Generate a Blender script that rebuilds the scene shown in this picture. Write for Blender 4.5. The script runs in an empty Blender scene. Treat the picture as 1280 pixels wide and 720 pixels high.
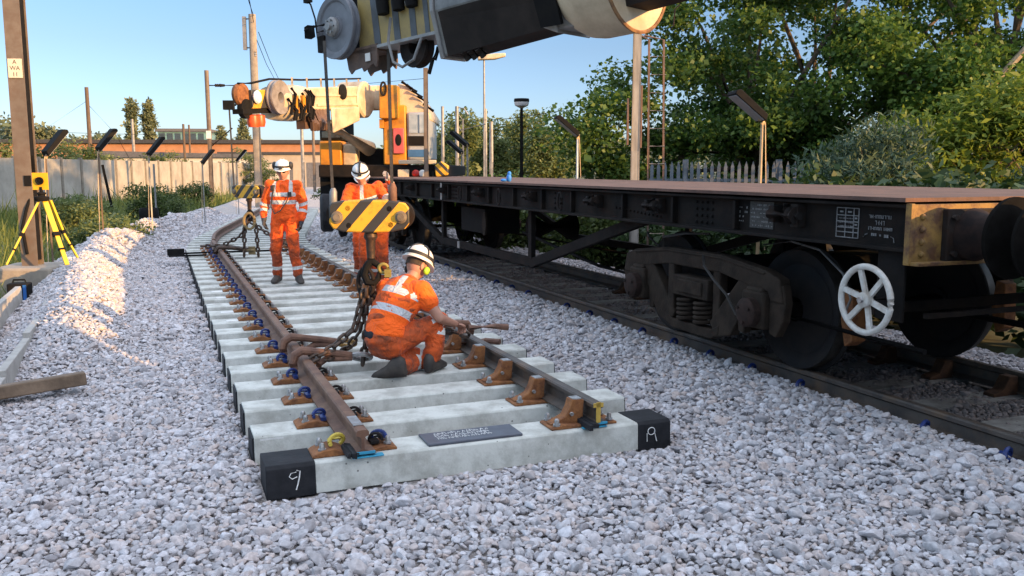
import bpy, bmesh, math, random
import numpy as np
from mathutils import Vector, Matrix, Quaternion
random.seed(7)
RNG = np.random.default_rng(11)
scene = bpy.context.scene
COL = scene.collection
R = math.radians

# ---------------------------------------------------------------- camera
cam_d = bpy.data.cameras.new('camera')
cam = bpy.data.objects.new('camera', cam_d)
COL.objects.link(cam)
cam.location = (0, 0, 1.8)
cam.rotation_euler = (R(90 - 7.71), 0, 0)
cam_d.sensor_width = 36
cam_d.lens = 36 * 1100 / 1280
cam_d.clip_start = 0.05
cam_d.clip_end = 3000
scene.camera = cam

# ---------------------------------------------------------------- sky, sun, exposure
SUN_AZ = 121.0      # clockwise from +Y
SUN_EL = 10.5
wd = bpy.data.worlds.new('World')
scene.world = wd
wd.use_nodes = True
wt = wd.node_tree
sky = wt.nodes.new('ShaderNodeTexSky')
sky.sky_type = 'NISHITA'
sky.sun_disc = False
sky.sun_elevation = R(SUN_EL)
sky.sun_rotation = R(SUN_AZ)
sky.air_density = 1.0
sky.dust_density = 0.4
sky.ozone_density = 1.6
# the clear evening sky: paler blue at the horizon than the raw model, overhead boosted out of frame to brighten the shade
_tc = wt.nodes.new('ShaderNodeTexCoord'); _sx = wt.nodes.new('ShaderNodeSeparateXYZ'); _rp = wt.nodes.new('ShaderNodeValToRGB')
_m1 = wt.nodes.new('ShaderNodeVectorMath'); _m1.operation = 'MULTIPLY'
_m2 = wt.nodes.new('ShaderNodeVectorMath'); _m2.operation = 'SCALE'; _m2.inputs['Scale'].default_value = 7.0
wt.links.new(_tc.outputs['Generated'], _sx.inputs[0]); wt.links.new(_sx.outputs['Z'], _rp.inputs['Fac'])
_e = _rp.color_ramp.elements
_stops = [(0.0, (0.33, 0.40, 0.72)), (0.044, (0.33, 0.40, 0.66)), (0.13, (0.33, 0.37, 0.51)), (0.216, (0.34, 0.41, 0.53)), (0.36, (1.0, 0.95, 0.95)), (0.55, (4.2, 2.9, 2.15)), (1.0, (6.4, 4.0, 2.8))]
_e[0].position = 0.0; _e[1].position = 1.0
for _p, _c in _stops[1:-1]: _e.new(_p)
for _i, (_p, _c) in enumerate(_stops):
    _e[_i].position = _p; _e[_i].color = (_c[0] / 7, _c[1] / 7, _c[2] / 7, 1)
wt.links.new(sky.outputs[0], _m1.inputs[0]); wt.links.new(_rp.outputs['Color'], _m1.inputs[1])
wt.links.new(_m1.outputs[0], _m2.inputs[0]); wt.links.new(_m2.outputs[0], wt.nodes['Background'].inputs[0])
wt.nodes['Background'].inputs[1].default_value = 0.15
sd = bpy.data.lights.new('sun', 'SUN')
sd.energy = 3.3
sd.angle = R(0.5)
sd.color = (1.0, 0.56, 0.21)
sun = bpy.data.objects.new('sun', sd)
COL.objects.link(sun)
a = R(SUN_AZ)
to_sun = Vector((math.sin(a) * math.cos(R(SUN_EL)), math.cos(a) * math.cos(R(SUN_EL)), math.sin(R(SUN_EL))))
sun.rotation_euler = to_sun.to_track_quat('Z', 'Y').to_euler()
sun.location = to_sun * 60
scene.view_settings.view_transform = 'Standard'
scene.view_settings.look = 'None'
scene.view_settings.gamma = 1
scene.view_settings.exposure = 1.55
scene.view_settings.use_curve_mapping = False
scene.render.engine = 'CYCLES'
scene.cycles.max_bounces = 6
scene.cycles.diffuse_bounces = 3
scene.cycles.transparent_max_bounces = 8
scene.cycles.use_denoising = True

# ---------------------------------------------------------------- track frame: x = v (across), y = u (along)
TH = R(21.8)
OX, OY = -1.35, 4.64
CT, ST = math.cos(TH), math.sin(TH)


def W(v, u, z=0.0):
    return Vector((OX + v * CT - u * ST, OY + v * ST + u * CT, z))


def to_vu(x, y):
    dx, dy = x - OX, y - OY
    return dx * CT + dy * ST, -dx * ST + dy * CT


# ---------------------------------------------------------------- helpers
def tag(o, label=None, cat=None, group=None, kind=None):
    if label: o['label'] = label
    if cat: o['category'] = cat
    if group: o['group'] = group
    if kind: o['kind'] = kind
    return o


def thing(name, label, cat, loc=(0, 0, 0), rz=0.0, group=None):
    o = bpy.data.objects.new(name, None)
    COL.objects.link(o)
    o.location = loc
    o.rotation_euler = (0, 0, rz)
    o.empty_display_size = 0.1
    return tag(o, label, cat, group)


def copy_tree(o, parent=None):
    c = o.copy()
    COL.objects.link(c)
    if parent is not None:
        c.parent = parent
    for ch in list(o.children):
        copy_tree(ch, c)
    return c


def basis(d):
    d = Vector(d).normalized()
    up = Vector((0, 0, 1)) if abs(d.z) < 0.95 else Vector((0, 1, 0))
    x = d.cross(up).normalized()
    y = x.cross(d).normalized()
    return x, y, d


class G:
    """collects shapes; build() links them as one mesh object"""
    def __init__(self):
        self.v, self.f = [], []

    def add(self, vs, fs, M=None):
        n = len(self.v)
        if M is not None:
            vs = [M @ Vector(p) for p in vs]
        self.v += [tuple(p) for p in vs]
        self.f += [tuple(i + n for i in f) for f in fs]
        return self

    def box(self, c, s, rot=None):
        x, y, z = s[0] / 2, s[1] / 2, s[2] / 2
        vs = [(-x, -y, -z), (x, -y, -z), (x, y, -z), (-x, y, -z), (-x, -y, z), (x, -y, z), (x, y, z), (-x, y, z)]
        fs = [(0, 3, 2, 1), (4, 5, 6, 7), (0, 1, 5, 4), (1, 2, 6, 5), (2, 3, 7, 6), (3, 0, 4, 7)]
        M = Matrix.Translation(c)
        if rot is not None:
            M = M @ (rot if isinstance(rot, Matrix) else Matrix.Rotation(rot[1], 4, rot[0]))
        return self.add(vs, fs, M)

    def b2(self, lo, hi):
        return self.box([(lo[i] + hi[i]) / 2 for i in range(3)], [abs(hi[i] - lo[i]) for i in range(3)])

    def bar(self, p0, p1, w, h, roll=0.0):
        p0, p1 = Vector(p0), Vector(p1)
        x, y, d = basis(p1 - p0)
        L = (p1 - p0).length
        M = Matrix((x, y, d)).transposed().to_4x4()
        M = Matrix.Translation((p0 + p1) / 2) @ M @ Matrix.Rotation(roll, 4, 'Z')
        return self.box((0, 0, 0), (w, h, L), None) if False else self._mbox(M, (w, h, L))

    def _mbox(self, M, s):
        x, y, z = s[0] / 2, s[1] / 2, s[2] / 2
        vs = [(-x, -y, -z), (x, -y, -z), (x, y, -z), (-x, y, -z), (-x, -y, z), (x, -y, z), (x, y, z), (-x, y, z)]
        fs = [(0, 3, 2, 1), (4, 5, 6, 7), (0, 1, 5, 4), (1, 2, 6, 5), (2, 3, 7, 6), (3, 0, 4, 7)]
        return self.add(vs, fs, M)

    def prism(self, poly, lo, hi, axis='y', M=None):
        """poly: 2D outline; axis: extrusion axis. x -> (a,b)=(y,z); y -> (x,z); z -> (x,y)"""
        def p3(a, b, t):
            return (t, a, b) if axis == 'x' else ((a, t, b) if axis == 'y' else (a, b, t))
        n = len(poly)
        vs = [p3(a, b, lo) for a, b in poly] + [p3(a, b, hi) for a, b in poly]
        fs = [tuple(range(n))[::-1], tuple(range(n, 2 * n))]
        fs += [(i, (i + 1) % n, n + (i + 1) % n, n + i) for i in range(n)]
        return self.add(vs, fs, M)

    def tube(self, pts, r, n=8, closed=False, cap=True):
        pts = [Vector(p) for p in pts]
        m = len(pts)
        rs = r if isinstance(r, (list, tuple)) else [r] * m
        vs, fs = [], []
        prev = None
        for i, p in enumerate(pts):
            if closed:
                d = pts[(i + 1) % m] - pts[i - 1]
            else:
                d = pts[min(i + 1, m - 1)] - pts[max(i - 1, 0)]
            if d.length < 1e-9: d = Vector((0, 0, 1))
            d.normalize()
            if prev is None:
                x, y, _ = basis(d)
            else:
                x = prev - d * prev.dot(d)
                x = x.normalized() if x.length > 1e-6 else basis(d)[0]
                y = d.cross(x)
            prev = x
            for k in range(n):
                t = 2 * math.pi * k / n
                vs.append(p + (x * math.cos(t) + y * math.sin(t)) * rs[i])
        for i in range(m if closed else m - 1):
            j = (i + 1) % m
            for k in range(n):
                l = (k + 1) % n
                fs.append((i * n + k, i * n + l, j * n + l, j * n + k))
        if cap and not closed:
            fs.append(tuple(range(n))[::-1])
            fs.append(tuple(range((m - 1) * n, m * n)))
        return self.add(vs, fs)

    def cyl(self, p0, p1, r0, r1=None, n=16):
        return self.tube([p0, p1], [r0, r0 if r1 is None else r1], n)

    def lathe(self, prof, o, d, n=24, closed=False):
        """prof: (r, h) along axis d from o"""
        x, y, d = basis(d)
        o = Vector(o)
        vs, fs = [], []
        m = len(prof)
        for r, h in prof:
            r = max(r, 1e-4)
            for k in range(n):
                t = 2 * math.pi * k / n
                vs.append(o + d * h + (x * math.cos(t) + y * math.sin(t)) * r)
        for i in range(m if closed else m - 1):
            j = (i + 1) % m
            for k in range(n):
                l = (k + 1) % n
                fs.append((i * n + k, i * n + l, j * n + l, j * n + k))
        if not closed:
            fs.append(tuple(range(n))[::-1])
            fs.append(tuple(range((m - 1) * n, m * n)))
        return self.add(vs, fs)

    def ball(self, c, r, nu=12, nv=8, M=None):
        rx, ry, rz = r if isinstance(r, (tuple, list)) else (r, r, r)
        vs, fs = [], []
        c = Vector(c)
        for i in range(nv + 1):
            ph = math.pi * i / nv
            for k in range(nu):
                t = 2 * math.pi * k / nu
                p = Vector((rx * math.sin(ph) * math.cos(t), ry * math.sin(ph) * math.sin(t), rz * math.cos(ph)))
                if M is not None: p = M @ p
                vs.append(c + p)
        for i in range(nv):
            for k in range(nu):
                l = (k + 1) % nu
                fs.append((i * nu + k, (i + 1) * nu + k, (i + 1) * nu + l, i * nu + l))
        return self.add(vs, fs)

    def torus(self, c, d, R_, r, n=24, m=8, a0=0.0, a1=2 * math.pi, sx=1.0, sy=1.0):
        x, y, d = basis(d)
        c = Vector(c)
        full = abs(a1 - a0 - 2 * math.pi) < 1e-6
        N = n if full else n + 1
        pts = [c + x * (R_ * sx * math.cos(a0 + (a1 - a0) * i / n)) + y * (R_ * sy * math.sin(a0 + (a1 - a0) * i / n)) for i in range(N)]
        return self.tube(pts, r, m, closed=full)

    def loft(self, rings):
        """rings: list of lists of points, same count"""
        n = len(rings[0]); m = len(rings)
        vs = [p for r in rings for p in r]
        fs = []
        for i in range(m - 1):
            for k in range(n):
                l = (k + 1) % n
                fs.append((i * n + k, i * n + l, (i + 1) * n + l, (i + 1) * n + k))
        fs.append(tuple(range(n))[::-1]); fs.append(tuple(range((m - 1) * n, m * n)))
        return self.add(vs, fs)

    def mesh(self, name, fix=True):
        me = bpy.data.meshes.new(name)
        me.from_pydata(self.v, [], self.f)
        if fix:
            bm = bmesh.new(); bm.from_mesh(me)
            bmesh.ops.remove_doubles(bm, verts=bm.verts, dist=1e-6)
            bmesh.ops.recalc_face_normals(bm, faces=bm.faces)
            bm.to_mesh(me); bm.free()
        me.update()
        return me

    def build_each(self, name, mat, parent=None, **kw):
        """one object for every separate piece"""
        par = list(range(len(self.v)))

        def find(i):
            while par[i] != i:
                par[i] = par[par[i]]; i = par[i]
            return i
        for f in self.f:
            a_ = find(f[0])
            for i in f[1:]:
                b_ = find(i)
                if a_ != b_: par[b_] = a_
        groups = {}
        for f in self.f: groups.setdefault(find(f[0]), []).append(f)
        out = []
        for fs in groups.values():
            ids = sorted({i for f in fs for i in f}); m_ = {i: k for k, i in enumerate(ids)}
            g = G(); g.v = [self.v[i] for i in ids]; g.f = [tuple(m_[i] for i in f) for f in fs]
            out.append(g.build(name, mat, parent, **kw))
        return out

    def build(self, name, mat, parent=None, smooth=True, bevel=0.0, loc=None, angle=35, fix=True):
        me = self.mesh(name, fix)
        return link(name, me, mat, parent, smooth, bevel, loc, angle)


def link(name, me, mat, parent=None, smooth=True, bevel=0.0, loc=None, angle=35):
    o = bpy.data.objects.new(name, me)
    COL.objects.link(o)
    if mat is not None and len(me.materials) == 0: me.materials.append(mat)
    if parent is not None: o.parent = parent
    if loc is not None: o.location = loc
    if smooth:
        me.shade_smooth()
        me.set_sharp_from_angle(angle=R(angle))
    if bevel > 0:
        b = o.modifiers.new('bevel', 'BEVEL')
        b.width = bevel; b.segments = 2; b.limit_method = 'ANGLE'; b.angle_limit = R(40)
    return o


def dup(o, loc, parent):
    c = o.copy(); COL.objects.link(c); c.parent = parent; c.location = loc
    for ch in list(o.children):
        d = ch.copy(); COL.objects.link(d); d.parent = c
    return c


# ---------------------------------------------------------------- materials
MATS = {}


def pm(name, col, col2=None, rough=0.6, metal=0.0, scale=6.0, mid=0.5, width=0.25, bump=0.0, bscale=40.0,
       rough2=None, detail=6.0, dirt=None, dscale=2.0, damt=0.5, stretch=None, spec=0.5, coat=0.0, emit=None, specks=None):
    if name in MATS: return MATS[name]
    m = bpy.data.materials.new(name); m.use_nodes = True
    nt = m.node_tree; N = nt.nodes; L = nt.links
    b = N['Principled BSDF']
    b.inputs['Roughness'].default_value = rough
    b.inputs['Metallic'].default_value = metal
    b.inputs['Specular IOR Level'].default_value = spec
    b.inputs['Coat Weight'].default_value = coat
    geo = N.new('ShaderNodeNewGeometry')
    vec = geo.outputs['Position']
    if stretch is not None:
        mp = N.new('ShaderNodeMapping'); mp.inputs['Scale'].default_value = stretch
        L.new(vec, mp.inputs['Vector']); vec = mp.outputs[0]
    if col2 is None: col2 = tuple(c * 0.72 for c in col)
    nz = N.new('ShaderNodeTexNoise'); nz.inputs['Scale'].default_value = scale; nz.inputs['Detail'].default_value = detail
    nz.inputs['Roughness'].default_value = 0.62
    L.new(vec, nz.inputs['Vector'])
    rp = N.new('ShaderNodeValToRGB')
    rp.color_ramp.elements[0].position = max(0.0, mid - width / 2); rp.color_ramp.elements[0].color = (*col, 1)
    rp.color_ramp.elements[1].position = min(1.0, mid + width / 2); rp.color_ramp.elements[1].color = (*col2, 1)
    L.new(nz.outputs['Fac'], rp.inputs['Fac'])
    c = rp.outputs['Color']
    if dirt is not None:
        n2 = N.new('ShaderNodeTexNoise'); n2.inputs['Scale'].default_value = dscale; n2.inputs['Detail'].default_value = 8
        n2.inputs['Roughness'].default_value = 0.7
        L.new(geo.outputs['Position'], n2.inputs['Vector'])
        r2 = N.new('ShaderNodeValToRGB')
        r2.color_ramp.elements[0].position = 0.45; r2.color_ramp.elements[0].color = (0, 0, 0, 1)
        r2.color_ramp.elements[1].position = 0.68; r2.color_ramp.elements[1].color = (damt, damt, damt, 1)
        L.new(n2.outputs['Fac'], r2.inputs['Fac'])
        mx = N.new('ShaderNodeMix'); mx.data_type = 'RGBA'
        L.new(r2.outputs['Color'], mx.inputs['Factor'])
        L.new(c, mx.inputs['A']); mx.inputs['B'].default_value = (*dirt, 1)
        c = mx.outputs['Result']
    if specks is not None:          # pores and chips: (scale, radius, colour)
        vo = N.new('ShaderNodeTexVoronoi'); vo.inputs['Scale'].default_value = specks[0]
        L.new(geo.outputs['Position'], vo.inputs['Vector'])
        sc_ = N.new('ShaderNodeSeparateColor'); L.new(vo.outputs['Color'], sc_.inputs[0])
        mm = N.new('ShaderNodeMath'); mm.operation = 'MULTIPLY'; mm.inputs[1].default_value = specks[1]; L.new(sc_.outputs[0], mm.inputs[0])
        lt = N.new('ShaderNodeMath'); lt.operation = 'LESS_THAN'; L.new(vo.outputs['Distance'], lt.inputs[0]); L.new(mm.outputs[0], lt.inputs[1])
        m9 = N.new('ShaderNodeMix'); m9.data_type = 'RGBA'; L.new(lt.outputs[0], m9.inputs['Factor']); L.new(c, m9.inputs['A']); m9.inputs['B'].default_value = (*specks[2], 1)
        c = m9.outputs['Result']
    L.new(c, b.inputs['Base Color'])
    if rough2 is not None:
        mr = N.new('ShaderNodeMapRange')
        mr.inputs['From Min'].default_value = 0.3; mr.inputs['From Max'].default_value = 0.7
        mr.inputs['To Min'].default_value = rough; mr.inputs['To Max'].default_value = rough2
        L.new(nz.outputs['Fac'], mr.inputs['Value']); L.new(mr.outputs[0], b.inputs['Roughness'])
    if bump > 0:
        n3 = N.new('ShaderNodeTexNoise'); n3.inputs['Scale'].default_value = bscale; n3.inputs['Detail'].default_value = 4
        L.new(vec, n3.inputs['Vector'])
        bp = N.new('ShaderNodeBump'); bp.inputs['Strength'].default_value = bump; bp.inputs['Distance'].default_value = 0.02
        L.new(n3.outputs['Fac'], bp.inputs['Height']); L.new(bp.outputs[0], b.inputs['Normal'])
    if emit is not None:
        b.inputs['Emission Color'].default_value = (*emit[:3], 1); b.inputs['Emission Strength'].default_value = emit[3]
    MATS[name] = m
    return m


def leafmat(name, c1, c2, trans=0.35, rough=0.5):
    if name in MATS: return MATS[name]
    m = bpy.data.materials.new(name); m.use_nodes = True
    nt = m.node_tree; N = nt.nodes; L = nt.links
    N.remove(N['Principled BSDF'])
    out = N['Material Output']
    geo = N.new('ShaderNodeNewGeometry')
    nz = N.new('ShaderNodeTexNoise'); nz.inputs['Scale'].default_value = 0.9; nz.inputs['Detail'].default_value = 3
    L.new(geo.outputs['Position'], nz.inputs['Vector'])
    ad = N.new('ShaderNodeMath'); ad.operation = 'ADD'
    L.new(geo.outputs['Random Per Island'], ad.inputs[0]); L.new(nz.outputs['Fac'], ad.inputs[1])
    mr = N.new('ShaderNodeMapRange'); mr.inputs['From Min'].default_value = 0.45; mr.inputs['From Max'].default_value = 1.5
    L.new(ad.outputs[0], mr.inputs['Value'])
    mx = N.new('ShaderNodeMix'); mx.data_type = 'RGBA'
    L.new(mr.outputs[0], mx.inputs['Factor'])
    mx.inputs['A'].default_value = (*c1, 1); mx.inputs['B'].default_value = (*c2, 1)
    p = N.new('ShaderNodeBsdfPrincipled'); p.inputs['Roughness'].default_value = rough
    p.inputs['Specular IOR Level'].default_value = 0.35
    t = N.new('ShaderNodeBsdfTranslucent')
    L.new(mx.outputs['Result'], p.inputs['Base Color']); L.new(mx.outputs['Result'], t.inputs['Color'])
    ms = N.new('ShaderNodeMixShader'); ms.inputs[0].default_value = trans
    L.new(p.outputs[0], ms.inputs[1]); L.new(t.outputs[0], ms.inputs[2]); L.new(ms.outputs[0], out.inputs['Surface'])
    MATS[name] = m
    return m


def stripemat(name, c1, c2, width, axis=(1, 1, 0), off=0.0, rough=0.5, dirt=(0.03, 0.028, 0.025), damt=0.5):
    """diagonal hazard stripes in object space"""
    if name in MATS: return MATS[name]
    m = bpy.data.materials.new(name); m.use_nodes = True
    nt = m.node_tree; N = nt.nodes; L = nt.links
    b = N['Principled BSDF']; b.inputs['Roughness'].default_value = rough
    tc = N.new('ShaderNodeTexCoord')
    dp = N.new('ShaderNodeVectorMath'); dp.operation = 'DOT_PRODUCT'; dp.inputs[1].default_value = axis
    L.new(tc.outputs['Object'], dp.inputs[0])
    ad = N.new('ShaderNodeMath'); ad.operation = 'ADD'; ad.inputs[1].default_value = off + 100 * width
    L.new(dp.outputs['Value'], ad.inputs[0])
    md = N.new('ShaderNodeMath'); md.operation = 'MODULO'; md.inputs[1].default_value = width
    L.new(ad.outputs[0], md.inputs[0])
    gt = N.new('ShaderNodeMath'); gt.operation = 'GREATER_THAN'; gt.inputs[1].default_value = width * 0.55
    L.new(md.outputs[0], gt.inputs[0])
    mx = N.new('ShaderNodeMix'); mx.data_type = 'RGBA'
    L.new(gt.outputs[0], mx.inputs['Factor']); mx.inputs['A'].default_value = (*c1, 1); mx.inputs['B'].default_value = (*c2, 1)
    nz = N.new('ShaderNodeTexNoise'); nz.inputs['Scale'].default_value = 14; nz.inputs['Detail'].default_value = 8; nz.inputs['Roughness'].default_value = 0.7
    L.new(tc.outputs['Object'], nz.inputs['Vector'])
    rp = N.new('ShaderNodeValToRGB'); rp.color_ramp.elements[0].position = 0.5; rp.color_ramp.elements[0].color = (0, 0, 0, 1)
    rp.color_ramp.elements[1].position = 0.68; rp.color_ramp.elements[1].color = (damt, damt, damt, 1)
    L.new(nz.outputs['Fac'], rp.inputs['Fac'])
    m2 = N.new('ShaderNodeMix'); m2.data_type = 'RGBA'
    L.new(rp.outputs['Color'], m2.inputs['Factor']); L.new(mx.outputs['Result'], m2.inputs['A']); m2.inputs['B'].default_value = (*dirt, 1)
    L.new(m2.outputs['Result'], b.inputs['Base Color'])
    MATS[name] = m
    return m


def text_mesh(s, size, align='CENTER'):
    cu = bpy.data.curves.new('lettering', 'FONT'); cu.body = s; cu.size = size; cu.align_x = align; cu.extrude = 0.0008
    o = bpy.data.objects.new('lettering', cu); COL.objects.link(o)
    bpy.context.view_layer.update()
    me = bpy.data.meshes.new_from_object(o.evaluated_get(bpy.context.evaluated_depsgraph_get()))
    bpy.data.objects.remove(o); bpy.data.curves.remove(cu)
    return me


def text_into(g, s, size, M, align='CENTER'):
    me = text_mesh(s, size, align)
    g.add([v.co for v in me.vertices], [tuple(p.vertices) for p in me.polygons], M)
    bpy.data.meshes.remove(me)
# ================================================================ materials used across the scene
M_CONC = pm('sleeper_concrete', (0.56, 0.57, 0.53), (0.45, 0.46, 0.43), rough=0.85, scale=5, bump=0.15, bscale=60, dirt=(0.25, 0.24, 0.20), dscale=5, damt=0.55, specks=(16, 0.11, (0.14, 0.14, 0.13)))
M_RUST = pm('rust_casting', (0.24, 0.095, 0.028), (0.11, 0.038, 0.013), rough=0.8, scale=14, bump=0.25, bscale=60, dirt=(0.32, 0.13, 0.045), dscale=20, damt=0.5)
M_RAILRUST = pm('rail_rust', (0.15, 0.075, 0.045), (0.085, 0.04, 0.026), rough=0.7, scale=9, bump=0.15, bscale=50, dirt=(0.23, 0.14, 0.085), dscale=5, damt=0.6)
M_RAILWORN = pm('rail_worn', (0.075, 0.06, 0.05), (0.035, 0.03, 0.028), rough=0.55, scale=5, bump=0.1, bscale=50, dirt=(0.15, 0.085, 0.04), dscale=4, damt=0.55)
M_BLACKRUB = pm('black_rubber', (0.010, 0.011, 0.014), (0.018, 0.019, 0.023), spec=0.25, rough=0.7, scale=12, bump=0.1)
M_BLUE = pm('blue_clip', (0.011, 0.036, 0.19), (0.009, 0.022, 0.10), rough=0.45, scale=30)
M_YELCLIP = pm('yellow_clip', (0.55, 0.42, 0.06), rough=0.5)
M_STEEL = pm('bright_steel', (0.42, 0.42, 0.43), (0.22, 0.21, 0.20), rough=0.4, metal=0.6, scale=40)
M_DKSTEEL = pm('dark_steel', (0.028, 0.026, 0.026), (0.014, 0.013, 0.013), spec=0.12, rough=0.8, metal=0.2, scale=18, dirt=(0.06, 0.032, 0.02), dscale=9, damt=0.45)
M_WHITEPAINT = pm('white_paint', (0.72, 0.72, 0.70), (0.60, 0.60, 0.58), rough=0.6, scale=10)
M_CHALK = pm('chalk_mark', (0.75, 0.75, 0.74), rough=0.9, scale=50)
M_CYAN = pm('cyan_spray', (0.02, 0.22, 0.38), (0.03, 0.30, 0.45), rough=0.6)
M_BLACK = pm('black_paint', (0.008, 0.008, 0.009), (0.012, 0.0115, 0.011), spec=0.12, rough=0.8, scale=8)
M_WAGON = pm('wagon_black', (0.012, 0.011, 0.011), (0.007, 0.0065, 0.0065), spec=0.12, rough=0.8, scale=4, bump=0.12, bscale=25, dirt=(0.03, 0.02, 0.015), dscale=3.5, damt=0.55)
M_BOGIE = pm('bogie_brown', (0.034, 0.026, 0.020), (0.018, 0.014, 0.0115), spec=0.12, rough=0.8, scale=7, bump=0.2, bscale=40, dirt=(0.042, 0.028, 0.02), dscale=5, damt=0.5)
M_WHEEL = pm('wheel_dark', (0.018, 0.0175, 0.019), (0.026, 0.023, 0.022), spec=0.12, rough=0.8, scale=5)
M_TYRE = pm('wheel_rim', (0.06, 0.055, 0.05), (0.03, 0.028, 0.025), rough=0.5, metal=0.5, scale=10)
M_HEADSTOCK = pm('rusty_yellow', (0.24, 0.14, 0.035), (0.10, 0.045, 0.02), rough=0.75, scale=9, mid=0.52, width=0.16, bump=0.2, bscale=40, dirt=(0.05, 0.03, 0.02), dscale=7, damt=0.7)
M_DECK = pm('rusty_deck', (0.13, 0.068, 0.05), (0.07, 0.04, 0.032), rough=0.85, scale=4, bump=0.25, bscale=30, dirt=(0.18, 0.11, 0.085), dscale=3, damt=0.5)
M_ROPE = pm('wire_rope', (0.035, 0.033, 0.032), (0.07, 0.06, 0.05), rough=0.5, scale=60)
M_CHAIN = pm('lifting_chain', (0.06, 0.042, 0.032), (0.03, 0.022, 0.018), rough=0.5, metal=0.4, scale=30, dirt=(0.16, 0.08, 0.04), dscale=20, damt=0.5)
M_SLING = pm('rust_tong', (0.19, 0.095, 0.06), (0.11, 0.055, 0.038), rough=0.7, scale=14, bump=0.15)
M_YELLOW = pm('crane_yellow', (0.58, 0.25, 0.012), (0.46, 0.18, 0.01), rough=0.5, scale=3, dirt=(0.10, 0.06, 0.03), dscale=4, damt=0.5)
M_CREAM = pm('boom_cream', (0.58, 0.48, 0.34), (0.46, 0.37, 0.25), rough=0.5, scale=3, dirt=(0.16, 0.11, 0.07), dscale=2.5, damt=0.5)
M_GREYBOOM = pm('boom_grey', (0.22, 0.22, 0.215), (0.12, 0.12, 0.12), rough=0.4, scale=2.2, mid=0.5, width=0.3, dirt=(0.03, 0.027, 0.025), dscale=2.2, damt=0.7)
M_BOOMDARK = pm('boom_grease', (0.018, 0.0155, 0.0145), (0.035, 0.028, 0.025), spec=0.12, rough=0.8, scale=3, dirt=(0.02, 0.018, 0.017), dscale=5, damt=0.7)
M_CONCPOST = pm('post_concrete', (0.30, 0.26, 0.21), (0.22, 0.19, 0.16), rough=0.9, scale=4, bump=0.2, bscale=30)
M_POLESTEEL = pm('pole_steel', (0.17, 0.135, 0.105), (0.12, 0.095, 0.075), rough=0.65, scale=3, dirt=(0.13, 0.075, 0.045), dscale=6, damt=0.5)
M_GALV = pm('galvanised', (0.30, 0.30, 0.30), (0.20, 0.20, 0.20), rough=0.5, metal=0.3, scale=4)
M_WOOD = pm('weathered_wood', (0.14, 0.10, 0.07), (0.08, 0.055, 0.04), rough=0.9, scale=5, stretch=(6, 6, 0.6), bump=0.3, bscale=20)
M_TIMBER = pm('old_timber', (0.20, 0.14, 0.095), (0.11, 0.075, 0.05), rough=0.9, scale=7, bump=0.3, bscale=25)

# ================================================================ terrain


def sst(a_, b_, x):
    t = np.clip((x - a_) / (b_ - a_), 0, 1)
    return t * t * (3 - 2 * t)


def curve(u):
    u = np.asarray(u, dtype=float)
    t = np.clip(u - 13.5, 0, 5.0)
    return 0.5 * (0.19 / 5.0) * t * t + np.clip(u - 18.5, 0, None) * 0.19


def vnoise(x, y, s, seed=0):
    """cheap smooth value noise"""
    x = np.asarray(x) * s + seed * 17.3; y = np.asarray(y) * s + seed * 9.1
    xi = np.floor(x).astype(np.int64); yi = np.floor(y).astype(np.int64)
    fx = x - xi; fy = y - yi
    fx = fx * fx * (3 - 2 * fx); fy = fy * fy * (3 - 2 * fy)

    def h(i, j):
        n = (i * 374761393 + j * 668265263 + seed * 1442695) & 0xffffffff
        n = ((n ^ (n >> 13)) * 1274126177) & 0xffffffff
        return ((n ^ (n >> 16)) & 0xffff) / 65535.0
    return (h(xi, yi) * (1 - fx) + h(xi + 1, yi) * fx) * (1 - fy) + (h(xi, yi + 1) * (1 - fx) + h(xi + 1, yi + 1) * fx) * fy - 0.5


def terr(v, u):
    v = np.asarray(v, dtype=float); u = np.asarray(u, dtype=float)
    w = v - curve(u)
    z = np.zeros_like(w)
    z += 0.105 * sst(2.7, 3.75, w) - 0.075 * sst(4.12, 4.3, w)
    z += 0.06 * sst(6.0, 6.4, w) * (1 - sst(6.6, 7.0, w)) - 0.40 * sst(6.7, 8.2, w)
    wc = -1.30 - 0.28 * sst(4, 11, u)
    h = 0.02 + 0.42 * sst(2.6, 6.5, u) * (1 - 0.45 * sst(18, 30, u))
    h = h * (1 + 0.40 * vnoise(u, v * 0.3, 0.45, 3) + 0.12 * vnoise(u, v, 1.4, 4))
    z += h * np.exp(-((w - wc) / 0.52) ** 2)
    edge = wc - 1.0 - 0.35 * vnoise(u, v, 0.8, 8)
    z -= 0.45 * (1 - sst(edge - 0.5, edge + 0.45, w))
    z += 0.03 * vnoise(u, v, 1.7, 5) * (1 - sst(3.3, 3.8, w)) + 0.02 * vnoise(u, v, 4.0, 6)
    return z


# the ground itself: one sheet to the horizon
M_GROUND = pm('grassy_ground', (0.085, 0.095, 0.035), (0.06, 0.05, 0.03), rough=0.95, scale=0.7, bump=0.5, bscale=8, dirt=(0.12, 0.13, 0.05), dscale=3, damt=0.6)
g = G()
g.add([(-900, -400, -0.16), (900, -400, -0.16), (900, 1600, -0.16), (-900, 1600, -0.16)], [(0, 1, 2, 3)])
tag(g.build('ground', M_GROUND, smooth=False), kind='structure')

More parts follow.
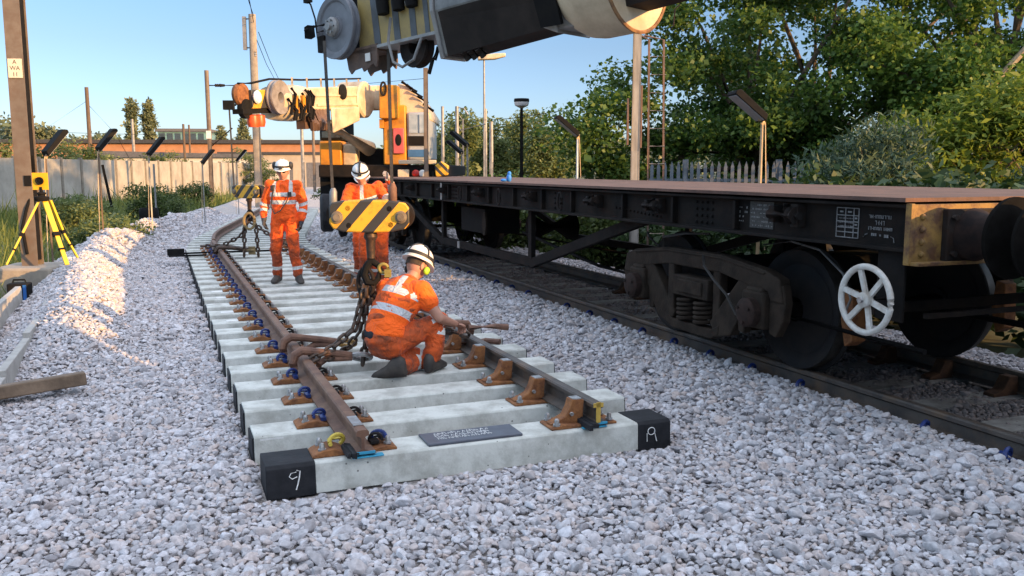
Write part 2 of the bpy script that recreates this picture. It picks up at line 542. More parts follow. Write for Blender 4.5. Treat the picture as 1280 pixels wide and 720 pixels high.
# ballast bed
us = np.concatenate([np.arange(-9, 14, 0.12), np.arange(14, 90, 0.5)])
vs_ = np.concatenate([np.arange(-3.4, 7.0, 0.08), np.arange(7.0, 9.0, 0.3)])
UU, VV = np.meshgrid(us, vs_, indexing='ij')
VVc = VV + curve(UU)
ZZ = terr(VVc, UU) - 0.015
X_ = OX + VVc * CT - UU * ST; Y_ = OY + VVc * ST + UU * CT
nu_, nv_ = UU.shape
verts = np.stack([X_, Y_, ZZ], -1).reshape(-1, 3)
ii = (np.arange(nu_ - 1)[:, None] * nv_ + np.arange(nv_ - 1)[None, :]).reshape(-1)
faces = np.stack([ii, ii + 1, ii + nv_ + 1, ii + nv_], -1)
me = bpy.data.meshes.new('ballast_bed')
me.from_pydata(verts.tolist(), [], faces.tolist())


def ballast_mat():
    m = bpy.data.materials.new('ballast_bed'); m.use_nodes = True
    N = m.node_tree.nodes; L = m.node_tree.links; b = N['Principled BSDF']
    b.inputs['Roughness'].default_value = 0.9
    geo = N.new('ShaderNodeNewGeometry')
    vo = N.new('ShaderNodeTexVoronoi'); vo.inputs['Scale'].default_value = 22
    L.new(geo.outputs['Position'], vo.inputs['Vector'])
    rp = N.new('ShaderNodeValToRGB')
    e = rp.color_ramp.elements
    e[0].position = 0.0; e[0].color = (0.30, 0.27, 0.26, 1); e[1].position = 1.0; e[1].color = (0.46, 0.42, 0.40, 1)
    L.new(vo.outputs['Color'], rp.inputs['Fac'])
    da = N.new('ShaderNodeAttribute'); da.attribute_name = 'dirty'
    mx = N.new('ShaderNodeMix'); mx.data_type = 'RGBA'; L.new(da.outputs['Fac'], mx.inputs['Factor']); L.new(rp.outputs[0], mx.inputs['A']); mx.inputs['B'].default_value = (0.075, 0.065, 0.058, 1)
    L.new(mx.outputs['Result'], b.inputs['Base Color'])
    bp = N.new('ShaderNodeBump'); bp.inputs['Strength'].default_value = 1.0; bp.inputs['Distance'].default_value = 0.03; bp.invert = True
    L.new(vo.outputs['Distance'], bp.inputs['Height']); L.new(bp.outputs[0], b.inputs['Normal'])
    return m


dirty = (sst(4.1, 4.4, VV) * (1 - sst(6.0, 6.4, VV))).reshape(-1).astype(np.float32)  # bed darkened between the rails: oily dirt and the wagon's shade in one tone
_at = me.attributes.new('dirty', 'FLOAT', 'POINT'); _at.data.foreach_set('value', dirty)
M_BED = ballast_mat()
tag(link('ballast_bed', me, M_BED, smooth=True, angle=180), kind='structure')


# ================================================================ ballast stones (nobody could count them): one object
def stone_mat(name, k):
    m = bpy.data.materials.new(name); m.use_nodes = True
    N = m.node_tree.nodes; L = m.node_tree.links; b = N['Principled BSDF']
    b.inputs['Roughness'].default_value = 0.85; b.inputs['Specular IOR Level'].default_value = 0.3
    oi = N.new('ShaderNodeObjectInfo')
    rp = N.new('ShaderNodeValToRGB'); e = rp.color_ramp.elements
    e[0].position = 0.0; e[0].color = (0.30, 0.285, 0.30, 1)
    e[1].position = 1.0; e[1].color = (0.58, 0.57, 0.60, 1)
    for pos, c in ((0.12, (0.37, 0.355, 0.37)), (0.45, (0.45, 0.44, 0.46)), (0.62, (0.50, 0.425, 0.40)), (0.8, (0.52, 0.505, 0.53))):
        x = e.new(pos); x.color = (*c, 1)
    L.new(oi.outputs['Random'], rp.inputs['Fac'])
    geo = N.new('ShaderNodeNewGeometry')
    nz = N.new('ShaderNodeTexNoise'); nz.inputs['Scale'].default_value = 45; nz.inputs['Detail'].default_value = 5
    L.new(geo.outputs['Position'], nz.inputs['Vector'])
    mr = N.new('ShaderNodeMapRange'); mr.inputs['From Min'].default_value = 0.3; mr.inputs['From Max'].default_value = 0.7
    mr.inputs['To Min'].default_value = 0.72; mr.inputs['To Max'].default_value = 1.12
    L.new(nz.outputs['Fac'], mr.inputs['Value'])
    mx = N.new('ShaderNodeVectorMath'); mx.operation = 'SCALE'
    _k = N.new('ShaderNodeVectorMath'); _k.operation = 'MULTIPLY'; _k.inputs[1].default_value = k; L.new(rp.outputs[0], _k.inputs[0]); L.new(_k.outputs[0], mx.inputs[0]); L.new(mr.outputs[0], mx.inputs['Scale'])
    L.new(mx.outputs[0], b.inputs['Base Color'])
    bp = N.new('ShaderNodeBump'); bp.inputs['Strength'].default_value = 0.35; bp.inputs['Distance'].default_value = 0.01
    L.new(nz.outputs['Fac'], bp.inputs['Height']); L.new(bp.outputs[0], b.inputs['Normal'])
    return m


M_STONE = stone_mat('ballast_stone', (1, 1, 1))
M_OILY_SHADED = stone_mat('oily_stone', (0.34, 0.31, 0.29))


def stone_set(mat):
    col = bpy.data.collections.new('stone_shapes')
    for k in range(9):
        bm = bmesh.new()
        n = 16
        pts = RNG.normal(size=(n, 3)); pts /= np.linalg.norm(pts, axis=1)[:, None]
        pts *= np.array([1.25, 0.95, 0.72]) * (0.85 + 0.3 * RNG.random((n, 1)))
        for p in pts: bm.verts.new(p)
        bmesh.ops.convex_hull(bm, input=bm.verts)
        bmesh.ops.delete(bm, geom=[v for v in bm.verts if not v.link_faces], context='VERTS')
        bmesh.ops.bevel(bm, geom=list(bm.edges), offset=0.09, segments=1, affect='EDGES', clamp_overlap=True)
        sm = bpy.data.meshes.new('stone_shape'); bm.to_mesh(sm); bm.free()
        sm.materials.append(mat)
        sm.shade_smooth(); sm.set_sharp_from_angle(angle=R(32))
        col.objects.link(bpy.data.objects.new('stone_shape', sm))
    return col


def scatter(n_per_m2, x0, x1, y0, y1, size, keep):
    A = (x1 - x0) * (y1 - y0)
    n = int(A * n_per_m2)
    s = 1.0 / math.sqrt(n_per_m2)
    gx, gy = np.meshgrid(np.arange(x0, x1, s), np.arange(y0, y1, s))
    x = gx.ravel() + RNG.uniform(-0.5, 0.5, gx.size) * s; y = gy.ravel() + RNG.uniform(-0.5, 0.5, gx.size) * s
    infr = (np.abs(x) < 0.60 * y + 0.9)
    x, y = x[infr], y[infr]
    v, u = to_vu(x, y)
    k = keep(v, u)
    x, y, v, u = x[k], y[k], v[k], u[k]
    z = terr(v, u)
    w = v - curve(u)
    ok = (z > -0.17)
    x, y, z, v, u, w = x[ok], y[ok], z[ok], v[ok], u[ok], w[ok]
    sc = size * RNG.lognormal(0, 0.25, x.size)
    z = z + RNG.uniform(-0.25, 0.55, x.size) * sc
    return np.stack([x, y, z], -1), sc


def keep_all(v, u):
    w = v - curve(u)
    k = (w > -3.6) & (w < 8.0)
    # nothing on rails / sleepers of the wagon's track
    du = np.abs(((u + 0.3) % 0.61) - 0.305)
    k &= ~((np.abs(w - 4.25) < 0.115) | (np.abs(w - 5.755) < 0.115))
    k &= ~((w > 4.25) & (w < 6.3) & (du < 0.135) & (vnoise(u, v, 2.3, 12) < -0.05))
    # under panel one: leave the sleepers clear
    dp = np.abs(((u + 0.305) % 0.61) - 0.305 - 0.1425)
    inside = (v > -0.03) & (v < 2.60) & (u > -0.06) & (u < 14.5)
    k &= ~(inside & (((u + 0.06) % 0.61) < 0.38))
    return k


P1, S1 = scatter(1000, -7, 7.5, 3.0, 9.5, 0.0195, keep_all)
P2, S2 = scatter(520, -12, 6, 9.5, 18, 0.026, keep_all)
P3, S3 = scatter(170, -16, 2, 18, 34, 0.042, keep_all)
# a second, looser layer of bigger stones towards the shoulder by the rail
P4, S4 = scatter(130, -4, 7.5, 3.0, 11, 0.029, lambda v, u: keep_all(v, u) & (RNG.random(v.size) < 0.25 + 0.75 * sst(2.4, 3.2, v)) & (v < 4.1))
P4[:, 2] += 0.012
PP = np.concatenate([P1, P2, P3, P4]); SS = np.concatenate([S1, S2, S3, S4])


def stones(name, label, PP, SS, mat):
    stone_col = stone_set(mat)
    me = bpy.data.meshes.new(name)
    me.from_pydata(PP.tolist(), [], [])
    at = me.attributes.new('rot', 'FLOAT_VECTOR', 'POINT'); rot = RNG.uniform(-1, 1, (len(PP), 3)) * np.array([0.55, 0.55, 3.14159])
    at.data.foreach_set('vector', rot.astype(np.float32).ravel())
    at = me.attributes.new('size', 'FLOAT', 'POINT'); at.data.foreach_set('value', SS.astype(np.float32))
    at = me.attributes.new('pick', 'INT', 'POINT'); at.data.foreach_set('value', RNG.integers(0, 9, len(PP)).astype(np.int32))
    so = bpy.data.objects.new(name, me); COL.objects.link(so)
    tag(so, label, 'ballast', kind='stuff')
    ng = bpy.data.node_groups.new('scatter_stones', 'GeometryNodeTree')
    ng.interface.new_socket('Geometry', in_out='INPUT', socket_type='NodeSocketGeometry')
    ng.interface.new_socket('Geometry', in_out='OUTPUT', socket_type='NodeSocketGeometry')
    gi = ng.nodes.new('NodeGroupInput'); go = ng.nodes.new('NodeGroupOutput')
    m2p = ng.nodes.new('GeometryNodeMeshToPoints')
    iop = ng.nodes.new('GeometryNodeInstanceOnPoints')
    ci = ng.nodes.new('GeometryNodeCollectionInfo'); ci.inputs['Collection'].default_value = stone_col
    ci.inputs['Separate Children'].default_value = True; ci.inputs['Reset Children'].default_value = True

    def named(nm, ty):
        n = ng.nodes.new('GeometryNodeInputNamedAttribute'); n.data_type = ty; n.inputs['Name'].default_value = nm
        return n.outputs['Attribute']
    e2r = ng.nodes.new('FunctionNodeEulerToRotation')
    ng.links.new(named('rot', 'FLOAT_VECTOR'), e2r.inputs[0])
    ng.links.new(gi.outputs[0], m2p.inputs['Mesh']); ng.links.new(m2p.outputs[0], iop.inputs['Points'])
    ng.links.new(ci.outputs[0], iop.inputs['Instance']); iop.inputs['Pick Instance'].default_value = True
    ng.links.new(named('pick', 'INT'), iop.inputs['Instance Index'])
    ng.links.new(e2r.outputs[0], iop.inputs['Rotation'])
    ng.links.new(named('size', 'FLOAT'), iop.inputs['Scale'])
    ng.links.new(iop.outputs[0], go.inputs[0])
    so.modifiers.new('scatter', 'NODES').node_group = ng
    so.data.materials.append(mat)


_v, _u = to_vu(PP[:, 0], PP[:, 1])
_w = _v - curve(_u)
oily = (_w > 4.3 + 0.1 * RNG.random(len(_w))) & (_w < 6.0) & (vnoise(_v, _u, 0.9, 51) < 0.30)  # stones under the wagon: oily, and painted darker for its shade
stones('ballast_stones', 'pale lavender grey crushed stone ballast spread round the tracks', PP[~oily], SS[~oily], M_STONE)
stones('oily_ballast_stones', 'dark oily crushed stone between the rails under the flat wagon', PP[oily], SS[oily], M_OILY_SHADED)
# ================================================================ tracks
def rail_profile():
    # x across, z up; foot 150, height 159, head 72
    h = [(-0.075, 0), (0.075, 0), (0.075, 0.012), (0.03, 0.024), (0.0095, 0.034), (0.0085, 0.105), (0.018, 0.116),
         (0.036, 0.123), (0.036, 0.146), (0.027, 0.157), (0.0, 0.160), (-0.027, 0.157), (-0.036, 0.146), (-0.036, 0.123),
         (-0.018, 0.116), (-0.0085, 0.105), (-0.0095, 0.034), (-0.03, 0.024), (-0.075, 0.012)]
    return h


def rail_mesh(g, pts, zoff=0.0):
    """pts: list of (v, u, z) in the track frame"""
    prof = rail_profile()
    rings = []
    for i, p in enumerate(pts):
        a_ = pts[max(i - 1, 0)]; b_ = pts[min(i + 1, len(pts) - 1)]
        d = Vector((b_[0] - a_[0], b_[1] - a_[1])).normalized()
        n_ = Vector((d.y, -d.x))
        rings.append([(p[0] + n_.x * x, p[1] + n_.y * x, p[2] + z) for x, z in prof])
    g.loft(rings)


def e_clip(g, c, s=1.0, flip=1):
    """spring clip: a looped steel bar"""
    x, y, z = c
    pts = []
    for t in np.linspace(0, 1, 13):
        an = -0.3 + t * 4.4
        pts.append((x + flip * (0.012 + 0.038 * math.cos(an)) * s, y + (0.05 * (t - 0.5)) * s, z + (0.036 + 0.034 * math.sin(an)) * s))
    g.tube(pts, 0.0115 * s, 6)
    g.tube([(x - flip * 0.02 * s, y + 0.055 * s, z + 0.03 * s), (x + flip * 0.04 * s, y + 0.05 * s, z + 0.028 * s), (x + flip * 0.05 * s, y - 0.05 * s, z + 0.03 * s)], 0.0105 * s, 6)


SP = 0.61
NSL = 24
panel = thing('track_panel', 'nearest track panel of pale sleepers, its rails ending in cut ends before the camera', 'track panel', W(0, 0, -0.004), TH, 'new track panels')
panel.scale = (1, 1, 0.9)

# sleeper: 2.57 long, chamfered concrete
def sleeper_mesh(x0, x1, hgt=0.2, wt=0.285, wb=0.30):
    g = G()
    o = 0.1425
    c = 0.012
    poly = [(o - wb / 2, 0), (o + wb / 2, 0), (o + wt / 2, hgt - c), (o + wt / 2 - c, hgt), (o - wt / 2 + c, hgt), (o - wt / 2, hgt - c)]
    g.prism(poly, x0, x1, 'x')
    return g


def bolt(g, x, y, z, r=0.014, h=0.03):
    g.lathe([(r * 1.5, 0), (r * 1.5, h * 0.25), (r, h * 0.25), (r, h * 0.75), (r * 0.6, h)], (x, y, z), (0, 0, 1), 6)


LR, RR = 0.535, 2.04      # rail centres on the panel
first = None
caps = None
for i in range(NSL):
    y0 = i * SP
    if i == 0:
        sl = sleeper_mesh(0.27, 2.33).build('sleeper', M_CONC, panel, bevel=0.004)
        for (a_, b_) in ((0.0, 0.27), (2.33, 2.57)):
            gg = G(); c = 0.016; o = 0.1425; q = 0.004
            gg.prism([(o - 0.15 - q, -0.004), (o + 0.15 + q, -0.004), (o + 0.1425 + q, 0.2 - c), (o + 0.1425 - c, 0.2 + q), (o - 0.1425 + c, 0.2 + q), (o - 0.1425 - q, 0.2 - c)], a_, b_, 'x')
            caps = (caps or []) + [gg.build('end_cap', M_BLACKRUB, panel, bevel=0.005)]
        # chalked marks on the caps
        gg = G(); yq = -0.0125
        gg.tube([(0.165, yq + 0.008, 0.155), (0.135, yq + 0.004, 0.150), (0.125, yq + 0.003, 0.130), (0.140, yq, 0.115), (0.168, yq + 0.003, 0.125)], 0.003, 5)
        gg.tube([(0.165, yq + 0.01, 0.165), (0.185, yq + 0.008, 0.158), (0.180, yq + 0.004, 0.12), (0.168, yq, 0.07), (0.160, yq - 0.003, 0.045)], 0.004, 5)
        gg.build('chalk_mark', M_CHALK, caps[0])
        gg = G(); cx = 2.42
        gg.torus((cx, yq - 0.004, 0.135), (0, -1, 0.05), 0.026, 0.003, 18, 5)
        gg.tube([(cx - 0.028, yq + 0.002, 0.12), (cx - 0.03, yq - 0.002, 0.06)], 0.0035, 5)
        gg.tube([(cx + 0.026, yq + 0.003, 0.13), (cx + 0.034, yq, 0.09), (cx + 0.042, yq - 0.002, 0.055)], 0.0035, 5)
        gg.build('chalk_mark', M_CHALK, caps[1])
    else:
        if first is None:
            first = sleeper_mesh(0, 2.57).build('sleeper', M_CONC, panel, bevel=0.004, loc=(0, y0, 0))
            gg = G(); gg.prism([(0.004, 0.004), (0.281, 0.004), (0.268, 0.185), (0.017, 0.185)], -0.012, 0.0, 'x')
            gg.prism([(0.004, 0.004), (0.281, 0.004), (0.268, 0.185), (0.017, 0.185)], 2.57, 2.582, 'x')
            gg.build_each('end_plate', M_BLACKRUB, first)
            sl = first
        else:
            sl = dup(first, (0, y0, 0), panel)
            if i > 1: pass
# dark cover plate with handwriting on the first sleeper
gp = G(); gp.box((1.235, 0.135, 0.209), (0.60, 0.225, 0.018))
pl = gp.build('cover_plate', pm('slate_plate', (0.075, 0.085, 0.11), (0.055, 0.06, 0.08), rough=0.5, scale=10), panel, bevel=0.005)
gt_ = G()
rr = random.Random(3)
for row in range(3):
    x = 1.02
    while x < 1.36:
        hgt = rr.uniform(0.02, 0.04)
        y = 0.185 - row * 0.045
        gt_.tube([(x, y, 0.219), (x + rr.uniform(-0.008, 0.012), y + hgt, 0.219), (x + 0.014, y + hgt * rr.random(), 0.219), (x + 0.02, y + rr.uniform(-0.004, 0.01), 0.219)], 0.0022, 4)
        x += rr.uniform(0.022, 0.036)
gt_.build('handwriting', M_CHALK, pl)
# white sticker on the second sleeper
gp = G(); gp.box((0.105, SP + 0.004, 0.135), (0.14, 0.005, 0.09), ('X', 0.068))
st = gp.build('sticker', M_WHITEPAINT, panel)
gp = G(); text_into(gp, '77188', 0.034, Matrix.Translation((0.105, SP + 0.001, 0.15)) @ Matrix.Rotation(R(90 - 4), 4, 'X'))
for k in range(2): gp.box((0.1, SP - 0.0005 + 0.001 * k, 0.128 - 0.018 * k), (0.10, 0.002, 0.003))
gp.build('lettering', pm('ink', (0.03, 0.04, 0.1), rough=0.6), st)
# pale paper labels lying on a few sleepers outside the left rail
for i, k in ((9, 0), (11, 1), (12, 0), (8, 1)):
    gp = G(); gp.box((0.22 + 0.02 * k, i * SP + 0.13, 0.2025), (0.19, 0.10, 0.003), ('Z', 0.1 * k))
    gp.build('paper_label', M_WHITEPAINT, panel)

# left rail (rusty) and right rail (dark worn) with short overhanging cut ends
g = G(); rail_mesh(g, [(LR, -0.03, 0.222), (LR, 7, 0.222), (LR + 0.0, NSL * SP - 0.2, 0.222)])
rail_l = g.build('rail', M_RAILRUST, panel, angle=30)
rail_l['label'] = 'reddish brown rusty rail'
g = G(); rail_mesh(g, [(RR, 0.0, 0.222), (RR, 7, 0.222), (RR, NSL * SP - 0.2, 0.222)])
rail_r = g.build('rail', M_RAILWORN, panel, angle=30)
rail_r['label'] = 'dark worn rail held by tall brackets'
# cut face tint and cyan spray near the ends
g = G(); g.box((LR - 0.05, 0.05, 0.2415), (0.05, 0.20, 0.008), ('Y', 0.2)); g.box((LR - 0.044, 0.02, 0.2255), (0.012, 0.14, 0.04))
g.box((LR - 0.085, 0.03, 0.236), (0.02, 0.20, 0.03), ('Y', 0.3)); g.box((LR - 0.062, -0.005, 0.24), (0.02, 0.16, 0.035)); g.box((RR - 0.052, 0.06, 0.2415), (0.05, 0.26, 0.03), ('Y', 0.2)); g.box((RR - 0.085, 0.02, 0.232), (0.025, 0.20, 0.04))
g.build_each('foot_strip', M_BLACKRUB, panel, bevel=0.002)
g = G(); g.box((LR + 0.0, -0.032, 0.234), (0.14, 0.006, 0.02)); g.box((LR + 0.03, -0.012, 0.206), (0.18, 0.05, 0.01)); g.box((RR, -0.002, 0.234), (0.13, 0.006, 0.02)); g.box((RR - 0.02, 0.012, 0.207), (0.17, 0.03, 0.01))
g.build_each('spray_mark', M_CYAN, panel, bevel=0.003)
g = G(); g.box((RR, -0.002, 0.31), (0.03, 0.006, 0.15)); g.box((RR + 0.0, -0.002, 0.365), (0.07, 0.006, 0.03))
g.build('paint_mark', pm('yellow_spray', (0.5, 0.33, 0.06), rough=0.6), panel)
g = G(); g.lathe([(0.036, 0), (0.036, 0.10)], (LR, -0.01, 0.379 - 0.033), (0, 1, 0), 10)
# rusty head of the stock rail at its cut end, a ground patch above it
g = G(); g.box((LR - 0.004, 0.17, 0.3835), (0.056, 0.20, 0.003)); g.build('ground_patch', pm('ground_metal', (0.33, 0.36, 0.38), (0.22, 0.22, 0.22), rough=0.4, metal=0.5, scale=20), panel)

# ---- fastenings, one of each kind, then copied down the panel
def left_plate():
    g = G()
    g.prism([(LR - 0.27, 0.2), (LR + 0.22, 0.2), (LR + 0.22, 0.215), (LR + 0.16, 0.235), (LR + 0.085, 0.222), (LR - 0.085, 0.222), (LR - 0.14, 0.25), (LR - 0.21, 0.245), (LR - 0.27, 0.215)], 0.055, 0.23, 'y')
    return g


def left_bolts():
    g = G()
    for dx, y in ((-0.21, 0.09), (-0.21, 0.195), (0.17, 0.09), (0.17, 0.195)):
        bolt(g, LR + dx, y, 0.236, 0.016, 0.05)
    return g


def chair_mesh():
    g = G()
    # base
    g.prism([(RR - 0.30, 0.2), (RR + 0.16, 0.2), (RR + 0.16, 0.217), (RR - 0.085, 0.221), (RR - 0.22, 0.232), (RR - 0.30, 0.215)], 0.045, 0.24, 'y')
    # upright fin with a concave back
    fin = [(RR - 0.285, 0.225), (RR - 0.09, 0.222), (RR - 0.058, 0.232), (RR - 0.05, 0.385), (RR - 0.135, 0.39), (RR - 0.15, 0.33), (RR - 0.18, 0.275), (RR - 0.235, 0.245)]
    g.prism(fin, 0.10, 0.185, 'y')
    # web bosses behind
    g.cyl((RR - 0.075, 0.19, 0.30), (RR - 0.075, 0.235, 0.30), 0.042, 0.036, 12)
    return g


def chair_bolts():
    g = G()
    for dx, y in ((-0.255, 0.07), (-0.255, 0.215), (0.12, 0.08), (0.12, 0.21)):
        bolt(g, RR + dx, y, 0.225, 0.017, 0.05)
    g.cyl((RR - 0.14, 0.098, 0.29), (RR - 0.14, 0.085, 0.29), 0.014, n=6)
    return g


pl0 = bo0 = cl0 = ch0 = cb0 = ic0 = pd0 = None
for i in range(NSL):
    y0 = i * SP
    if i == 0:
        pl0 = left_plate().build('baseplate', M_RUST, panel, bevel=0.006)
        bo0 = left_bolts().build_each('bolt', M_STEEL, pl0)
        g = G(); e_clip(g, (LR - 0.105, 0.1425, 0.235), 1.15, -1)
        yc = g.build('spring_clip', M_YELCLIP, panel)
        yc['label'] = 'yellow spring clip'
        ch0 = chair_mesh().build('rail_bracket', M_RUST, panel, bevel=0.006)
        g = G(); g.box((RR - 0.095, 0.1425, 0.3905), (0.06, 0.075, 0.006)); g.build('cap', M_STEEL, ch0)
        cb0 = chair_bolts().build_each('bolt', M_STEEL, ch0)
        g = G()
        g.box((LR + 0.098, 0.1425, 0.247), (0.05, 0.09, 0.02)); e_clip(g, (LR + 0.10, 0.1425, 0.235), 0.85, 1)
        ic0 = g.build('inner_clip', M_DKSTEEL, panel)
    else:
        dup(pl0, (0, y0, 0), panel)
        if cl0 is None:
            g = G(); e_clip(g, (LR - 0.105, 0.1425, 0.235), 1.02, -1); g.box((LR - 0.095, 0.1425, 0.245), (0.035, 0.1, 0.025))
            cl0 = g.build('spring_clip', M_BLUE, panel, loc=(0, y0, 0))
        else:
            dup(cl0, (0, y0, 0), panel)
        dup(ch0, (0, y0, 0), panel)
        dup(ic0, (0, y0, 0), panel)
g = G(); e_clip(g, (LR + 0.12, 0.16, 0.235), 1.0, 1); g.build('spring_clip', M_BLUE, panel)

# ---- the second panel further on, already laid, curving away
panel2 = thing('track_panel', 'farther track panel curving away beyond the standing worker, rails stepped at the joint', 'track panel', W(0, 15.0, 0), TH, 'new track panels')
sl2 = None
for i in range(30):
    u = 15.0 + i * SP
    c = float(curve(u)); a_ = math.atan2(float(curve(u + 0.3) - curve(u - 0.3)), 0.6)
    if sl2 is None:
        gq = G(); gq.prism([(-0.1425, 0), (0.1425, 0), (0.13, 0.19), (-0.13, 0.19)], -1.285, 1.285, 'x')
        sl2 = gq.build('sleeper', M_CONC, panel2)
        s_ = sl2
    else:
        s_ = dup(sl2, (0, 0, 0), panel2)
    s_.location = (1.285 + c, u - 15.0, -0.03); s_.rotation_euler = (0, 0, -a_)
for off in (LR, RR):
    g = G(); rail_mesh(g, [(off + float(curve(u)), u - 15.0, 0.19) for u in np.linspace(14.6, 33.3, 40)])
    g.build('rail', M_RAILRUST, panel2, angle=30)

# ---- the wagon's track
tr = thing('railway_track', 'laid track with blue clips under the flat wagon', 'railway track', W(0, 0, 0), TH)
g = G()
sa = None
for i in range(72):
    u = -6.1 + i * SP
    c = float(curve(u))
    if sa is None:
        gq = G(); gq.prism([(-0.14, -0.14), (0.14, -0.14), (0.125, 0.05), (-0.125, 0.05)], 3.72, 6.29, 'x')
        sa = gq.build('sleeper', pm('dirty_concrete', (0.24, 0.235, 0.22), (0.13, 0.125, 0.115), rough=0.9, scale=4, bump=0.2, bscale=50, dirt=(0.07, 0.06, 0.05), dscale=3, damt=0.7), tr, loc=(0, u, 0)); continue
    s_ = dup(sa, (c, u, 0), tr)
for off in (4.25, 5.755):
    g = G(); rail_mesh(g, [(off + float(curve(u)), u, 0.06) for u in np.concatenate([[-8, 0, 8, 13.5], np.linspace(14, 42, 40)])])
    g.build('rail', M_RAILWORN, tr, angle=30)
ck = None
for i in range(50):
    u = -3.05 + i * SP
    c = float(curve(u))
    if ck is None:
        g = G(); e_clip(g, (4.25 - 0.105, 0, 0.07), 1.25, -1); g.box((4.25 - 0.10, 0, 0.08), (0.05, 0.12, 0.035))
        ck = g.build('spring_clip', M_BLUE, tr, loc=(0, u, 0)); continue
    if i % 9 == 5: continue
    dup(ck, (c, u, 0), tr)
# rusty brackets standing by the far rail
bk = None
for i in range(14):
    u = -1.83 + i * SP * 1
    if bk is None:
        g = G(); g.prism([(5.44, 0.05), (5.70, 0.05), (5.70, 0.07), (5.68, 0.2), (5.60, 0.2), (5.54, 0.1), (5.44, 0.075)], -0.05, 0.05, 'y')
        bk = g.build('rail_bracket', pm('old_rust', (0.07, 0.035, 0.018), (0.035, 0.018, 0.012), rough=0.85, spec=0.2, scale=14), tr, bevel=0.005, loc=(0, u, 0)); continue
    dup(bk, (0, u, 0), tr)
# ================================================================ the flat wagon
# local x = across (near side is negative), y = along the track, z = up
wag = thing('flat_wagon', 'black flat wagon with rusty deck, truss bars and white handbrake wheel, no load', 'wagon', W(5.0, 0, 0), TH)
Y0, Y1 = -0.80, 15.1
YM = (Y0 + Y1) / 2
# deck: plank sheet whose near edge is ragged
rr = random.Random(5)
edge = []
y = Y0
while y < Y1:
    edge.append((-1.335 - rr.uniform(0, 0.018), y)); y += rr.uniform(0.12, 0.3)
edge.append((-1.335, Y1))
g = G(); g.prism([(1.33, Y0), (1.33, Y1)] + edge[::-1], 1.604, 1.628, 'z')
g.build('deck', M_DECK, wag, smooth=False)
# sole bars: channels, open side out
for s in (-1, 1):
    g = G()
    x0, x1 = s * 1.235, s * 1.325
    ch_ = [(x0, 1.30), (x1, 1.30), (x1, 1.322), (s * 1.252, 1.328), (s * 1.252, 1.562), (x1, 1.568), (x1, 1.588), (x0, 1.588)]
    g.prism(ch_ if s > 0 else ch_[::-1], Y0 + 0.012, Y1 - 0.012, 'y')
    g.build('sole_bar', M_WAGON, wag, smooth=False, bevel=0.004)
# stiffeners, rivets and fittings on the near sole bar
g = G()
for y in (0.95, 1.85, 2.75, 3.9, 4.7, 5.6, 6.5, 7.4, 8.3, 9.2, 10.1, 11.2, 12.4):
    g.box((-1.275, y, 1.445), (0.05, 0.035, 0.225))
st0 = g.build_each('stiffener', M_WAGON, wag, bevel=0.004)
g = G()
for (ya, na) in ((1.30, 4), (4.25, 3), (8.0, 4), (11.6, 3)):
    for i in range(na):
        for k in range(4):
            g.ball((-1.254, ya + i * 0.075, 1.36 + k * 0.055), 0.014, 8, 5)
for y in np.arange(2.1, 3.0, 0.07):
    g.ball((-1.254, y, 1.37 + 0.06 * (y - 2.1)), 0.012, 8, 5)
g.build('rivets', M_WAGON, wag)
ls0 = None
for (y, s_) in ((0.33, 1.0), (2.15, 0.8), (3.35, 0.8), (5.05, 0.75), (6.9, 0.75), (8.6, 0.7), (10.5, 0.7)):
    g = G()
    g.cyl((-1.33, -0.14, 0), (-1.33, 0.15, 0), 0.036, n=14)
    g.cyl((-1.33, -0.15, 0), (-1.33, -0.09, 0), 0.066, n=16)
    g.cyl((-1.33, -0.185, 0), (-1.33, -0.15, 0), 0.036, 0.03, n=6)
    g.box((-1.29, -0.12, 0), (0.08, 0.07, 0.16)); g.box((-1.29, 0.13, 0), (0.08, 0.06, 0.12))
    g.cyl((-1.30, 0.0, 0.03), (-1.30, 0.0, 0.08), 0.025, n=8)
    if ls0 is None:
        ls0 = g.build('lashing_winch', M_DKSTEEL, wag, bevel=0.004, loc=(0, y, 1.475))
    else:
        c = dup(ls0, (0, y, 1.47), wag); c.scale = (1.0, s_, s_)
# hanging loops
g = G()
for y in (4.1, 6.0, 7.6):
    g.torus((-1.335, y, 1.44), (1, 0.2, 0), 0.075, 0.012, 16, 6, 0, 2 * math.pi, 0.55, 1.35)
g.build_each('lashing_ring', M_DKSTEEL, wag)
# lettering and panels painted on the sole bar
XP = -1.2555
g = G(); g.box((XP, 0.66, 1.455), (0.004, 0.28, 0.20)); fp = g.build('faded_panel', pm('faded_panel', (0.06, 0.06, 0.058), (0.03, 0.03, 0.03), rough=0.8, scale=30, stretch=(1, 1, 2.5)), wag)
g = G()
rr = random.Random(8)
for row in range(6):
    for k in range(14):
        if rr.random() < 0.6: g.box((XP - 0.003, 0.535 + k * 0.019, 1.375 + row * 0.031), (0.002, rr.uniform(0.008, 0.016), rr.uniform(0.006, 0.016)))
for row in range(4):
    for k in range(9):
        if rr.random() < 0.55: g.box((XP - 0.001, 0.84 + k * 0.022, 1.40 + row * 0.035), (0.003, rr.uniform(0.004, 0.014), rr.uniform(0.004, 0.02)))
g.build('faded_lettering', pm('faded_white', (0.22, 0.22, 0.22), (0.10, 0.10, 0.10), rough=0.8, scale=60), fp)
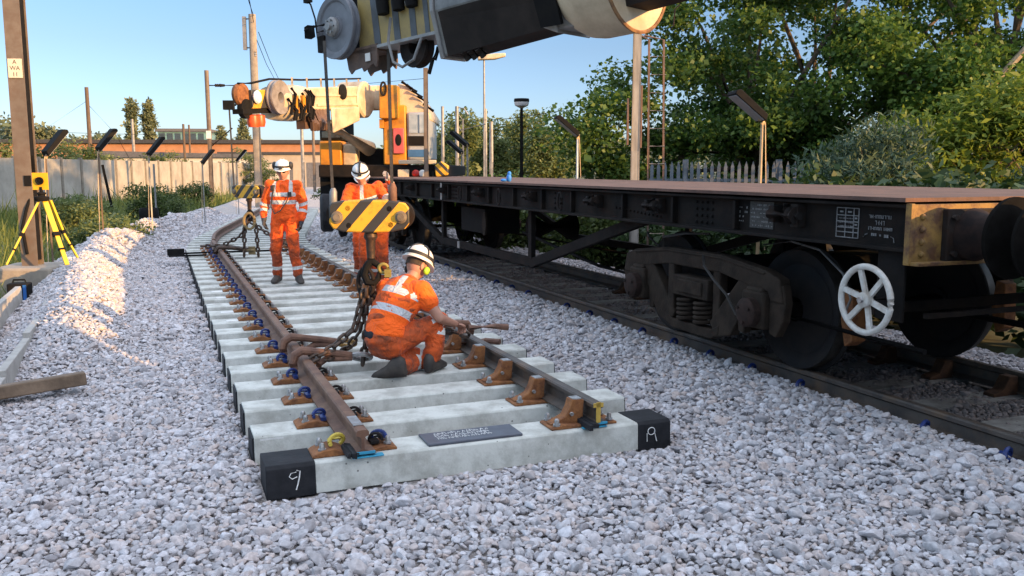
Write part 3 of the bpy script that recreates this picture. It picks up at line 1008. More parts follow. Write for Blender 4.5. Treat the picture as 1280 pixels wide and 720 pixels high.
# load table
g = G()
ya, yb, za, zb = -0.335, -0.135, 1.352, 1.545
for yy in (ya, ya + 0.045, ya + 0.12, yb): g.box((XP, yy, (za + zb) / 2), (0.004, 0.006, zb - za + 0.006))
for zz in (za, za + 0.035, za + 0.065, za + 0.105, za + 0.145, zb): g.box((XP - 0.0015, (ya + yb) / 2, zz), (0.004, yb - ya, 0.006))
tb = g.build('load_table', pm('table_white', (0.21, 0.215, 0.22), (0.12, 0.12, 0.125), rough=0.7, scale=30), wag)
g = G()
for (yy, zz, w_) in ((-0.255, 1.520, 0.035), (-0.18, 1.520, 0.03), (-0.312, 1.48, 0.022), (-0.312, 1.438, 0.022)):
    g.box((XP - 0.002, yy, zz), (0.003, w_, 0.011))
rr = random.Random(9)
for row in range(3):
    for k in range(9): g.box((XP - 0.002, -0.28 + k * 0.015, 1.425 + 0.026 * row), (0.003, rr.uniform(0.005, 0.012), rr.uniform(0.004, 0.012)))
g.build('table_entries', pm('table_white', (0.34, 0.35, 0.36)), tb)
# three lines and the brake arc
g = G()
rr = random.Random(12)
MX = Matrix.Translation((XP, -0.50, 1.487)) @ Matrix.Rotation(R(-90), 4, 'Z') @ Matrix.Rotation(R(90), 4, 'X')
for (zz, n_, hh) in ((1.50, 9, 0.022), (1.462, 4, 0.028), (1.425, 10, 0.02)):
    for k in range(n_):
        yy = -0.515 - (k - (n_ - 1) / 2) * 0.0215
        g.box((XP, yy - 0.006, zz), (0.003, 0.004, hh))
        if rr.random() < 0.7: g.box((XP, yy, zz + rr.choice((-1, 0, 1)) * hh * 0.4), (0.003, 0.011, 0.004))
        if rr.random() < 0.5: g.box((XP, yy + 0.006, zz), (0.003, 0.004, hh))
for k in range(3): g.box((XP, -0.455 - k * 0.016, 1.386), (0.003, 0.011, 0.018))
g.box((XP, -0.525, 1.384), (0.003, 0.012, 0.012))
for k in range(2): g.box((XP, -0.565 - k * 0.02, 1.382), (0.003, 0.014, 0.02))
g.tube([(XP, -0.38, 1.365), (XP, -0.395, 1.38), (XP, -0.415, 1.387)], 0.004, 4); g.tube([(XP, -0.61, 1.382), (XP, -0.635, 1.372), (XP, -0.64, 1.345)], 0.004, 4)
g.build('lettering', pm('table_white', (0.34, 0.35, 0.36)), wag)
g = G(); g.box((-1.33, 8.55, 1.45), (0.006, 0.07, 0.26)); g.box((-1.16, 8.1, 0.64), (0.09, 0.07, 0.105))
g.build_each('white_mark', pm('dull_white', (0.30, 0.29, 0.28), rough=0.8), wag)
# head stock with rivets, near corner plates and buffers
for (yy, d_) in ((Y0, -1), (Y1, 1)):
    g = G(); g.b2((-1.325, yy, 1.225), (1.325, yy + d_ * 0.03, 1.590)); g.box((-1.315, yy + d_ * 0.012, 1.41), (0.03, 0.045, 0.37)); g.b2((-1.32, yy + d_ * 0.03, 1.225), (1.32, yy + d_ * 0.10, 1.247))
    hs = g.build('head_stock', M_HEADSTOCK, wag, bevel=0.004)
    g = G()
    for k in range(4): g.ball((-1.235, yy + d_ * 0.034, 1.29 + k * 0.075), 0.02, 10, 6)
    for k in range(3): g.ball((-0.36, yy + d_ * 0.034, 1.30 + k * 0.1), 0.02, 10, 6)
    g.build('rivets', M_HEADSTOCK, hs)
    for s in (-1, 1):
        x = s * 0.865
        g = G(); g.box((x, yy + d_ * 0.05, 1.40), (0.42, 0.045, 0.32))
        for dx in (-0.165, 0.165):
            for dz in (-0.11, 0.11): g.cyl((x + dx, yy + d_ * 0.07, 1.40 + dz), (x + dx, yy + d_ * 0.10, 1.40 + dz), 0.024, n=6)
        b = g.build('buffer', M_DKSTEEL, wag, bevel=0.006)
        g = G(); g.lathe([(0.165, 0.07), (0.155, 0.11), (0.128, 0.15), (0.128, 0.27), (0.11, 0.275), (0.10, 0.275)], (x, yy, 1.40), (0, d_, 0), 28)
        g.build('buffer_casing', pm('casing_rust', (0.03, 0.019, 0.016), (0.014, 0.011, 0.011), spec=0.12, rough=0.85, scale=10), b)
        g = G(); g.lathe([(0.095, 0.2), (0.095, 0.32), (0.20, 0.325), (0.24, 0.335), (0.24, 0.36), (0.21, 0.375), (0.05, 0.39), (0.0, 0.391)], (x, yy, 1.40), (0, d_, 0), 36)
        g.build('buffer_head', pm('buffer_grease', (0.010, 0.0095, 0.009), (0.006, 0.0055, 0.005), rough=0.95, spec=0.03, scale=9), b)
    # draw hook
    g = G(); g.box((0, yy + d_ * 0.05, 1.40), (0.3, 0.05, 0.22)); g.tube([(0, yy + d_ * 0.06, 1.40), (0, yy + d_ * 0.28, 1.40), (0, yy + d_ * 0.35, 1.44), (0, yy + d_ * 0.33, 1.5)], [0.045, 0.045, 0.04, 0.03], 10)
    g.build('draw_hook', M_DKSTEEL, wag, bevel=0.004)
# under-frame: centre sills, cross members, truss bars
g = G()
for x in (-0.35, 0.35): g.b2((x - 0.05, Y0 + 0.04, 1.22), (x + 0.05, Y1 - 0.04, 1.585))
for y in np.arange(0.4, 15, 1.6): g.b2((-1.23, y, 1.32), (1.23, y + 0.08, 1.56))
g.build_each('cross_member', M_BLACK, wag, smooth=False)
for s in (-1, 1):
    x = s * 1.15
    yb_, ye_ = 5.2, YM * 2 - 5.2
    g = G()
    g.bar((x, 2.25, 1.40), (x, yb_ + 0.03, 0.645), 0.075, 0.11)
    g.bar((x, yb_ - 0.02, 0.64), (x, ye_ + 0.02, 0.64), 0.073, 0.108)
    g.bar((x, ye_ - 0.03, 0.645), (x, YM * 2 - 2.25, 1.40), 0.075, 0.11)
    g.build('truss_bar', M_WAGON, wag, smooth=False, bevel=0.004)
    for y in (yb_ + 0.12, ye_ - 0.12):
        g = G(); g.b2((x - 0.03, y - 0.05, 0.69), (x + 0.03, y + 0.05, 1.30)); g.b2((x - 0.045, y - 0.09, 0.69), (x + 0.045, y + 0.09, 0.705))
        g.build('queen_post', M_WAGON, wag, smooth=False)
# brake gear below the frame
g = G(); g.cyl((-0.75, 6.3, 1.0), (-0.1, 6.3, 1.0), 0.19, n=20); g.build('brake_cylinder', M_WAGON, wag)
g = G(); g.b2((-1.05, 7.3, 0.85), (-0.5, 8.4, 1.22)); g.build('brake_box', M_BLACK, wag, bevel=0.01)
g = G(); g.prism([(7.12, 0.86), (7.2, 0.84), (7.24, 1.0), (7.2, 1.18), (7.12, 1.18), (7.08, 1.0)], -1.12, -1.09, 'x'); g.build('brake_lever', M_BOGIE, wag)
g = G(); g.tube([(-0.9, -0.6, 0.62), (-0.9, 4.0, 0.72), (-0.9, 6.2, 0.95)], 0.02, 8); g.tube([(0.2, -0.6, 0.7), (0.2, 14, 0.7)], 0.025, 8); g.build_each('brake_rod', M_BLACK, wag)
g = G(); g.b2((-1.05, -0.30, 0.83), (1.1, -0.25, 0.90)); g.b2((-1.0, -0.7, 0.86), (1.1, -0.66, 0.89)); g.build_each('end_bar', M_WAGON, wag)

# bogies
bog = thing('bogie', None, None, (0, 1.655, 0)); bog.parent = wag; bog.rotation_euler = (0, 0, 0)


def side_frame(s):
    g = G()
    x0, x1 = s * 1.10, s * 1.20
    lo, hi = min(x0, x1), max(x0, x1)
    top = [(-1.21, 0.80), (-1.16, 0.98), (-0.98, 1.035), (-0.42, 1.10), (0.42, 1.10), (0.98, 1.035), (1.16, 0.98), (1.21, 0.80), (1.06, 0.80), (1.02, 0.87), (0.80, 0.89), (0.40, 0.95), (-0.40, 0.95), (-0.80, 0.89), (-1.02, 0.87), (-1.06, 0.80)]
    g.prism(top, lo, hi, 'x')
    e = 0.004
    for k in (-1, 1):
        g.prism([(k * 0.92, 0.94), (k * 0.70, 0.97), (k * 0.27, 0.52), (k * 0.36, 0.40), (k * 0.56, 0.45)], lo + e, hi - e, 'x')       # struts
        g.prism([(k * 0.40, 1.0), (k * 0.30, 1.0), (k * 0.30, 0.50), (k * 0.40, 0.46)], lo + 2 * e, hi - 2 * e, 'x')                # bolster columns
        g.prism([(k * 0.68, 0.94), (k * 0.62, 0.74), (k * 0.66, 0.50), (k * 0.73, 0.50), (k * 0.75, 0.75), (k * 0.78, 0.94)], lo + 3 * e, hi - 3 * e, 'x')   # pedestal legs
        g.prism([(k * 1.04, 0.92), (k * 1.035, 0.72), (k * 1.04, 0.55), (k * 1.12, 0.53), (k * 1.20, 0.66), (k * 1.225, 0.80), (k * 1.19, 0.94)], lo + 3 * e, hi - 3 * e, 'x')
    g.prism([(-0.42, 0.52), (-0.30, 0.46), (0.30, 0.46), (0.42, 0.52), (0.40, 0.42), (0.30, 0.375), (-0.30, 0.375), (-0.40, 0.42)], lo - e, hi + e, 'x')
    # outer ribs along the top chord
    g.prism([(-1.0, 1.02), (-0.42, 1.085), (0.42, 1.085), (1.0, 1.02), (0.98, 0.995), (0.42, 1.06), (-0.42, 1.06), (-0.98, 0.995)], s * 1.20 - 0.01, s * 1.20 + 0.025, 'x')
    return g


for s in (-1, 1):
    f = side_frame(s).build('side_frame', M_BOGIE, bog, smooth=False, bevel=0.012)
    g = G()
    for yy in (-0.13, 0.13):
        pts = [(s * 1.15 + 0.085 * math.cos(t), yy + 0.085 * math.sin(t), 0.475 + 0.20 * t / (2 * math.pi * 5)) for t in np.linspace(0, 2 * math.pi * 5, 80)]
        g.tube(pts, 0.017, 6)
    g.build_each('spring', M_BOGIE, bog)
    g = G(); g.b2((s * 1.05, -0.27, 0.69), (s * 1.22, 0.27, 0.87)); g.b2((s * 1.215, -0.19, 0.72), (s * 1.235, 0.19, 0.84))
    g.build('bolster', M_BOGIE, bog, bevel=0.012)
    for yy in (-0.895, 0.895):
        g = G(); g.box((s * 1.14, yy, 0.72), (0.2, 0.27, 0.29)); g.box((s * 1.15, yy, 0.87), (0.16, 0.20, 0.05))
        ax = g.build('axle_box', M_BOGIE, bog, bevel=0.02)
        g = G(); g.lathe([(0.115, 0), (0.115, 0.06), (0.10, 0.075), (0.06, 0.085), (0.0, 0.085)], (s * 1.24, yy, 0.70), (s, 0, 0), 20)
        for k in range(3):
            an = k * 2.09 + 0.5; g.cyl((s * 1.31, yy + 0.075 * math.cos(an), 0.70 + 0.075 * math.sin(an)), (s * 1.335, yy + 0.075 * math.cos(an), 0.70 + 0.075 * math.sin(an)), 0.017, n=6)
        g.build('axle_cover', pm('axle_cover', (0.036, 0.022, 0.019), (0.02, 0.014, 0.012), spec=0.15, rough=0.8, scale=20), ax)
g = G(); g.b2((-1.04, -0.2, 0.74), (1.04, 0.2, 1.02)); g.cyl((0, 0, 1.0), (0, 0, 1.24), 0.22, n=20); g.build('centre_beam', M_BLACK, bog, smooth=False)
for yy in (-0.895, 0.895):
    g = G(); g.cyl((-1.1, yy, 0.695), (1.1, yy, 0.695), 0.075, n=16); g.build('axle', M_DKSTEEL, bog)
    for s in (-1, 1):
        g = G()
        x = s * 0.7525
        g.lathe([(0.09, -0.085), (0.10, 0.075), (0.16, 0.055), (0.36, 0.02), (0.405, 0.055), (0.44, 0.063), (0.472, 0.058), (0.476, -0.045), (0.503, -0.052), (0.503, -0.072), (0.46, -0.085), (0.40, -0.07), (0.36, -0.03), (0.14, -0.05)],
                (x, yy, 0.697), (s, 0, 0), 48)
        w_ = g.build('wheel', M_WHEEL, bog, angle=40)
        g = G(); g.lathe([(0.4765, -0.04), (0.4765, 0.052), (0.474, 0.056), (0.474, -0.04)], (x, yy, 0.697), (s, 0, 0), 48, closed=True); g.build('wheel_tread', M_TYRE, w_)
# hoses draped from the frame to the bogie
g = G()
g.tube([(-1.22, 0.45, 1.10), (-1.25, 0.40, 1.19), (-1.2, 0.12, 1.24), (-1.1, -0.1, 1.25)], 0.011, 6)
g.tube([(-1.24, -0.22, 1.08), (-1.27, -0.28, 1.0), (-1.27, -0.42, 0.9), (-1.27, -0.6, 0.80), (-1.26, -0.72, 0.66), (-1.25, -0.85, 0.64)], 0.012, 6)
g.tube([(-1.2, 0.55, 1.09), (-1.22, 0.7, 1.17), (-1.15, 0.85, 1.2)], 0.011, 6)
g.build_each('brake_hose', pm('grey_hose', (0.045, 0.042, 0.04), rough=0.7, spec=0.2), bog)
b2 = bog.copy(); COL.objects.link(b2); b2.parent = wag; b2.location = (0, YM * 2 - 1.655, 0)
for ch_ in list(bog.children):
    c = ch_.copy(); COL.objects.link(c); c.parent = b2
    for k in list(ch_.children):
        d_ = k.copy(); COL.objects.link(d_); d_.parent = c
# loose light-coloured hose arcs beside the near wheel
g = G(); g.tube([(-1.0, 0.95, 1.20), (-1.02, 0.6, 1.255), (-1.05, 0.25, 1.22), (-1.1, -0.05, 1.08), (-1.18, -0.22, 0.93), (-1.3, -0.3, 0.86)], 0.008, 6)
g.build('brake_cable', pm('pale_cable', (0.13, 0.13, 0.13), rough=0.6, spec=0.2), wag)
# handbrake wheel on its bracket
hx, hy, hz = -1.45, -0.63, 1.0
g = G(); g.b2((-1.27, hy - 0.12, 0.86), (-1.25, hy + 0.10, 1.31)); g.cyl((-1.26, hy, hz), (hx, hy, hz), 0.022, n=10)
g.build('handbrake_bracket', M_WAGON, wag, bevel=0.004)
g = G()
g.torus((hx, hy, hz), (1, 0, 0), 0.205, 0.020, 40, 10)
for k in range(6):
    an = k * math.pi / 3 + 0.25
    g.bar((hx + 0.012, hy + 0.03 * math.cos(an), hz + 0.03 * math.sin(an)), (hx, hy + 0.20 * math.cos(an), hz + 0.20 * math.sin(an)), 0.018, 0.034)
g.lathe([(0.048, -0.02), (0.048, 0.02), (0.035, 0.03), (0.0, 0.03)], (hx, hy, hz), (-1, 0, 0), 18)
hw = g.build('handbrake_wheel', pm('handwheel_white', (0.56, 0.56, 0.54), (0.42, 0.41, 0.38), rough=0.55, scale=16, dirt=(0.32, 0.24, 0.17), dscale=14, damt=0.5), wag, angle=50)
g = G(); g.cyl((hx - 0.03, hy, hz), (hx - 0.05, hy, hz), 0.02, n=6); g.build('nut', M_STEEL, hw)
# rust-coloured lumps (brake blocks) behind the handwheel
g = G(); g.prism([(0.12, 0.55), (0.2, 0.5), (0.25, 0.7), (0.22, 0.92), (0.14, 0.9)], -0.83, -0.70, 'x'); g.prism([(0.12, 0.55), (0.2, 0.5), (0.25, 0.7), (0.22, 0.92), (0.14, 0.9)], 0.70, 0.83, 'x')
g.build_each('brake_block', M_RUST, wag, bevel=0.008)
# ================================================================ the near rail crane: its boom reaches in from beside the camera
H0 = Vector((-1.37, 7.2, 2.91))
PIV = W(5.0, -6.3, 0)
PIV.z = 3.42
bd = PIV - H0
blen = bd.length
bx = bd.normalized()
by = Vector((-bx.y, bx.x, 0)).normalized()          # horizontal
if by.y > 0: by = -by                                # towards the camera
bz = bx.cross(by) * (1 if bx.cross(by).z > 0 else -1)
crane = thing('rail_crane', 'big rail crane whose greasy grey boom and sheave wheels hang overhead', 'crane', W(5.0, -8.0, 0.22), TH)
CI = Matrix.Translation(W(5.0, -8.0, 0.22)) @ Matrix.Rotation(TH, 4, 'Z')
CI = CI.inverted()
BM = CI @ Matrix((bx.to_4d(), by.to_4d(), bz.to_4d(), (0, 0, 0, 1))).transposed()
_m = Matrix.Identity(4)
for i_, a_ in enumerate((bx, by, bz)):
    for k_ in range(3): _m[k_][i_] = a_[k_]
for k_ in range(3): _m[k_][3] = H0[k_]
BM = CI @ _m        # boom coordinates (s along boom, o towards camera, h up) -> crane local


def bsec(g, s0, s1, prof0, prof1):
    g.loft([[tuple(BM @ Vector((s0, o, h))) for o, h in prof0], [tuple(BM @ Vector((s1, o, h))) for o, h in prof1]])


def bbox(g, lo, hi):
    c = [(lo[i] + hi[i]) / 2 for i in range(3)]; s = [abs(hi[i] - lo[i]) for i in range(3)]
    x, y, z = s[0] / 2, s[1] / 2, s[2] / 2
    vs = [(-x, -y, -z), (x, -y, -z), (x, y, -z), (-x, y, -z), (-x, -y, z), (x, -y, z), (x, y, z), (-x, y, z)]
    fs = [(0, 3, 2, 1), (4, 5, 6, 7), (0, 1, 5, 4), (1, 2, 6, 5), (2, 3, 7, 6), (3, 0, 4, 7)]
    g.add(vs, fs, BM @ Matrix.Translation(c))


def bp(s, o, h): return tuple(BM @ Vector((s, o, h)))


def bdir(s, o, h): return BM.to_3x3() @ Vector((s, o, h))


def prof(w, top, fold, bot, wb):
    return [(w, top), (w, fold), (w * 0.93, fold - 0.05), (wb, bot), (-wb, bot), (-w * 0.93, fold - 0.05), (-w, fold), (-w, top)]


OFS = -0.19
def sh(p, o=OFS): return [(a + o, b) for a, b in p]


# inner boom section (grey, with a darker coat underneath)
g = G(); bsec(g, 1.12, 4.0, sh(prof(0.19, 0.36, -0.06, -0.37, 0.11)), sh(prof(0.19, 0.40, -0.03, -0.24, 0.11)))
g.build('inner_boom', M_GREYBOOM, crane, smooth=False, bevel=0.012)
g = G()
bsec(g, 1.16, 3.9, sh([(0.193, -0.075), (0.178, -0.12), (0.113, -0.374), (-0.113, -0.374), (-0.178, -0.12), (-0.193, -0.075)]), sh([(0.193, -0.04), (0.178, -0.08), (0.113, -0.245), (-0.113, -0.245), (-0.178, -0.08), (-0.193, -0.04)]))
g.build('grease_coat', M_BOOMDARK, crane, smooth=False)
g = G(); bsec(g, 1.085, 1.12, sh(prof(0.205, 0.38, -0.06, -0.385, 0.12)), sh(prof(0.205, 0.38, -0.06, -0.385, 0.12)))
g.build('boom_end_plate', M_GALV, crane, smooth=False, bevel=0.006)
# outer boom section with its thick collar and pale hood
g = G(); bsec(g, 2.22, 2.40, sh(prof(0.27, 0.42, -0.02, -0.36, 0.15)), sh(prof(0.27, 0.46, 0.0, -0.36, 0.15))); bsec(g, 2.70, 4.2, sh(prof(0.22, 0.46, 0.22, 0.08, 0.12)), sh(prof(0.22, 0.5, 0.25, 0.08, 0.12)))
g.build('outer_boom', M_GREYBOOM, crane, smooth=False, bevel=0.012)
g = G(); bsec(g, 2.10, 2.23, sh(prof(0.285, 0.44, -0.03, -0.33, 0.16)), sh(prof(0.285, 0.44, -0.02, -0.385, 0.165)))
g.build('boom_collar', M_GALV, crane, smooth=False, bevel=0.008)
g = G(); bsec(g, 2.12, 2.30, sh([(0.30, -0.08), (0.20, -0.34), (0.175, -0.33), (0.275, -0.07)], OFS), sh([(0.31, -0.07), (0.215, -0.35), (0.19, -0.34), (0.285, -0.06)], OFS))
g.build('slide_pad', M_BLACK, crane, smooth=False)  # black strip standing in for the shaded opening in the collar
# rounded pale hood round the end of the outer section: a D-shaped end plate faces the crane
g = G()
rings = []
for s, k in ((2.30, 0.84), (2.38, 0.96), (2.46, 1.0), (2.72, 1.0)):
    rings.append([bp(s, OFS + 0.335 * k * math.cos(t), -0.06 + 0.375 * k * math.sin(t)) for t in np.linspace(math.pi, 2 * math.pi, 26)] + [bp(s, OFS + 0.335 * k, 0.34), bp(s, OFS - 0.335 * k, 0.34)])
g.loft(rings)
g.build('boom_hood', M_CREAM, crane, angle=50)
g = G(); g.tube([bp(2.72, OFS + 0.337 * math.cos(t), -0.06 + 0.377 * math.sin(t)) for t in np.linspace(math.pi, 2 * math.pi, 26)], 0.012, 6); g.build('hood_rim', pm('rim_rust', (0.26, 0.14, 0.06), (0.13, 0.07, 0.04), rough=0.8, scale=22), crane)
g = G()
for t in (0.0, 0.07, 0.15):
    g.tube([bp(1.3 + t, OFS + 0.1, -0.36), bp(1.31 + t, OFS + 0.05, -0.41)], 0.028, 6)
g.build_each('roller_lug', M_BOOMDARK, crane)

# boom head: yellow box with black straps
g = G(); bbox(g, (0.16, -0.31, -0.19), (1.085, -0.065, 0.40)); g.build('boom_head', pm('head_yellow', (0.36, 0.26, 0.085), (0.27, 0.20, 0.075), rough=0.55, scale=4, dirt=(0.11, 0.09, 0.06), dscale=5, damt=0.6), crane, smooth=False, bevel=0.006)
g = G(); bbox(g, (0.12, -0.33, -0.215), (1.085, -0.03, -0.19)); g.build('head_flange', M_GALV, crane, bevel=0.003)
g = G()
for s0, w_, tl in ((0.36, 0.075, -0.06), (0.60, 0.07, -0.05), (0.79, 0.065, -0.04), (0.95, 0.05, -0.05)):
    g.add([bp(s0, -0.061, -0.188), bp(s0 + w_, -0.061, -0.188), bp(s0 + w_ + tl, -0.061, 0.40), bp(s0 + tl, -0.061, 0.40),
           bp(s0, -0.07, -0.188), bp(s0 + w_, -0.07, -0.188), bp(s0 + w_ + tl, -0.07, 0.40), bp(s0 + tl, -0.07, 0.40)],
          [(0, 1, 2, 3), (7, 6, 5, 4), (0, 4, 5, 1), (1, 5, 6, 2), (2, 6, 7, 3), (3, 7, 4, 0)])
g.build_each('stripe', pm('grey_stripe', (0.075, 0.085, 0.10), (0.04, 0.045, 0.05), rough=0.5), crane)
g = G()
for s0 in (0.52, 0.70, 0.85):
    g.lathe([(0.0, 0), (0.045, 0.0), (0.05, 0.05), (0.05, 0.3), (0.04, 0.32)], bp(s0, -0.03, 0.02), bdir(-0.1, 0, 1), 12)
g.build_each('hose_bundle', M_BLACK, crane)
g = G()
for k in range(9):
    s0 = 0.86 + 0.05 * k
    g.tube([bp(s0, -0.02, 0.15), bp(s0 + 0.03, 0.02, 0.2), bp(s0 + 0.02, 0.0, 0.32)], 0.022, 6)
bbox(g, (0.8, -0.06, 0.155), (1.3, 0.0, 0.20))
g.build('valve_block', M_BOOMDARK, crane)
# white writing on the strap
g = G()
for k in range(4): 
    s0 = 0.715 - 0.004 * k; h0 = 0.05 + 0.045 * k
    for q in range(3): g.tube([bp(s0 + 0.016 * q, -0.058, h0), bp(s0 + 0.016 * q + 0.006, -0.058, h0 + 0.03)], 0.004, 4)
g.build('strap_marking', M_CHALK, crane)
# large sheave wheel on the near side, a second lower one behind
g = G()
g.lathe([(0.065, -0.05), (0.065, 0.035), (0.085, 0.035), (0.09, 0.02), (0.19, 0.018), (0.205, 0.03), (0.243, 0.034), (0.247, 0.028), (0.247, 0.012), (0.22, 0.0), (0.22, -0.012), (0.247, -0.025), (0.247, -0.04), (0.2, -0.045)], bp(0, 0.02, 0), bdir(0, 1, 0), 56)
sv = g.build('sheave_wheel', pm('sheave_grey', (0.155, 0.165, 0.19), (0.11, 0.12, 0.14), rough=0.55, scale=8), crane, angle=30)
g = G(); g.lathe([(0.075, 0.03), (0.075, 0.06), (0.06, 0.075), (0.03, 0.08), (0.03, 0.10), (0, 0.10)], bp(0, 0.02, 0), bdir(0, 1, 0), 24)
for k in range(6):
    an = k * math.pi / 3; g.cyl(bp(0.052 * math.cos(an), 0.085, 0.052 * math.sin(an)), bp(0.052 * math.cos(an), 0.108, 0.052 * math.sin(an)), 0.011, n=6)
g.build('sheave_hub', M_GALV, sv)
g = G(); g.lathe([(0.05, -0.04), (0.05, 0.04), (0.20, 0.03), (0.235, 0.04), (0.235, 0.02), (0.20, 0.0), (0.235, -0.02), (0.235, -0.04), (0.2, -0.03)], bp(0.02, -0.15, 0.0), bdir(0, 1, 0), 40)
g.build('sheave_wheel', M_BLACK, crane, angle=30)
g = G(); g.lathe([(0.05, -0.04), (0.05, 0.04), (0.12, 0.03), (0.145, 0.045), (0.15, 0.03), (0.125, 0.0), (0.15, -0.03), (0.145, -0.045), (0.12, -0.03)], bp(0.76, -0.14, -0.25), bdir(0, 1, 0), 36)
g.build('lower_sheave', M_DKSTEEL, crane, angle=30)
g = G(); g.tube([bp(0.60, -0.03, -0.02), bp(0.62, 0.02, -0.2), bp(0.68, 0.03, -0.36), bp(0.78, 0.03, -0.41), bp(0.90, 0.02, -0.37), bp(0.95, -0.02, -0.22)], 0.011, 8)
g.build('looped_hose', pm('grey_hose2', (0.20, 0.20, 0.20), rough=0.5), crane)
# hanging bracket plates under the head, limit weight and wires at the tip
g = G()
for o in (-0.03, -0.22):
    pr = [(0.02, -0.18), (0.42, -0.18), (0.42, -0.30), (0.40, -0.355), (0.36, -0.32), (0.30, -0.35), (0.24, -0.37), (0.22, -0.335), (0.12, -0.345), (0.08, -0.37), (0.05, -0.33)]
    g.add([bp(s, o, h) for s, h in pr] + [bp(s, o - 0.014, h) for s, h in pr], [tuple(range(11)), tuple(range(11, 22))[::-1]] + [(i, (i + 1) % 11, 11 + (i + 1) % 11, 11 + i) for i in range(11)])
bbox(g, (0.03, -0.22, -0.23), (0.41, -0.03, -0.20))
g.build('hanger_bracket', pm('bracket_brown', (0.12, 0.075, 0.055), (0.07, 0.045, 0.035), rough=0.7, scale=10), crane)
g = G(); bbox(g, (0.285, -0.022, -0.30), (0.345, -0.017, -0.24)); g.build('white_label', M_WHITEPAINT, crane)
g = G(); g.tube([bp(-0.06, 0.1, 0.02), bp(-0.2, 0.1, 0.03), bp(-0.30, 0.12, 0.01)], 0.012, 6)
g.loft([[bp(-0.22 - 0.09 * t + d_, 0.12, -0.07 + 0.02 * t + e_) for d_, e_ in ((0, 0), (0.06, 0.01), (0.05, 0.10), (0.0, 0.09))] for t in (0, 1)])
g.build('limit_paddle', M_BLACK, crane)
g = G(); g.tube([bp(-0.05, 0.12, -0.03), bp(-0.14, 0.12, -0.03), bp(-0.15, 0.12, 0.08), bp(-0.20, 0.12, 0.20), bp(-0.25, 0.12, 0.24)], 0.007, 6)
bbox(g, (-0.27, 0.10, 0.22), (-0.20, 0.14, 0.28)); g.build('limit_wire', M_BLACK, crane)
g = G(); bbox(g, (-0.23, -0.02, -0.17), (-0.14, 0.06, -0.04)); g.build('rope_guide', M_DKSTEEL, crane, bevel=0.006)
g = G(); g.tube([bp(1.08, -0.06, -0.30), bp(1.03, -0.04, -0.40), bp(0.99, -0.04, -0.48)], 0.014, 6); g.tube([bp(0.98, -0.15, -0.2), bp(1.02, -0.12, -0.30), bp(1.0, -0.1, -0.38)], 0.009, 6)
g.build_each('loose_hose', M_BLACK, crane)
# boom base, cab, body and chassis (beside and behind the camera; they throw the shade over the panel)
g = G(); bsec(g, 4.2, blen - 0.2, sh(prof(0.30, 0.7, 0.3, 0.10, 0.16)), sh(prof(0.34, 0.7, 0.1, -0.3, 0.2))); g.build('boom_base', M_CREAM, crane, smooth=False)
g = G(); g.b2((-1.3, 6.05, 0.9), (1.3, 6.13, 1.44)); g.b2((-0.5, 3.1, 0.9), (0.5, 6.06, 1.3)); g.build('buffer_beam', M_WAGON, crane, bevel=0.01)  # beam and buffers added to shade the wagon's buffer
for s in (-1, 1):
    g = G(); g.lathe([(0.13, 0.0), (0.12, 0.3), (0.09, 0.31), (0.09, 0.50), (0.2, 0.51), (0.235, 0.53), (0.235, 0.55), (0.2, 0.565), (0, 0.58)], (s * 0.865, 6.13, 1.18), (0, 1, 0), 32); g.build('buffer', pm('buffer_grease', (0.010, 0.0095, 0.009)), crane)
g = G(); g.b2((-1.3, -4.2, 0.75), (1.3, 3.2, 1.25)); g.build('chassis', M_WAGON, crane, bevel=0.02)
g = G(); g.b2((-1.35, -3.6, 1.35), (1.35, 0.4, 3.55)); g.build('engine_house', M_YELLOW, crane, bevel=0.05)
g = G(); g.b2((-1.3, 0.5, 1.35), (-0.35, 2.3, 3.3)); g.build('cab', M_YELLOW, crane, bevel=0.05)
g = G(); g.b2((0.35, 0.5, 1.35), (1.3, 2.6, 3.2)); g.build('winch_house', M_CREAM, crane, bevel=0.05)
for y in (-3.2, -1.6, 1.2, 2.6):
    for s in (-1, 1):
        g = G(); g.lathe([(0.1, -0.06), (0.42, -0.06), (0.45, -0.05), (0.42, 0.06), (0.1, 0.07)], (s * 0.7525, y, 0.42), (s, 0, 0), 32); g.build('wheel', M_WHEEL, crane)

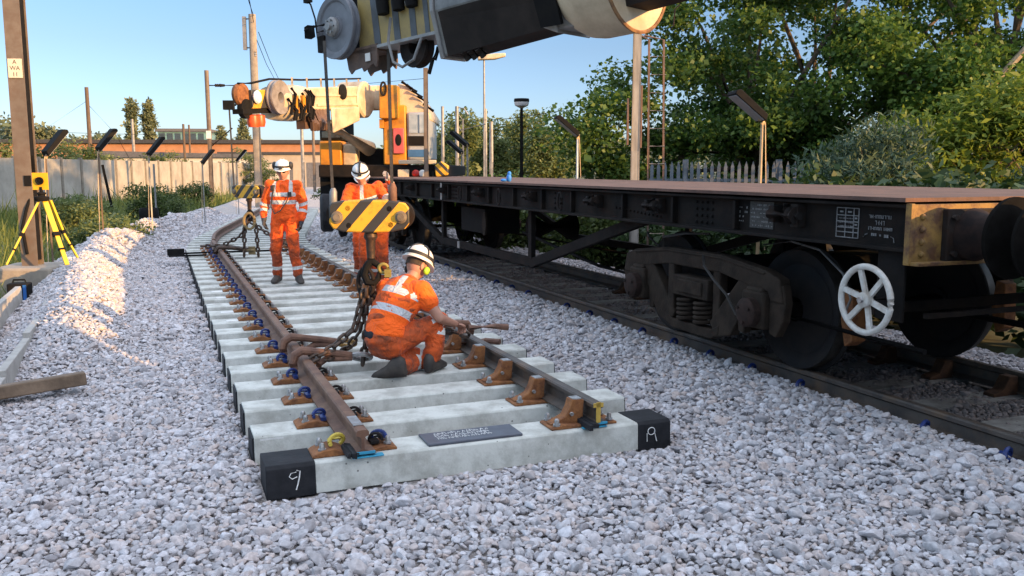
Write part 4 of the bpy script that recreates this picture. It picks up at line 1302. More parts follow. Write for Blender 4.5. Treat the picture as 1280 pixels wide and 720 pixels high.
# ================================================================ hook block, ropes, chains
HB = Vector((-1.125, 7.0, 1.435))
blk = thing('hook_block', 'yellow and black striped hook block hanging over the panel just behind the kneeling worker', 'hook block', HB, R(2), 'striped crane hook blocks')
blk.scale = (0.92, 1, 1)
outl = [(-0.335, -0.055), (-0.335, 0.075), (-0.31, 0.105), (-0.22, 0.118), (0.0, 0.125), (0.20, 0.118), (0.31, 0.10), (0.345, 0.06), (0.345, -0.06), (0.31, -0.10), (0.2, -0.125), (0.0, -0.132), (-0.22, -0.125), (-0.305, -0.10)]
M_HAZ = stripemat('hazard_stripe', (0.70, 0.36, 0.02), (0.035, 0.033, 0.03), 0.235, (1, 0, -0.95), 0.075, damt=0.45)
for y in (-0.11, 0.07):
    g = G(); g.prism(outl, y, y + 0.04, 'y'); pz = g.build('side_plate', M_HAZ, blk, bevel=0.012)
    if y < 0:
        g = G()
        for x, z in ((-0.175, 0.06), (-0.17, -0.075), (0.175, 0.055), (0.185, -0.07)):
            g.lathe([(0.0, 0.002), (0.022, 0.002), (0.026, -0.004)], (x, y + 0.002, z), (0, -1, 0), 14)
        g.build_each('dark_hole', M_BLACK, pz)
        for x in (-0.265, 0.275):
            g = G(); g.lathe([(0.05, 0.0), (0.05, 0.012), (0.032, 0.018), (0.03, 0.035), (0.0, 0.035)], (x, y, -0.01), (0, -1, 0), 20)
            g.build('pin', pm('pin_grey', (0.20, 0.16, 0.11), (0.12, 0.09, 0.06), rough=0.6, scale=20), pz)
for x in (-0.26, 0.27):
    g = G(); g.lathe([(0.03, -0.065), (0.11, -0.06), (0.095, 0), (0.11, 0.06), (0.03, 0.065)], (x, 0, 0.0), (0, 1, 0), 28); g.build('sheave', M_DKSTEEL, blk)
g = G(); g.lathe([(0.05, 0.10), (0.05, -0.10), (0.062, -0.14), (0.042, -0.17), (0.036, -0.31)], (0, -0.01, -0.03), (0, 0, 1), 18); g.build('hook_shank', M_CHAIN, blk)
g = G()
g.tube([(0, -0.01, -0.27), (0.0, -0.01, -0.36), (-0.04, -0.01, -0.41), (-0.06, -0.01, -0.47), (-0.035, -0.01, -0.53), (0.02, -0.01, -0.54), (0.06, -0.01, -0.50), (0.07, -0.01, -0.45)], [0.032, 0.034, 0.034, 0.036, 0.038, 0.034, 0.026, 0.015], 10)
g.tube([(0, -0.01, -0.27), (0.0, -0.01, -0.36), (0.06, -0.01, -0.40), (0.10, -0.01, -0.46)], [0.032, 0.034, 0.025, 0.016], 10)
g.build('hook', M_BLACK, blk)

rp1 = G(); rp1.cyl((-1.452, 7.0, 2.78), (-1.415, 7.0, 1.53), 0.0125, n=8)
r1 = rp1.build('wire_rope', M_ROPE); tag(r1, 'dark wire rope from the big sheave wheel down to the striped block', 'wire rope', 'hoisting ropes')
g = G(); g.lathe([(0.018, 0), (0.03, 0.02), (0.03, 0.12), (0.016, 0.15)], (-1.417, 7.0, 1.50), (0.03, 0, 1), 10); g.build('rope_socket', M_GALV, r1)
rp1 = G(); rp1.cyl((-0.958, 7.0, 2.72), (-0.948, 7.0, 1.53), 0.0135, n=8)
r2 = rp1.build('wire_rope', M_ROPE); tag(r2, 'dark wire rope from the small lower sheave, hanging before the yellow crane mast', 'wire rope', 'hoisting ropes')
g = G(); g.lathe([(0.02, 0), (0.034, 0.02), (0.034, 0.15), (0.018, 0.19)], (-0.945, 7.0, 1.50), (0.0, 0, 1), 10); g.build('rope_socket', M_SLING, r2)


def chain(g, pts, link_l=0.075, r=0.011):
    """steel links laid along a polyline"""
    P = [Vector(p) for p in pts]
    segs = [(P[i], P[i + 1]) for i in range(len(P) - 1)]
    tot = sum((b - a_).length for a_, b in segs)
    n = max(1, int(tot / (link_l * 0.78)))
    k = 0
    for i in range(n):
        d = (i + 0.5) * tot / n
        for a_, b in segs:
            L = (b - a_).length
            if d <= L: break
            d -= L
        t = (b - a_).normalized(); c = a_ + t * d
        x, y, _ = basis(t)
        side = x if i % 2 else y
        h = link_l / 2 - r; w_ = link_l * 0.27
        ring = []
        for q in range(12):
            an = 2 * math.pi * q / 12
            oy = math.sin(an) * w_ * 1.0
            ring.append(c + t * (math.cos(an) * w_ + (h - w_ * 0.6) * (1 if math.cos(an) > 0 else -1)) + side * oy)
        g.tube(ring, r, 6, closed=True)


hk = HB + Vector((0.0, -0.01, -0.52))
sleeper_top = 0.2
# master ring and shackles on the hook
mr = G(); mr.torus(hk + Vector((-0.045, 0, -0.02)), (0.3, 1, 0), 0.085, 0.017, 24, 8, 0, 2 * math.pi, 0.8, 1.4)
o = mr.build('master_ring', M_DKSTEEL); tag(o, 'black oval steel ring hanging in the crane hook beside the kneeling worker', 'lifting ring')
mr = G(); mr.torus(hk + Vector((0.10, -0.02, 0.10)), (0, 1, 0.2), 0.036, 0.013, 20, 8); mr.box(hk + Vector((0.135, -0.02, 0.06)), (0.05, 0.04, 0.06))
o = mr.build('safety_latch', pm('latch_yellow', (0.28, 0.22, 0.05), rough=0.6)); tag(o, 'dull yellow shackle block hanging beside the hook near a white helmet', 'shackle')
for nm, pts, r_, lab in (
    ('lifting_chain', [hk + Vector((-0.06, 0, -0.08)), (-1.25, 6.90, 0.55), (-1.42, 6.78, 0.40), (-1.56, 6.70, 0.33)], 0.014, 'rusty lifting chain running from the hook towards the brown rail'),
    ('lifting_chain', [hk + Vector((-0.05, 0.03, -0.08)), (-1.23, 7.03, 0.5), (-1.33, 7.02, 0.36), (-1.44, 6.72, 0.32)], 0.013, 'rusty lifting chain sagging in a curve above the sleepers'),
    ('lifting_chain', [hk + Vector((-0.035, -0.02, -0.06)), (-1.17, 6.96, 0.5), (-1.20, 6.92, 0.24)], 0.015, 'dark chain hanging straight down from the hook to the sleepers'),
    ('lifting_chain', [hk + Vector((-0.01, 0.02, -0.06)), (-1.10, 7.05, 0.55), (-1.05, 7.10, 0.30)], 0.014, 'dark chain hanging close behind the kneeling worker\'s orange vest'),
    ('lifting_chain', [hk + Vector((0.0, 0.03, -0.06)), (-0.85, 7.15, 0.62), (-0.55, 7.2, 0.47), (-0.36, 7.2, 0.43)], 0.013, 'lifting chain leading from the hook across to the dark rail'),
):
    g = G(); chain(g, pts, 0.085, r_); o = g.build(nm, M_CHAIN); tag(o, lab, 'chain', 'chains on the near hook')
# rail tongs gripping the rusty rail: two curved brown arms with yellow rings
for k, (u0, lab) in enumerate(((2.02, 'brown tongs with a steel ring gripping the rusty rail, nearest its cut end'), (2.62, 'brown tongs with a yellow ring gripping the rusty rail behind the first pair'))):
    t = thing('rail_tongs', lab, 'rail tongs', W(LR, u0, 0.34), TH, 'tongs gripping the rails')
    g = G()
    g.tube([(-0.085, 0, -0.09), (-0.10, 0, -0.03), (-0.085, 0, 0.03), (-0.03, 0, 0.062), (0.08, 0, 0.045), (0.22, 0.01, 0.02), (0.36, 0.02, -0.01)], [0.024, 0.032, 0.036, 0.036, 0.03, 0.03, 0.028], 10)
    g.build('tong_arm', M_SLING, t)
    g = G(); g.tube([(0.09, 0.0, -0.10), (0.10, 0, -0.05), (0.16, 0.01, -0.02), (0.36, 0.02, -0.03)], [0.02, 0.028, 0.026, 0.024], 10)
    g.build('tong_arm', M_SLING, t)
    g = G(); g.torus((0.44, 0.03, -0.03), (0.2, 0.5, 1), 0.075, 0.02, 24, 8)
    g.build('tong_ring', pm('tong_yellow', (0.30, 0.17, 0.03), (0.18, 0.10, 0.03), rough=0.6, scale=20) if k else M_STEEL, t)
t = thing('rail_tongs', 'brown rail tongs gripping the dark rail in front of the kneeling worker', 'rail tongs', W(RR, 2.75, 0.34), TH, 'tongs gripping the rails')
g = G(); g.tube([(0.10, 0, -0.09), (0.11, 0, -0.02), (0.07, 0, 0.05), (-0.03, 0, 0.06), (-0.16, 0.0, 0.06), (-0.30, 0.0, 0.08)], [0.024, 0.03, 0.034, 0.034, 0.03, 0.026], 10); g.tube([(-0.10, -0.05, -0.12), (0.12, -0.35, -0.05), (0.22, -0.45, -0.05)], 0.026, 10); g.build('tong_arm', M_SLING, t)
g = G(); g.tube([(0.05, -0.1, 0.03), (0.30, -0.12, 0.03), (0.42, -0.14, 0.015)], [0.03, 0.026, 0.03], 10); g.build('tong_arm', M_SLING, t)

# far hook block over the far end of the panel
blk2 = copy_tree(blk); blk2.location = (-4.72, 15.9, 1.40); blk2.rotation_euler = (0, 0, R(-38)); blk2.scale = (1.15, 0.9, 0.95)
blk2['label'] = 'dirty yellow and black hook block hanging behind the standing worker\'s elbow'
blk2.children[0].data = blk2.children[0].data.copy()
g = G(); g.cyl((-5.02, 15.9, 3.0), (-4.99, 15.9, 1.5), 0.015, n=8); r3 = g.build('wire_rope', M_ROPE); tag(r3, 'thin rope from the distant boom tip down to the dirty hook block', 'wire rope', 'hoisting ropes')
hk2 = Vector((-4.72, 15.88, 0.92))
for pts, lab in (([hk2, (-4.9, 15.9, 0.6), (-5.25, 15.9, 0.42), (-5.6, 15.8, 0.42)], 'chain from the far hook leading to the far tongs'),
                 ([hk2 + Vector((-0.1, 0, -0.1)), (-4.86, 15.9, 0.22)], 'chain hanging down from the far hook, one of a pair'),
                 ([hk2 + Vector((0.1, 0, -0.1)), (-4.60, 15.9, 0.22)], 'chain hanging down beside the standing worker\'s leg'),
                 ([hk2 + Vector((0.0, 0, -0.05)), (-4.3, 15.9, 0.55), (-4.0, 15.95, 0.40)], 'chain from the far hook passing behind the standing worker')):
    g = G(); chain(g, pts, 0.10, 0.018); o = g.build('lifting_chain', M_CHAIN); tag(o, lab, 'chain', 'chains on the far hook')
o = G(); o.torus(hk2 + Vector((0, -0.05, -0.05)), (0, 1, 0), 0.11, 0.025, 18, 6, 0, 2 * math.pi, 0.9, 1.3)
o = o.build('master_ring', pm('ring_dull', (0.22, 0.16, 0.07), rough=0.6)); tag(o, 'dull yellowish ring hanging in the far hook above the pale sleepers', 'lifting ring')
t = thing('rail_tongs', 'dark tongs gripping the rusty rail below the far hook block', 'rail tongs', W(LR, 12.0, 0.34), TH, 'tongs gripping the rails')
for dy in (-0.2, 0.2):
    g = G(); g.tube([(-0.085, dy, -0.09), (-0.10, dy, -0.02), (-0.05, dy, 0.06), (0.10, dy, 0.05), (0.4, 0, 0.0), (0.6, 0, -0.02)], 0.035, 8); g.build('tong_arm', M_CHAIN, t)
g = G(); g.box((0.55, 0, -0.03), (0.12, 0.12, 0.14)); g.torus((0.5, 0, -0.02), (0, 0, 1), 0.09, 0.025, 14, 6); g.build('tong_ring', pm('ring_dull', (0.22, 0.16, 0.07)), t)
# level sensor on the sleeper ends at the far hook
t = thing('gauge_bar', 'black gauge bar sticking out over the ballast from the sleeper ends', 'gauge bar', W(0.05, 12.6, 0.2), TH)
g = G(); g.b2((-0.42, -0.06, 0.01), (-0.12, 0.06, 0.13)); g.build('sensor_box', M_BLACK, t, bevel=0.01)
g = G(); g.b2((-0.4, -0.2, 0.0), (0.32, -0.16, 0.03)); g.b2((-0.12, -0.03, 0.03), (2.1, 0.01, 0.06)); g.build('bar', M_BLACK, t)
# ================================================================ people
M_SKIN = pm('skin', (0.44, 0.235, 0.165), (0.36, 0.17, 0.115), rough=0.55, scale=9, width=0.5)
M_GLOVE = pm('dark_glove', (0.03, 0.03, 0.035), (0.05, 0.05, 0.055), rough=0.8, scale=20)
M_PALEGLOVE = pm('pale_glove', (0.36, 0.33, 0.32), (0.22, 0.2, 0.2), rough=0.8, scale=20)
M_BOOT = pm('work_boot', (0.03, 0.027, 0.025), (0.06, 0.05, 0.042), rough=0.7, scale=14)
M_HELMET = pm('white_helmet', (0.75, 0.74, 0.72), (0.62, 0.61, 0.59), rough=0.3, scale=8, width=0.5)
M_STRAP = pm('helmet_strap', (0.018, 0.018, 0.02), rough=0.6)
M_HAIR = pm('short_hair', (0.05, 0.035, 0.025), (0.03, 0.02, 0.015), rough=0.8, scale=60)
M_NAVY = pm('navy_cloth', (0.012, 0.014, 0.022), rough=0.9)


def cloth_mat(name, col, band, dirtcol, damt, dlow=0.0):
    m = bpy.data.materials.new(name); m.use_nodes = True
    N = m.node_tree.nodes; L = m.node_tree.links; b = N['Principled BSDF']
    b.inputs['Roughness'].default_value = 0.8; b.inputs['Specular IOR Level'].default_value = 0.25
    b.inputs['Sheen Weight'].default_value = 0.08
    at = N.new('ShaderNodeAttribute'); at.attribute_name = 'band'
    gt = N.new('ShaderNodeMath'); gt.operation = 'GREATER_THAN'; gt.inputs[1].default_value = 0.0
    L.new(at.outputs['Fac'], gt.inputs[0])
    tc = N.new('ShaderNodeTexCoord')
    nz = N.new('ShaderNodeTexNoise'); nz.inputs['Scale'].default_value = 5.5; nz.inputs['Detail'].default_value = 7; nz.inputs['Roughness'].default_value = 0.65
    L.new(tc.outputs['Object'], nz.inputs['Vector'])
    sx = N.new('ShaderNodeSeparateXYZ'); L.new(tc.outputs['Object'], sx.inputs[0])
    mh = N.new('ShaderNodeMapRange'); mh.inputs['From Min'].default_value = 0.95; mh.inputs['From Max'].default_value = 0.35
    mh.inputs['To Min'].default_value = -0.10; mh.inputs['To Max'].default_value = dlow; L.new(sx.outputs['Z'], mh.inputs['Value'])
    ad = N.new('ShaderNodeMath'); ad.operation = 'ADD'; L.new(nz.outputs['Fac'], ad.inputs[0]); L.new(mh.outputs[0], ad.inputs[1])
    rp = N.new('ShaderNodeValToRGB'); rp.color_ramp.elements[0].position = 0.5; rp.color_ramp.elements[0].color = (0, 0, 0, 1)
    rp.color_ramp.elements[1].position = 0.72; rp.color_ramp.elements[1].color = (damt, damt, damt, 1); L.new(ad.outputs[0], rp.inputs['Fac'])
    mx = N.new('ShaderNodeMix'); mx.data_type = 'RGBA'; L.new(rp.outputs[0], mx.inputs['Factor']); mx.inputs['A'].default_value = (*col, 1); mx.inputs['B'].default_value = (*dirtcol, 1)
    m2 = N.new('ShaderNodeMix'); m2.data_type = 'RGBA'; L.new(gt.outputs[0], m2.inputs['Factor']); L.new(mx.outputs['Result'], m2.inputs['A']); m2.inputs['B'].default_value = (*band, 1)
    L.new(m2.outputs['Result'], b.inputs['Base Color'])
    # folds and creases
    n2 = N.new('ShaderNodeTexNoise'); n2.inputs['Scale'].default_value = 9; n2.inputs['Detail'].default_value = 3; n2.inputs['Distortion'].default_value = 1.2
    L.new(tc.outputs['Object'], n2.inputs['Vector'])
    bpn = N.new('ShaderNodeBump'); bpn.inputs['Strength'].default_value = 1.0; bpn.inputs['Distance'].default_value = 0.045
    L.new(n2.outputs['Fac'], bpn.inputs['Height']); L.new(bpn.outputs[0], b.inputs['Normal'])
    return m


M_ORANGE = cloth_mat('orange_overall', (0.86, 0.105, 0.012), (0.55, 0.55, 0.53), (0.13, 0.04, 0.02), 0.8, 0.20)
M_ORANGE2 = cloth_mat('grubby_trousers', (0.60, 0.095, 0.02), (0.62, 0.62, 0.60), (0.11, 0.045, 0.025), 0.85, 0.10)
M_VEST = cloth_mat('orange_vest', (0.95, 0.13, 0.012), (0.52, 0.53, 0.55), (0.6, 0.09, 0.02), 0.2, -0.12)


def remesh(g, voxel, smooth_it):
    me = g.mesh('tmp', True)
    o = bpy.data.objects.new('tmp', me); COL.objects.link(o)
    r = o.modifiers.new('r', 'REMESH'); r.mode = 'VOXEL'; r.voxel_size = voxel
    s = o.modifiers.new('s', 'SMOOTH'); s.factor = 0.5; s.iterations = smooth_it
    bpy.context.view_layer.update()
    out = bpy.data.meshes.new_from_object(o.evaluated_get(bpy.context.evaluated_depsgraph_get()))
    bpy.data.objects.remove(o)
    return out


def limb(g, pts, rs, n=14):
    P = []; RR_ = []
    for i in range(len(pts) - 1):
        for t in np.linspace(0, 1, 5)[:-1]:
            P.append(Vector(pts[i]).lerp(Vector(pts[i + 1]), t)); RR_.append(rs[i] + (rs[i + 1] - rs[i]) * t)
    P.append(Vector(pts[-1])); RR_.append(rs[-1])
    g.tube(P, RR_, n)
    for p, r in zip(pts, rs): g.ball(p, r, 12, 8)


def torso(g, J, k):
    pel, wai, che, nek = J['pelvis'], J['waist'], J['chest'], J['neck']
    lat0 = (J['hipR'] - J['hipL']).normalized(); lat1 = (J['shR'] - J['shL']).normalized()
    secs = [(pel + (pel - wai) * 0.28, 0.135, 0.11, 0), (pel, 0.172, 0.128, 0), (pel.lerp(wai, 0.5), 0.168, 0.125, 0.2), (wai, 0.16, 0.12, 0.5), (wai.lerp(che, 0.5), 0.172, 0.125, 0.75), (che, 0.188, 0.13, 1),
            (che.lerp(nek, 0.5), 0.165, 0.105, 1), (che.lerp(nek, 0.8), 0.10, 0.08, 1), (nek, 0.062, 0.062, 1)]
    rings = []
    for i, (c, rx, ry, t) in enumerate(secs):
        lat = lat0.lerp(lat1, t).normalized()
        a_ = secs[max(i - 1, 0)][0]; b_ = secs[min(i + 1, len(secs) - 1)][0]
        ax = (b_ - a_).normalized(); dep = ax.cross(lat).normalized(); lat = dep.cross(ax).normalized()
        rings.append([c + lat * (rx * k * math.cos(q)) + dep * (ry * k * math.sin(q)) for q in np.linspace(0, 2 * math.pi, 24, endpoint=False)])
    g.loft(rings)


def head_mesh(M):
    """a head with brow, nose, mouth, chin and ears; front is +Y"""
    nu, nv = 40, 30
    V_, F_ = [], []
    for i in range(nv + 1):
        ph = math.pi * i / nv
        for k in range(nu):
            t = 2 * math.pi * k / nu
            x, y, z = math.sin(ph) * math.cos(t), math.sin(ph) * math.sin(t), math.cos(ph)
            px, py, pz = x * 0.076, y * 0.096, z * 0.118
            if pz < 0:                                     # jaw
                f = min(1, -pz / 0.118)
                px *= 1 - 0.30 * f * f
                if y < 0: py *= 1 - 0.45 * f
            if y > 0:
                py *= 0.94
                gss = lambda cx, cz, sx_, sz_: math.exp(-((px - cx) / sx_) ** 2 - ((pz - cz) / sz_) ** 2)
                py += 0.026 * gss(0, -0.022, 0.012, 0.016) + 0.014 * gss(0, 0.004, 0.009, 0.022)
                py += 0.006 * gss(0, 0.028, 0.05, 0.010)
                py -= 0.009 * (gss(0.031, 0.006, 0.014, 0.010) + gss(-0.031, 0.006, 0.014, 0.010))
                py += 0.007 * gss(0, -0.056, 0.024, 0.006) + 0.006 * gss(0, -0.068, 0.02, 0.006) - 0.004 * gss(0, -0.062, 0.026, 0.003)
                py += 0.010 * gss(0, -0.098, 0.022, 0.014)
            V_.append(M @ Vector((px, py, pz)))
    for i in range(nv):
        for k in range(nu):
            l = (k + 1) % nu
            F_.append((i * nu + k, (i + 1) * nu + k, (i + 1) * nu + l, i * nu + l))
    g = G(); g.add(V_, F_)
    for s in (-1, 1):
        g.ball(M @ Vector((s * 0.078, -0.008, -0.004)), (0.012, 0.022, 0.034), 10, 8, M.to_3x3())
    return g


def hand(g, wrist, d, palm, side, curl=0.5, k=1.0):
    """palm plus four unequal bent fingers and a thumb; d = along the hand, palm = palm normal, side = +1 thumb to +x"""
    d = Vector(d).normalized(); n_ = Vector(palm); n_ = (n_ - d * n_.dot(d)).normalized(); x = n_.cross(d).normalized() * side
    w = Vector(wrist)
    for a_ in (-0.028, -0.01, 0.009, 0.027):
        g.tube([w + x * a_ * 0.6 * k, w + (d * 0.045 + x * a_) * k, w + (d * 0.088 + x * a_) * k], [0.016 * k, 0.0165 * k, 0.013 * k], 8)
    for a_, ln in ((-0.031, 0.062), (-0.010, 0.075), (0.011, 0.080), (0.032, 0.070)):
        p = w + (d * 0.088 + x * a_) * k; pts = [p]; dd = d.copy(); an = 0
        for q in (0.45, 0.32, 0.23):
            an += curl * 0.9
            dd = (d * math.cos(an) + n_ * math.sin(an)); p = p + dd * ln * q * k; pts.append(p)
        g.tube(pts, [0.0115 * k, 0.0105 * k, 0.0095 * k, 0.008 * k], 8)
    p = w + (d * 0.02 + x * 0.03) * k
    p2 = p + (d * 0.035 + x * 0.028 + n_ * 0.01) * k
    p3 = p2 + (d * 0.032 + x * 0.004 + n_ * 0.016) * k
    g.tube([p, p2, p3], [0.015 * k, 0.0125 * k, 0.0095 * k], 8)


def boot(g, ank, toe_dir):
    t = Vector((toe_dir[0], toe_dir[1], toe_dir[2] if len(toe_dir) > 2 else 0)).normalized()
    up = Vector((0, 0, 1)) if abs(t.z) < 0.8 else Vector((0, 1, 0))
    sx_ = t.cross(up).normalized(); up = sx_.cross(t).normalized()
    a_ = Vector(ank)
    rings = []
    for s, w, lo, hi in ((-0.085, 0.02, -0.06, 0.01), (-0.075, 0.036, -0.085, 0.06), (-0.04, 0.044, -0.088, 0.085), (0.02, 0.046, -0.088, 0.075), (0.08, 0.05, -0.088, 0.015), (0.14, 0.052, -0.088, -0.015), (0.185, 0.042, -0.086, -0.035), (0.205, 0.02, -0.078, -0.055)):
        c = a_ + t * s
        rings.append([c + sx_ * (w * math.cos(q)) + up * ((lo + hi) / 2 + (hi - lo) / 2 * (abs(math.sin(q)) ** 0.7) * (1 if math.sin(q) > 0 else -1)) for q in np.linspace(0, 2 * math.pi, 14, endpoint=False)])
    g.loft(rings)


def helmet(root, M, headlamp=True, muffs=False, cross=True):
    g = G()
    rings = []
    for h, k in ((0.0, 1.0), (0.03, 0.99), (0.06, 0.94), (0.085, 0.85), (0.105, 0.70), (0.12, 0.48), (0.128, 0.22), (0.130, 0.02)):
        rings.append([M @ Vector((0.108 * k * math.cos(q), 0.132 * k * math.sin(q) - 0.005, 0.042 + h)) for q in np.linspace(0, 2 * math.pi, 32, endpoint=False)])
    g.loft(rings)
    rim = []
    for dz, k in ((0.040, 0.97), (0.034, 1.10), (0.042, 1.10), (0.048, 0.97)):
        ring = []
        for q in np.linspace(0, 2 * math.pi, 32, endpoint=False):
            peak = 1 + 0.22 * max(0, math.sin(q)) ** 3
            ring.append(M @ Vector((0.108 * k * math.cos(q), 0.132 * k * peak * math.sin(q) - 0.005, dz - 0.02 * max(0, math.sin(q)) ** 3)))
        rim.append(ring)
    g.loft(rim)
    for x in (-0.02, 0.02):
        g.tube([M @ Vector((x, 0.125 * math.cos(t) * 0.99, 0.057 + 0.118 * math.sin(t))) for t in np.linspace(0.25, 2.9, 14)], 0.006, 6)
    hm = g.build('helmet', M_HELMET, root, angle=50)
    g = G()
    g.loft([[M @ Vector((0.1115 * k * math.cos(q), 0.1355 * k * math.sin(q) - 0.005, z)) for q in np.linspace(0, 2 * math.pi, 32, endpoint=False)] for z, k in ((0.064, 1.0), (0.078, 1.012), (0.092, 0.985), (0.078, 0.95))])
    if cross:
        g.tube([M @ Vector((0.0, 0.128 * math.cos(t), 0.062 + 0.121 * math.sin(t))) for t in np.linspace(0.15, 3.0, 16)], 0.012, 6)
        g.tube([M @ Vector((0.106 * math.cos(t), -0.005, 0.062 + 0.120 * math.sin(t))) for t in np.linspace(0.1, 3.04, 16)], 0.010, 6)
    g.build('strap', M_STRAP, hm)
    if headlamp:
        g = G(); g.box((0, 0, 0), (0.05, 0.03, 0.035)); me = g.mesh('l'); g2 = G(); g2.add([M @ (Vector(v.co) + Vector((0, 0.142, 0.068))) for v in me.vertices], [tuple(p.vertices) for p in me.polygons])
        g2.build('headlamp', M_STRAP, hm, bevel=0.006)
    if muffs:
        for s in (-1, 1):
            g = G(); g.ball(M @ Vector((s * 0.112, -0.01, 0.085)), (0.035, 0.05, 0.058), 14, 10, M.to_3x3()); g.build('ear_muff', M_STRAP, hm)
    return hm


def frame(c, f, up):
    f = Vector(f).normalized(); x = f.cross(Vector(up)).normalized(); u = x.cross(f).normalized()
    M = Matrix.Identity(4)
    for i in range(3):
        M[i][0], M[i][1], M[i][2], M[i][3] = x[i], f[i], u[i], c[i]
    return M


def bands_attr(me, J, bones, vert_brace=None):
    """signed distance to the nearest reflective band for every vertex"""
    n = len(me.vertices)
    co = np.empty(n * 3, dtype=np.float32); me.vertices.foreach_get('co', co); co = co.reshape(-1, 3)
    best = np.full(n, 1e9); val = np.full(n, -1.0)
    for a_, b_, rad, bl in bones:
        A = np.array(a_); B = np.array(b_); d = B - A; L = np.linalg.norm(d)
        t = np.clip(((co - A) @ d) / (L * L), -0.15, 1.15)
        q = np.linalg.norm(co - (A + t[:, None] * d), axis=1) / rad
        v = np.full(n, -1.0)
        for tc_, hw in bl: v = np.maximum(v, hw - np.abs(t - tc_) * L)
        if vert_brace is not None and bl and bl[0][1] < 0.0005:
            pass
        m = q < best
        best = np.where(m, q, best); val = np.where(m, v, val)
        if vert_brace is not None and rad > 0.15:
            lat = np.array(vert_brace[0]); off, hw, t0 = vert_brace[1:4]
            lx = np.abs((co - A) @ lat)
            bv = np.minimum(hw - np.abs(lx - off), (t - t0) * L)
            val = np.where(m, np.maximum(val, bv), val)
    at = me.attributes.new('band', 'FLOAT', 'POINT'); at.data.foreach_set('value', val.astype(np.float32))


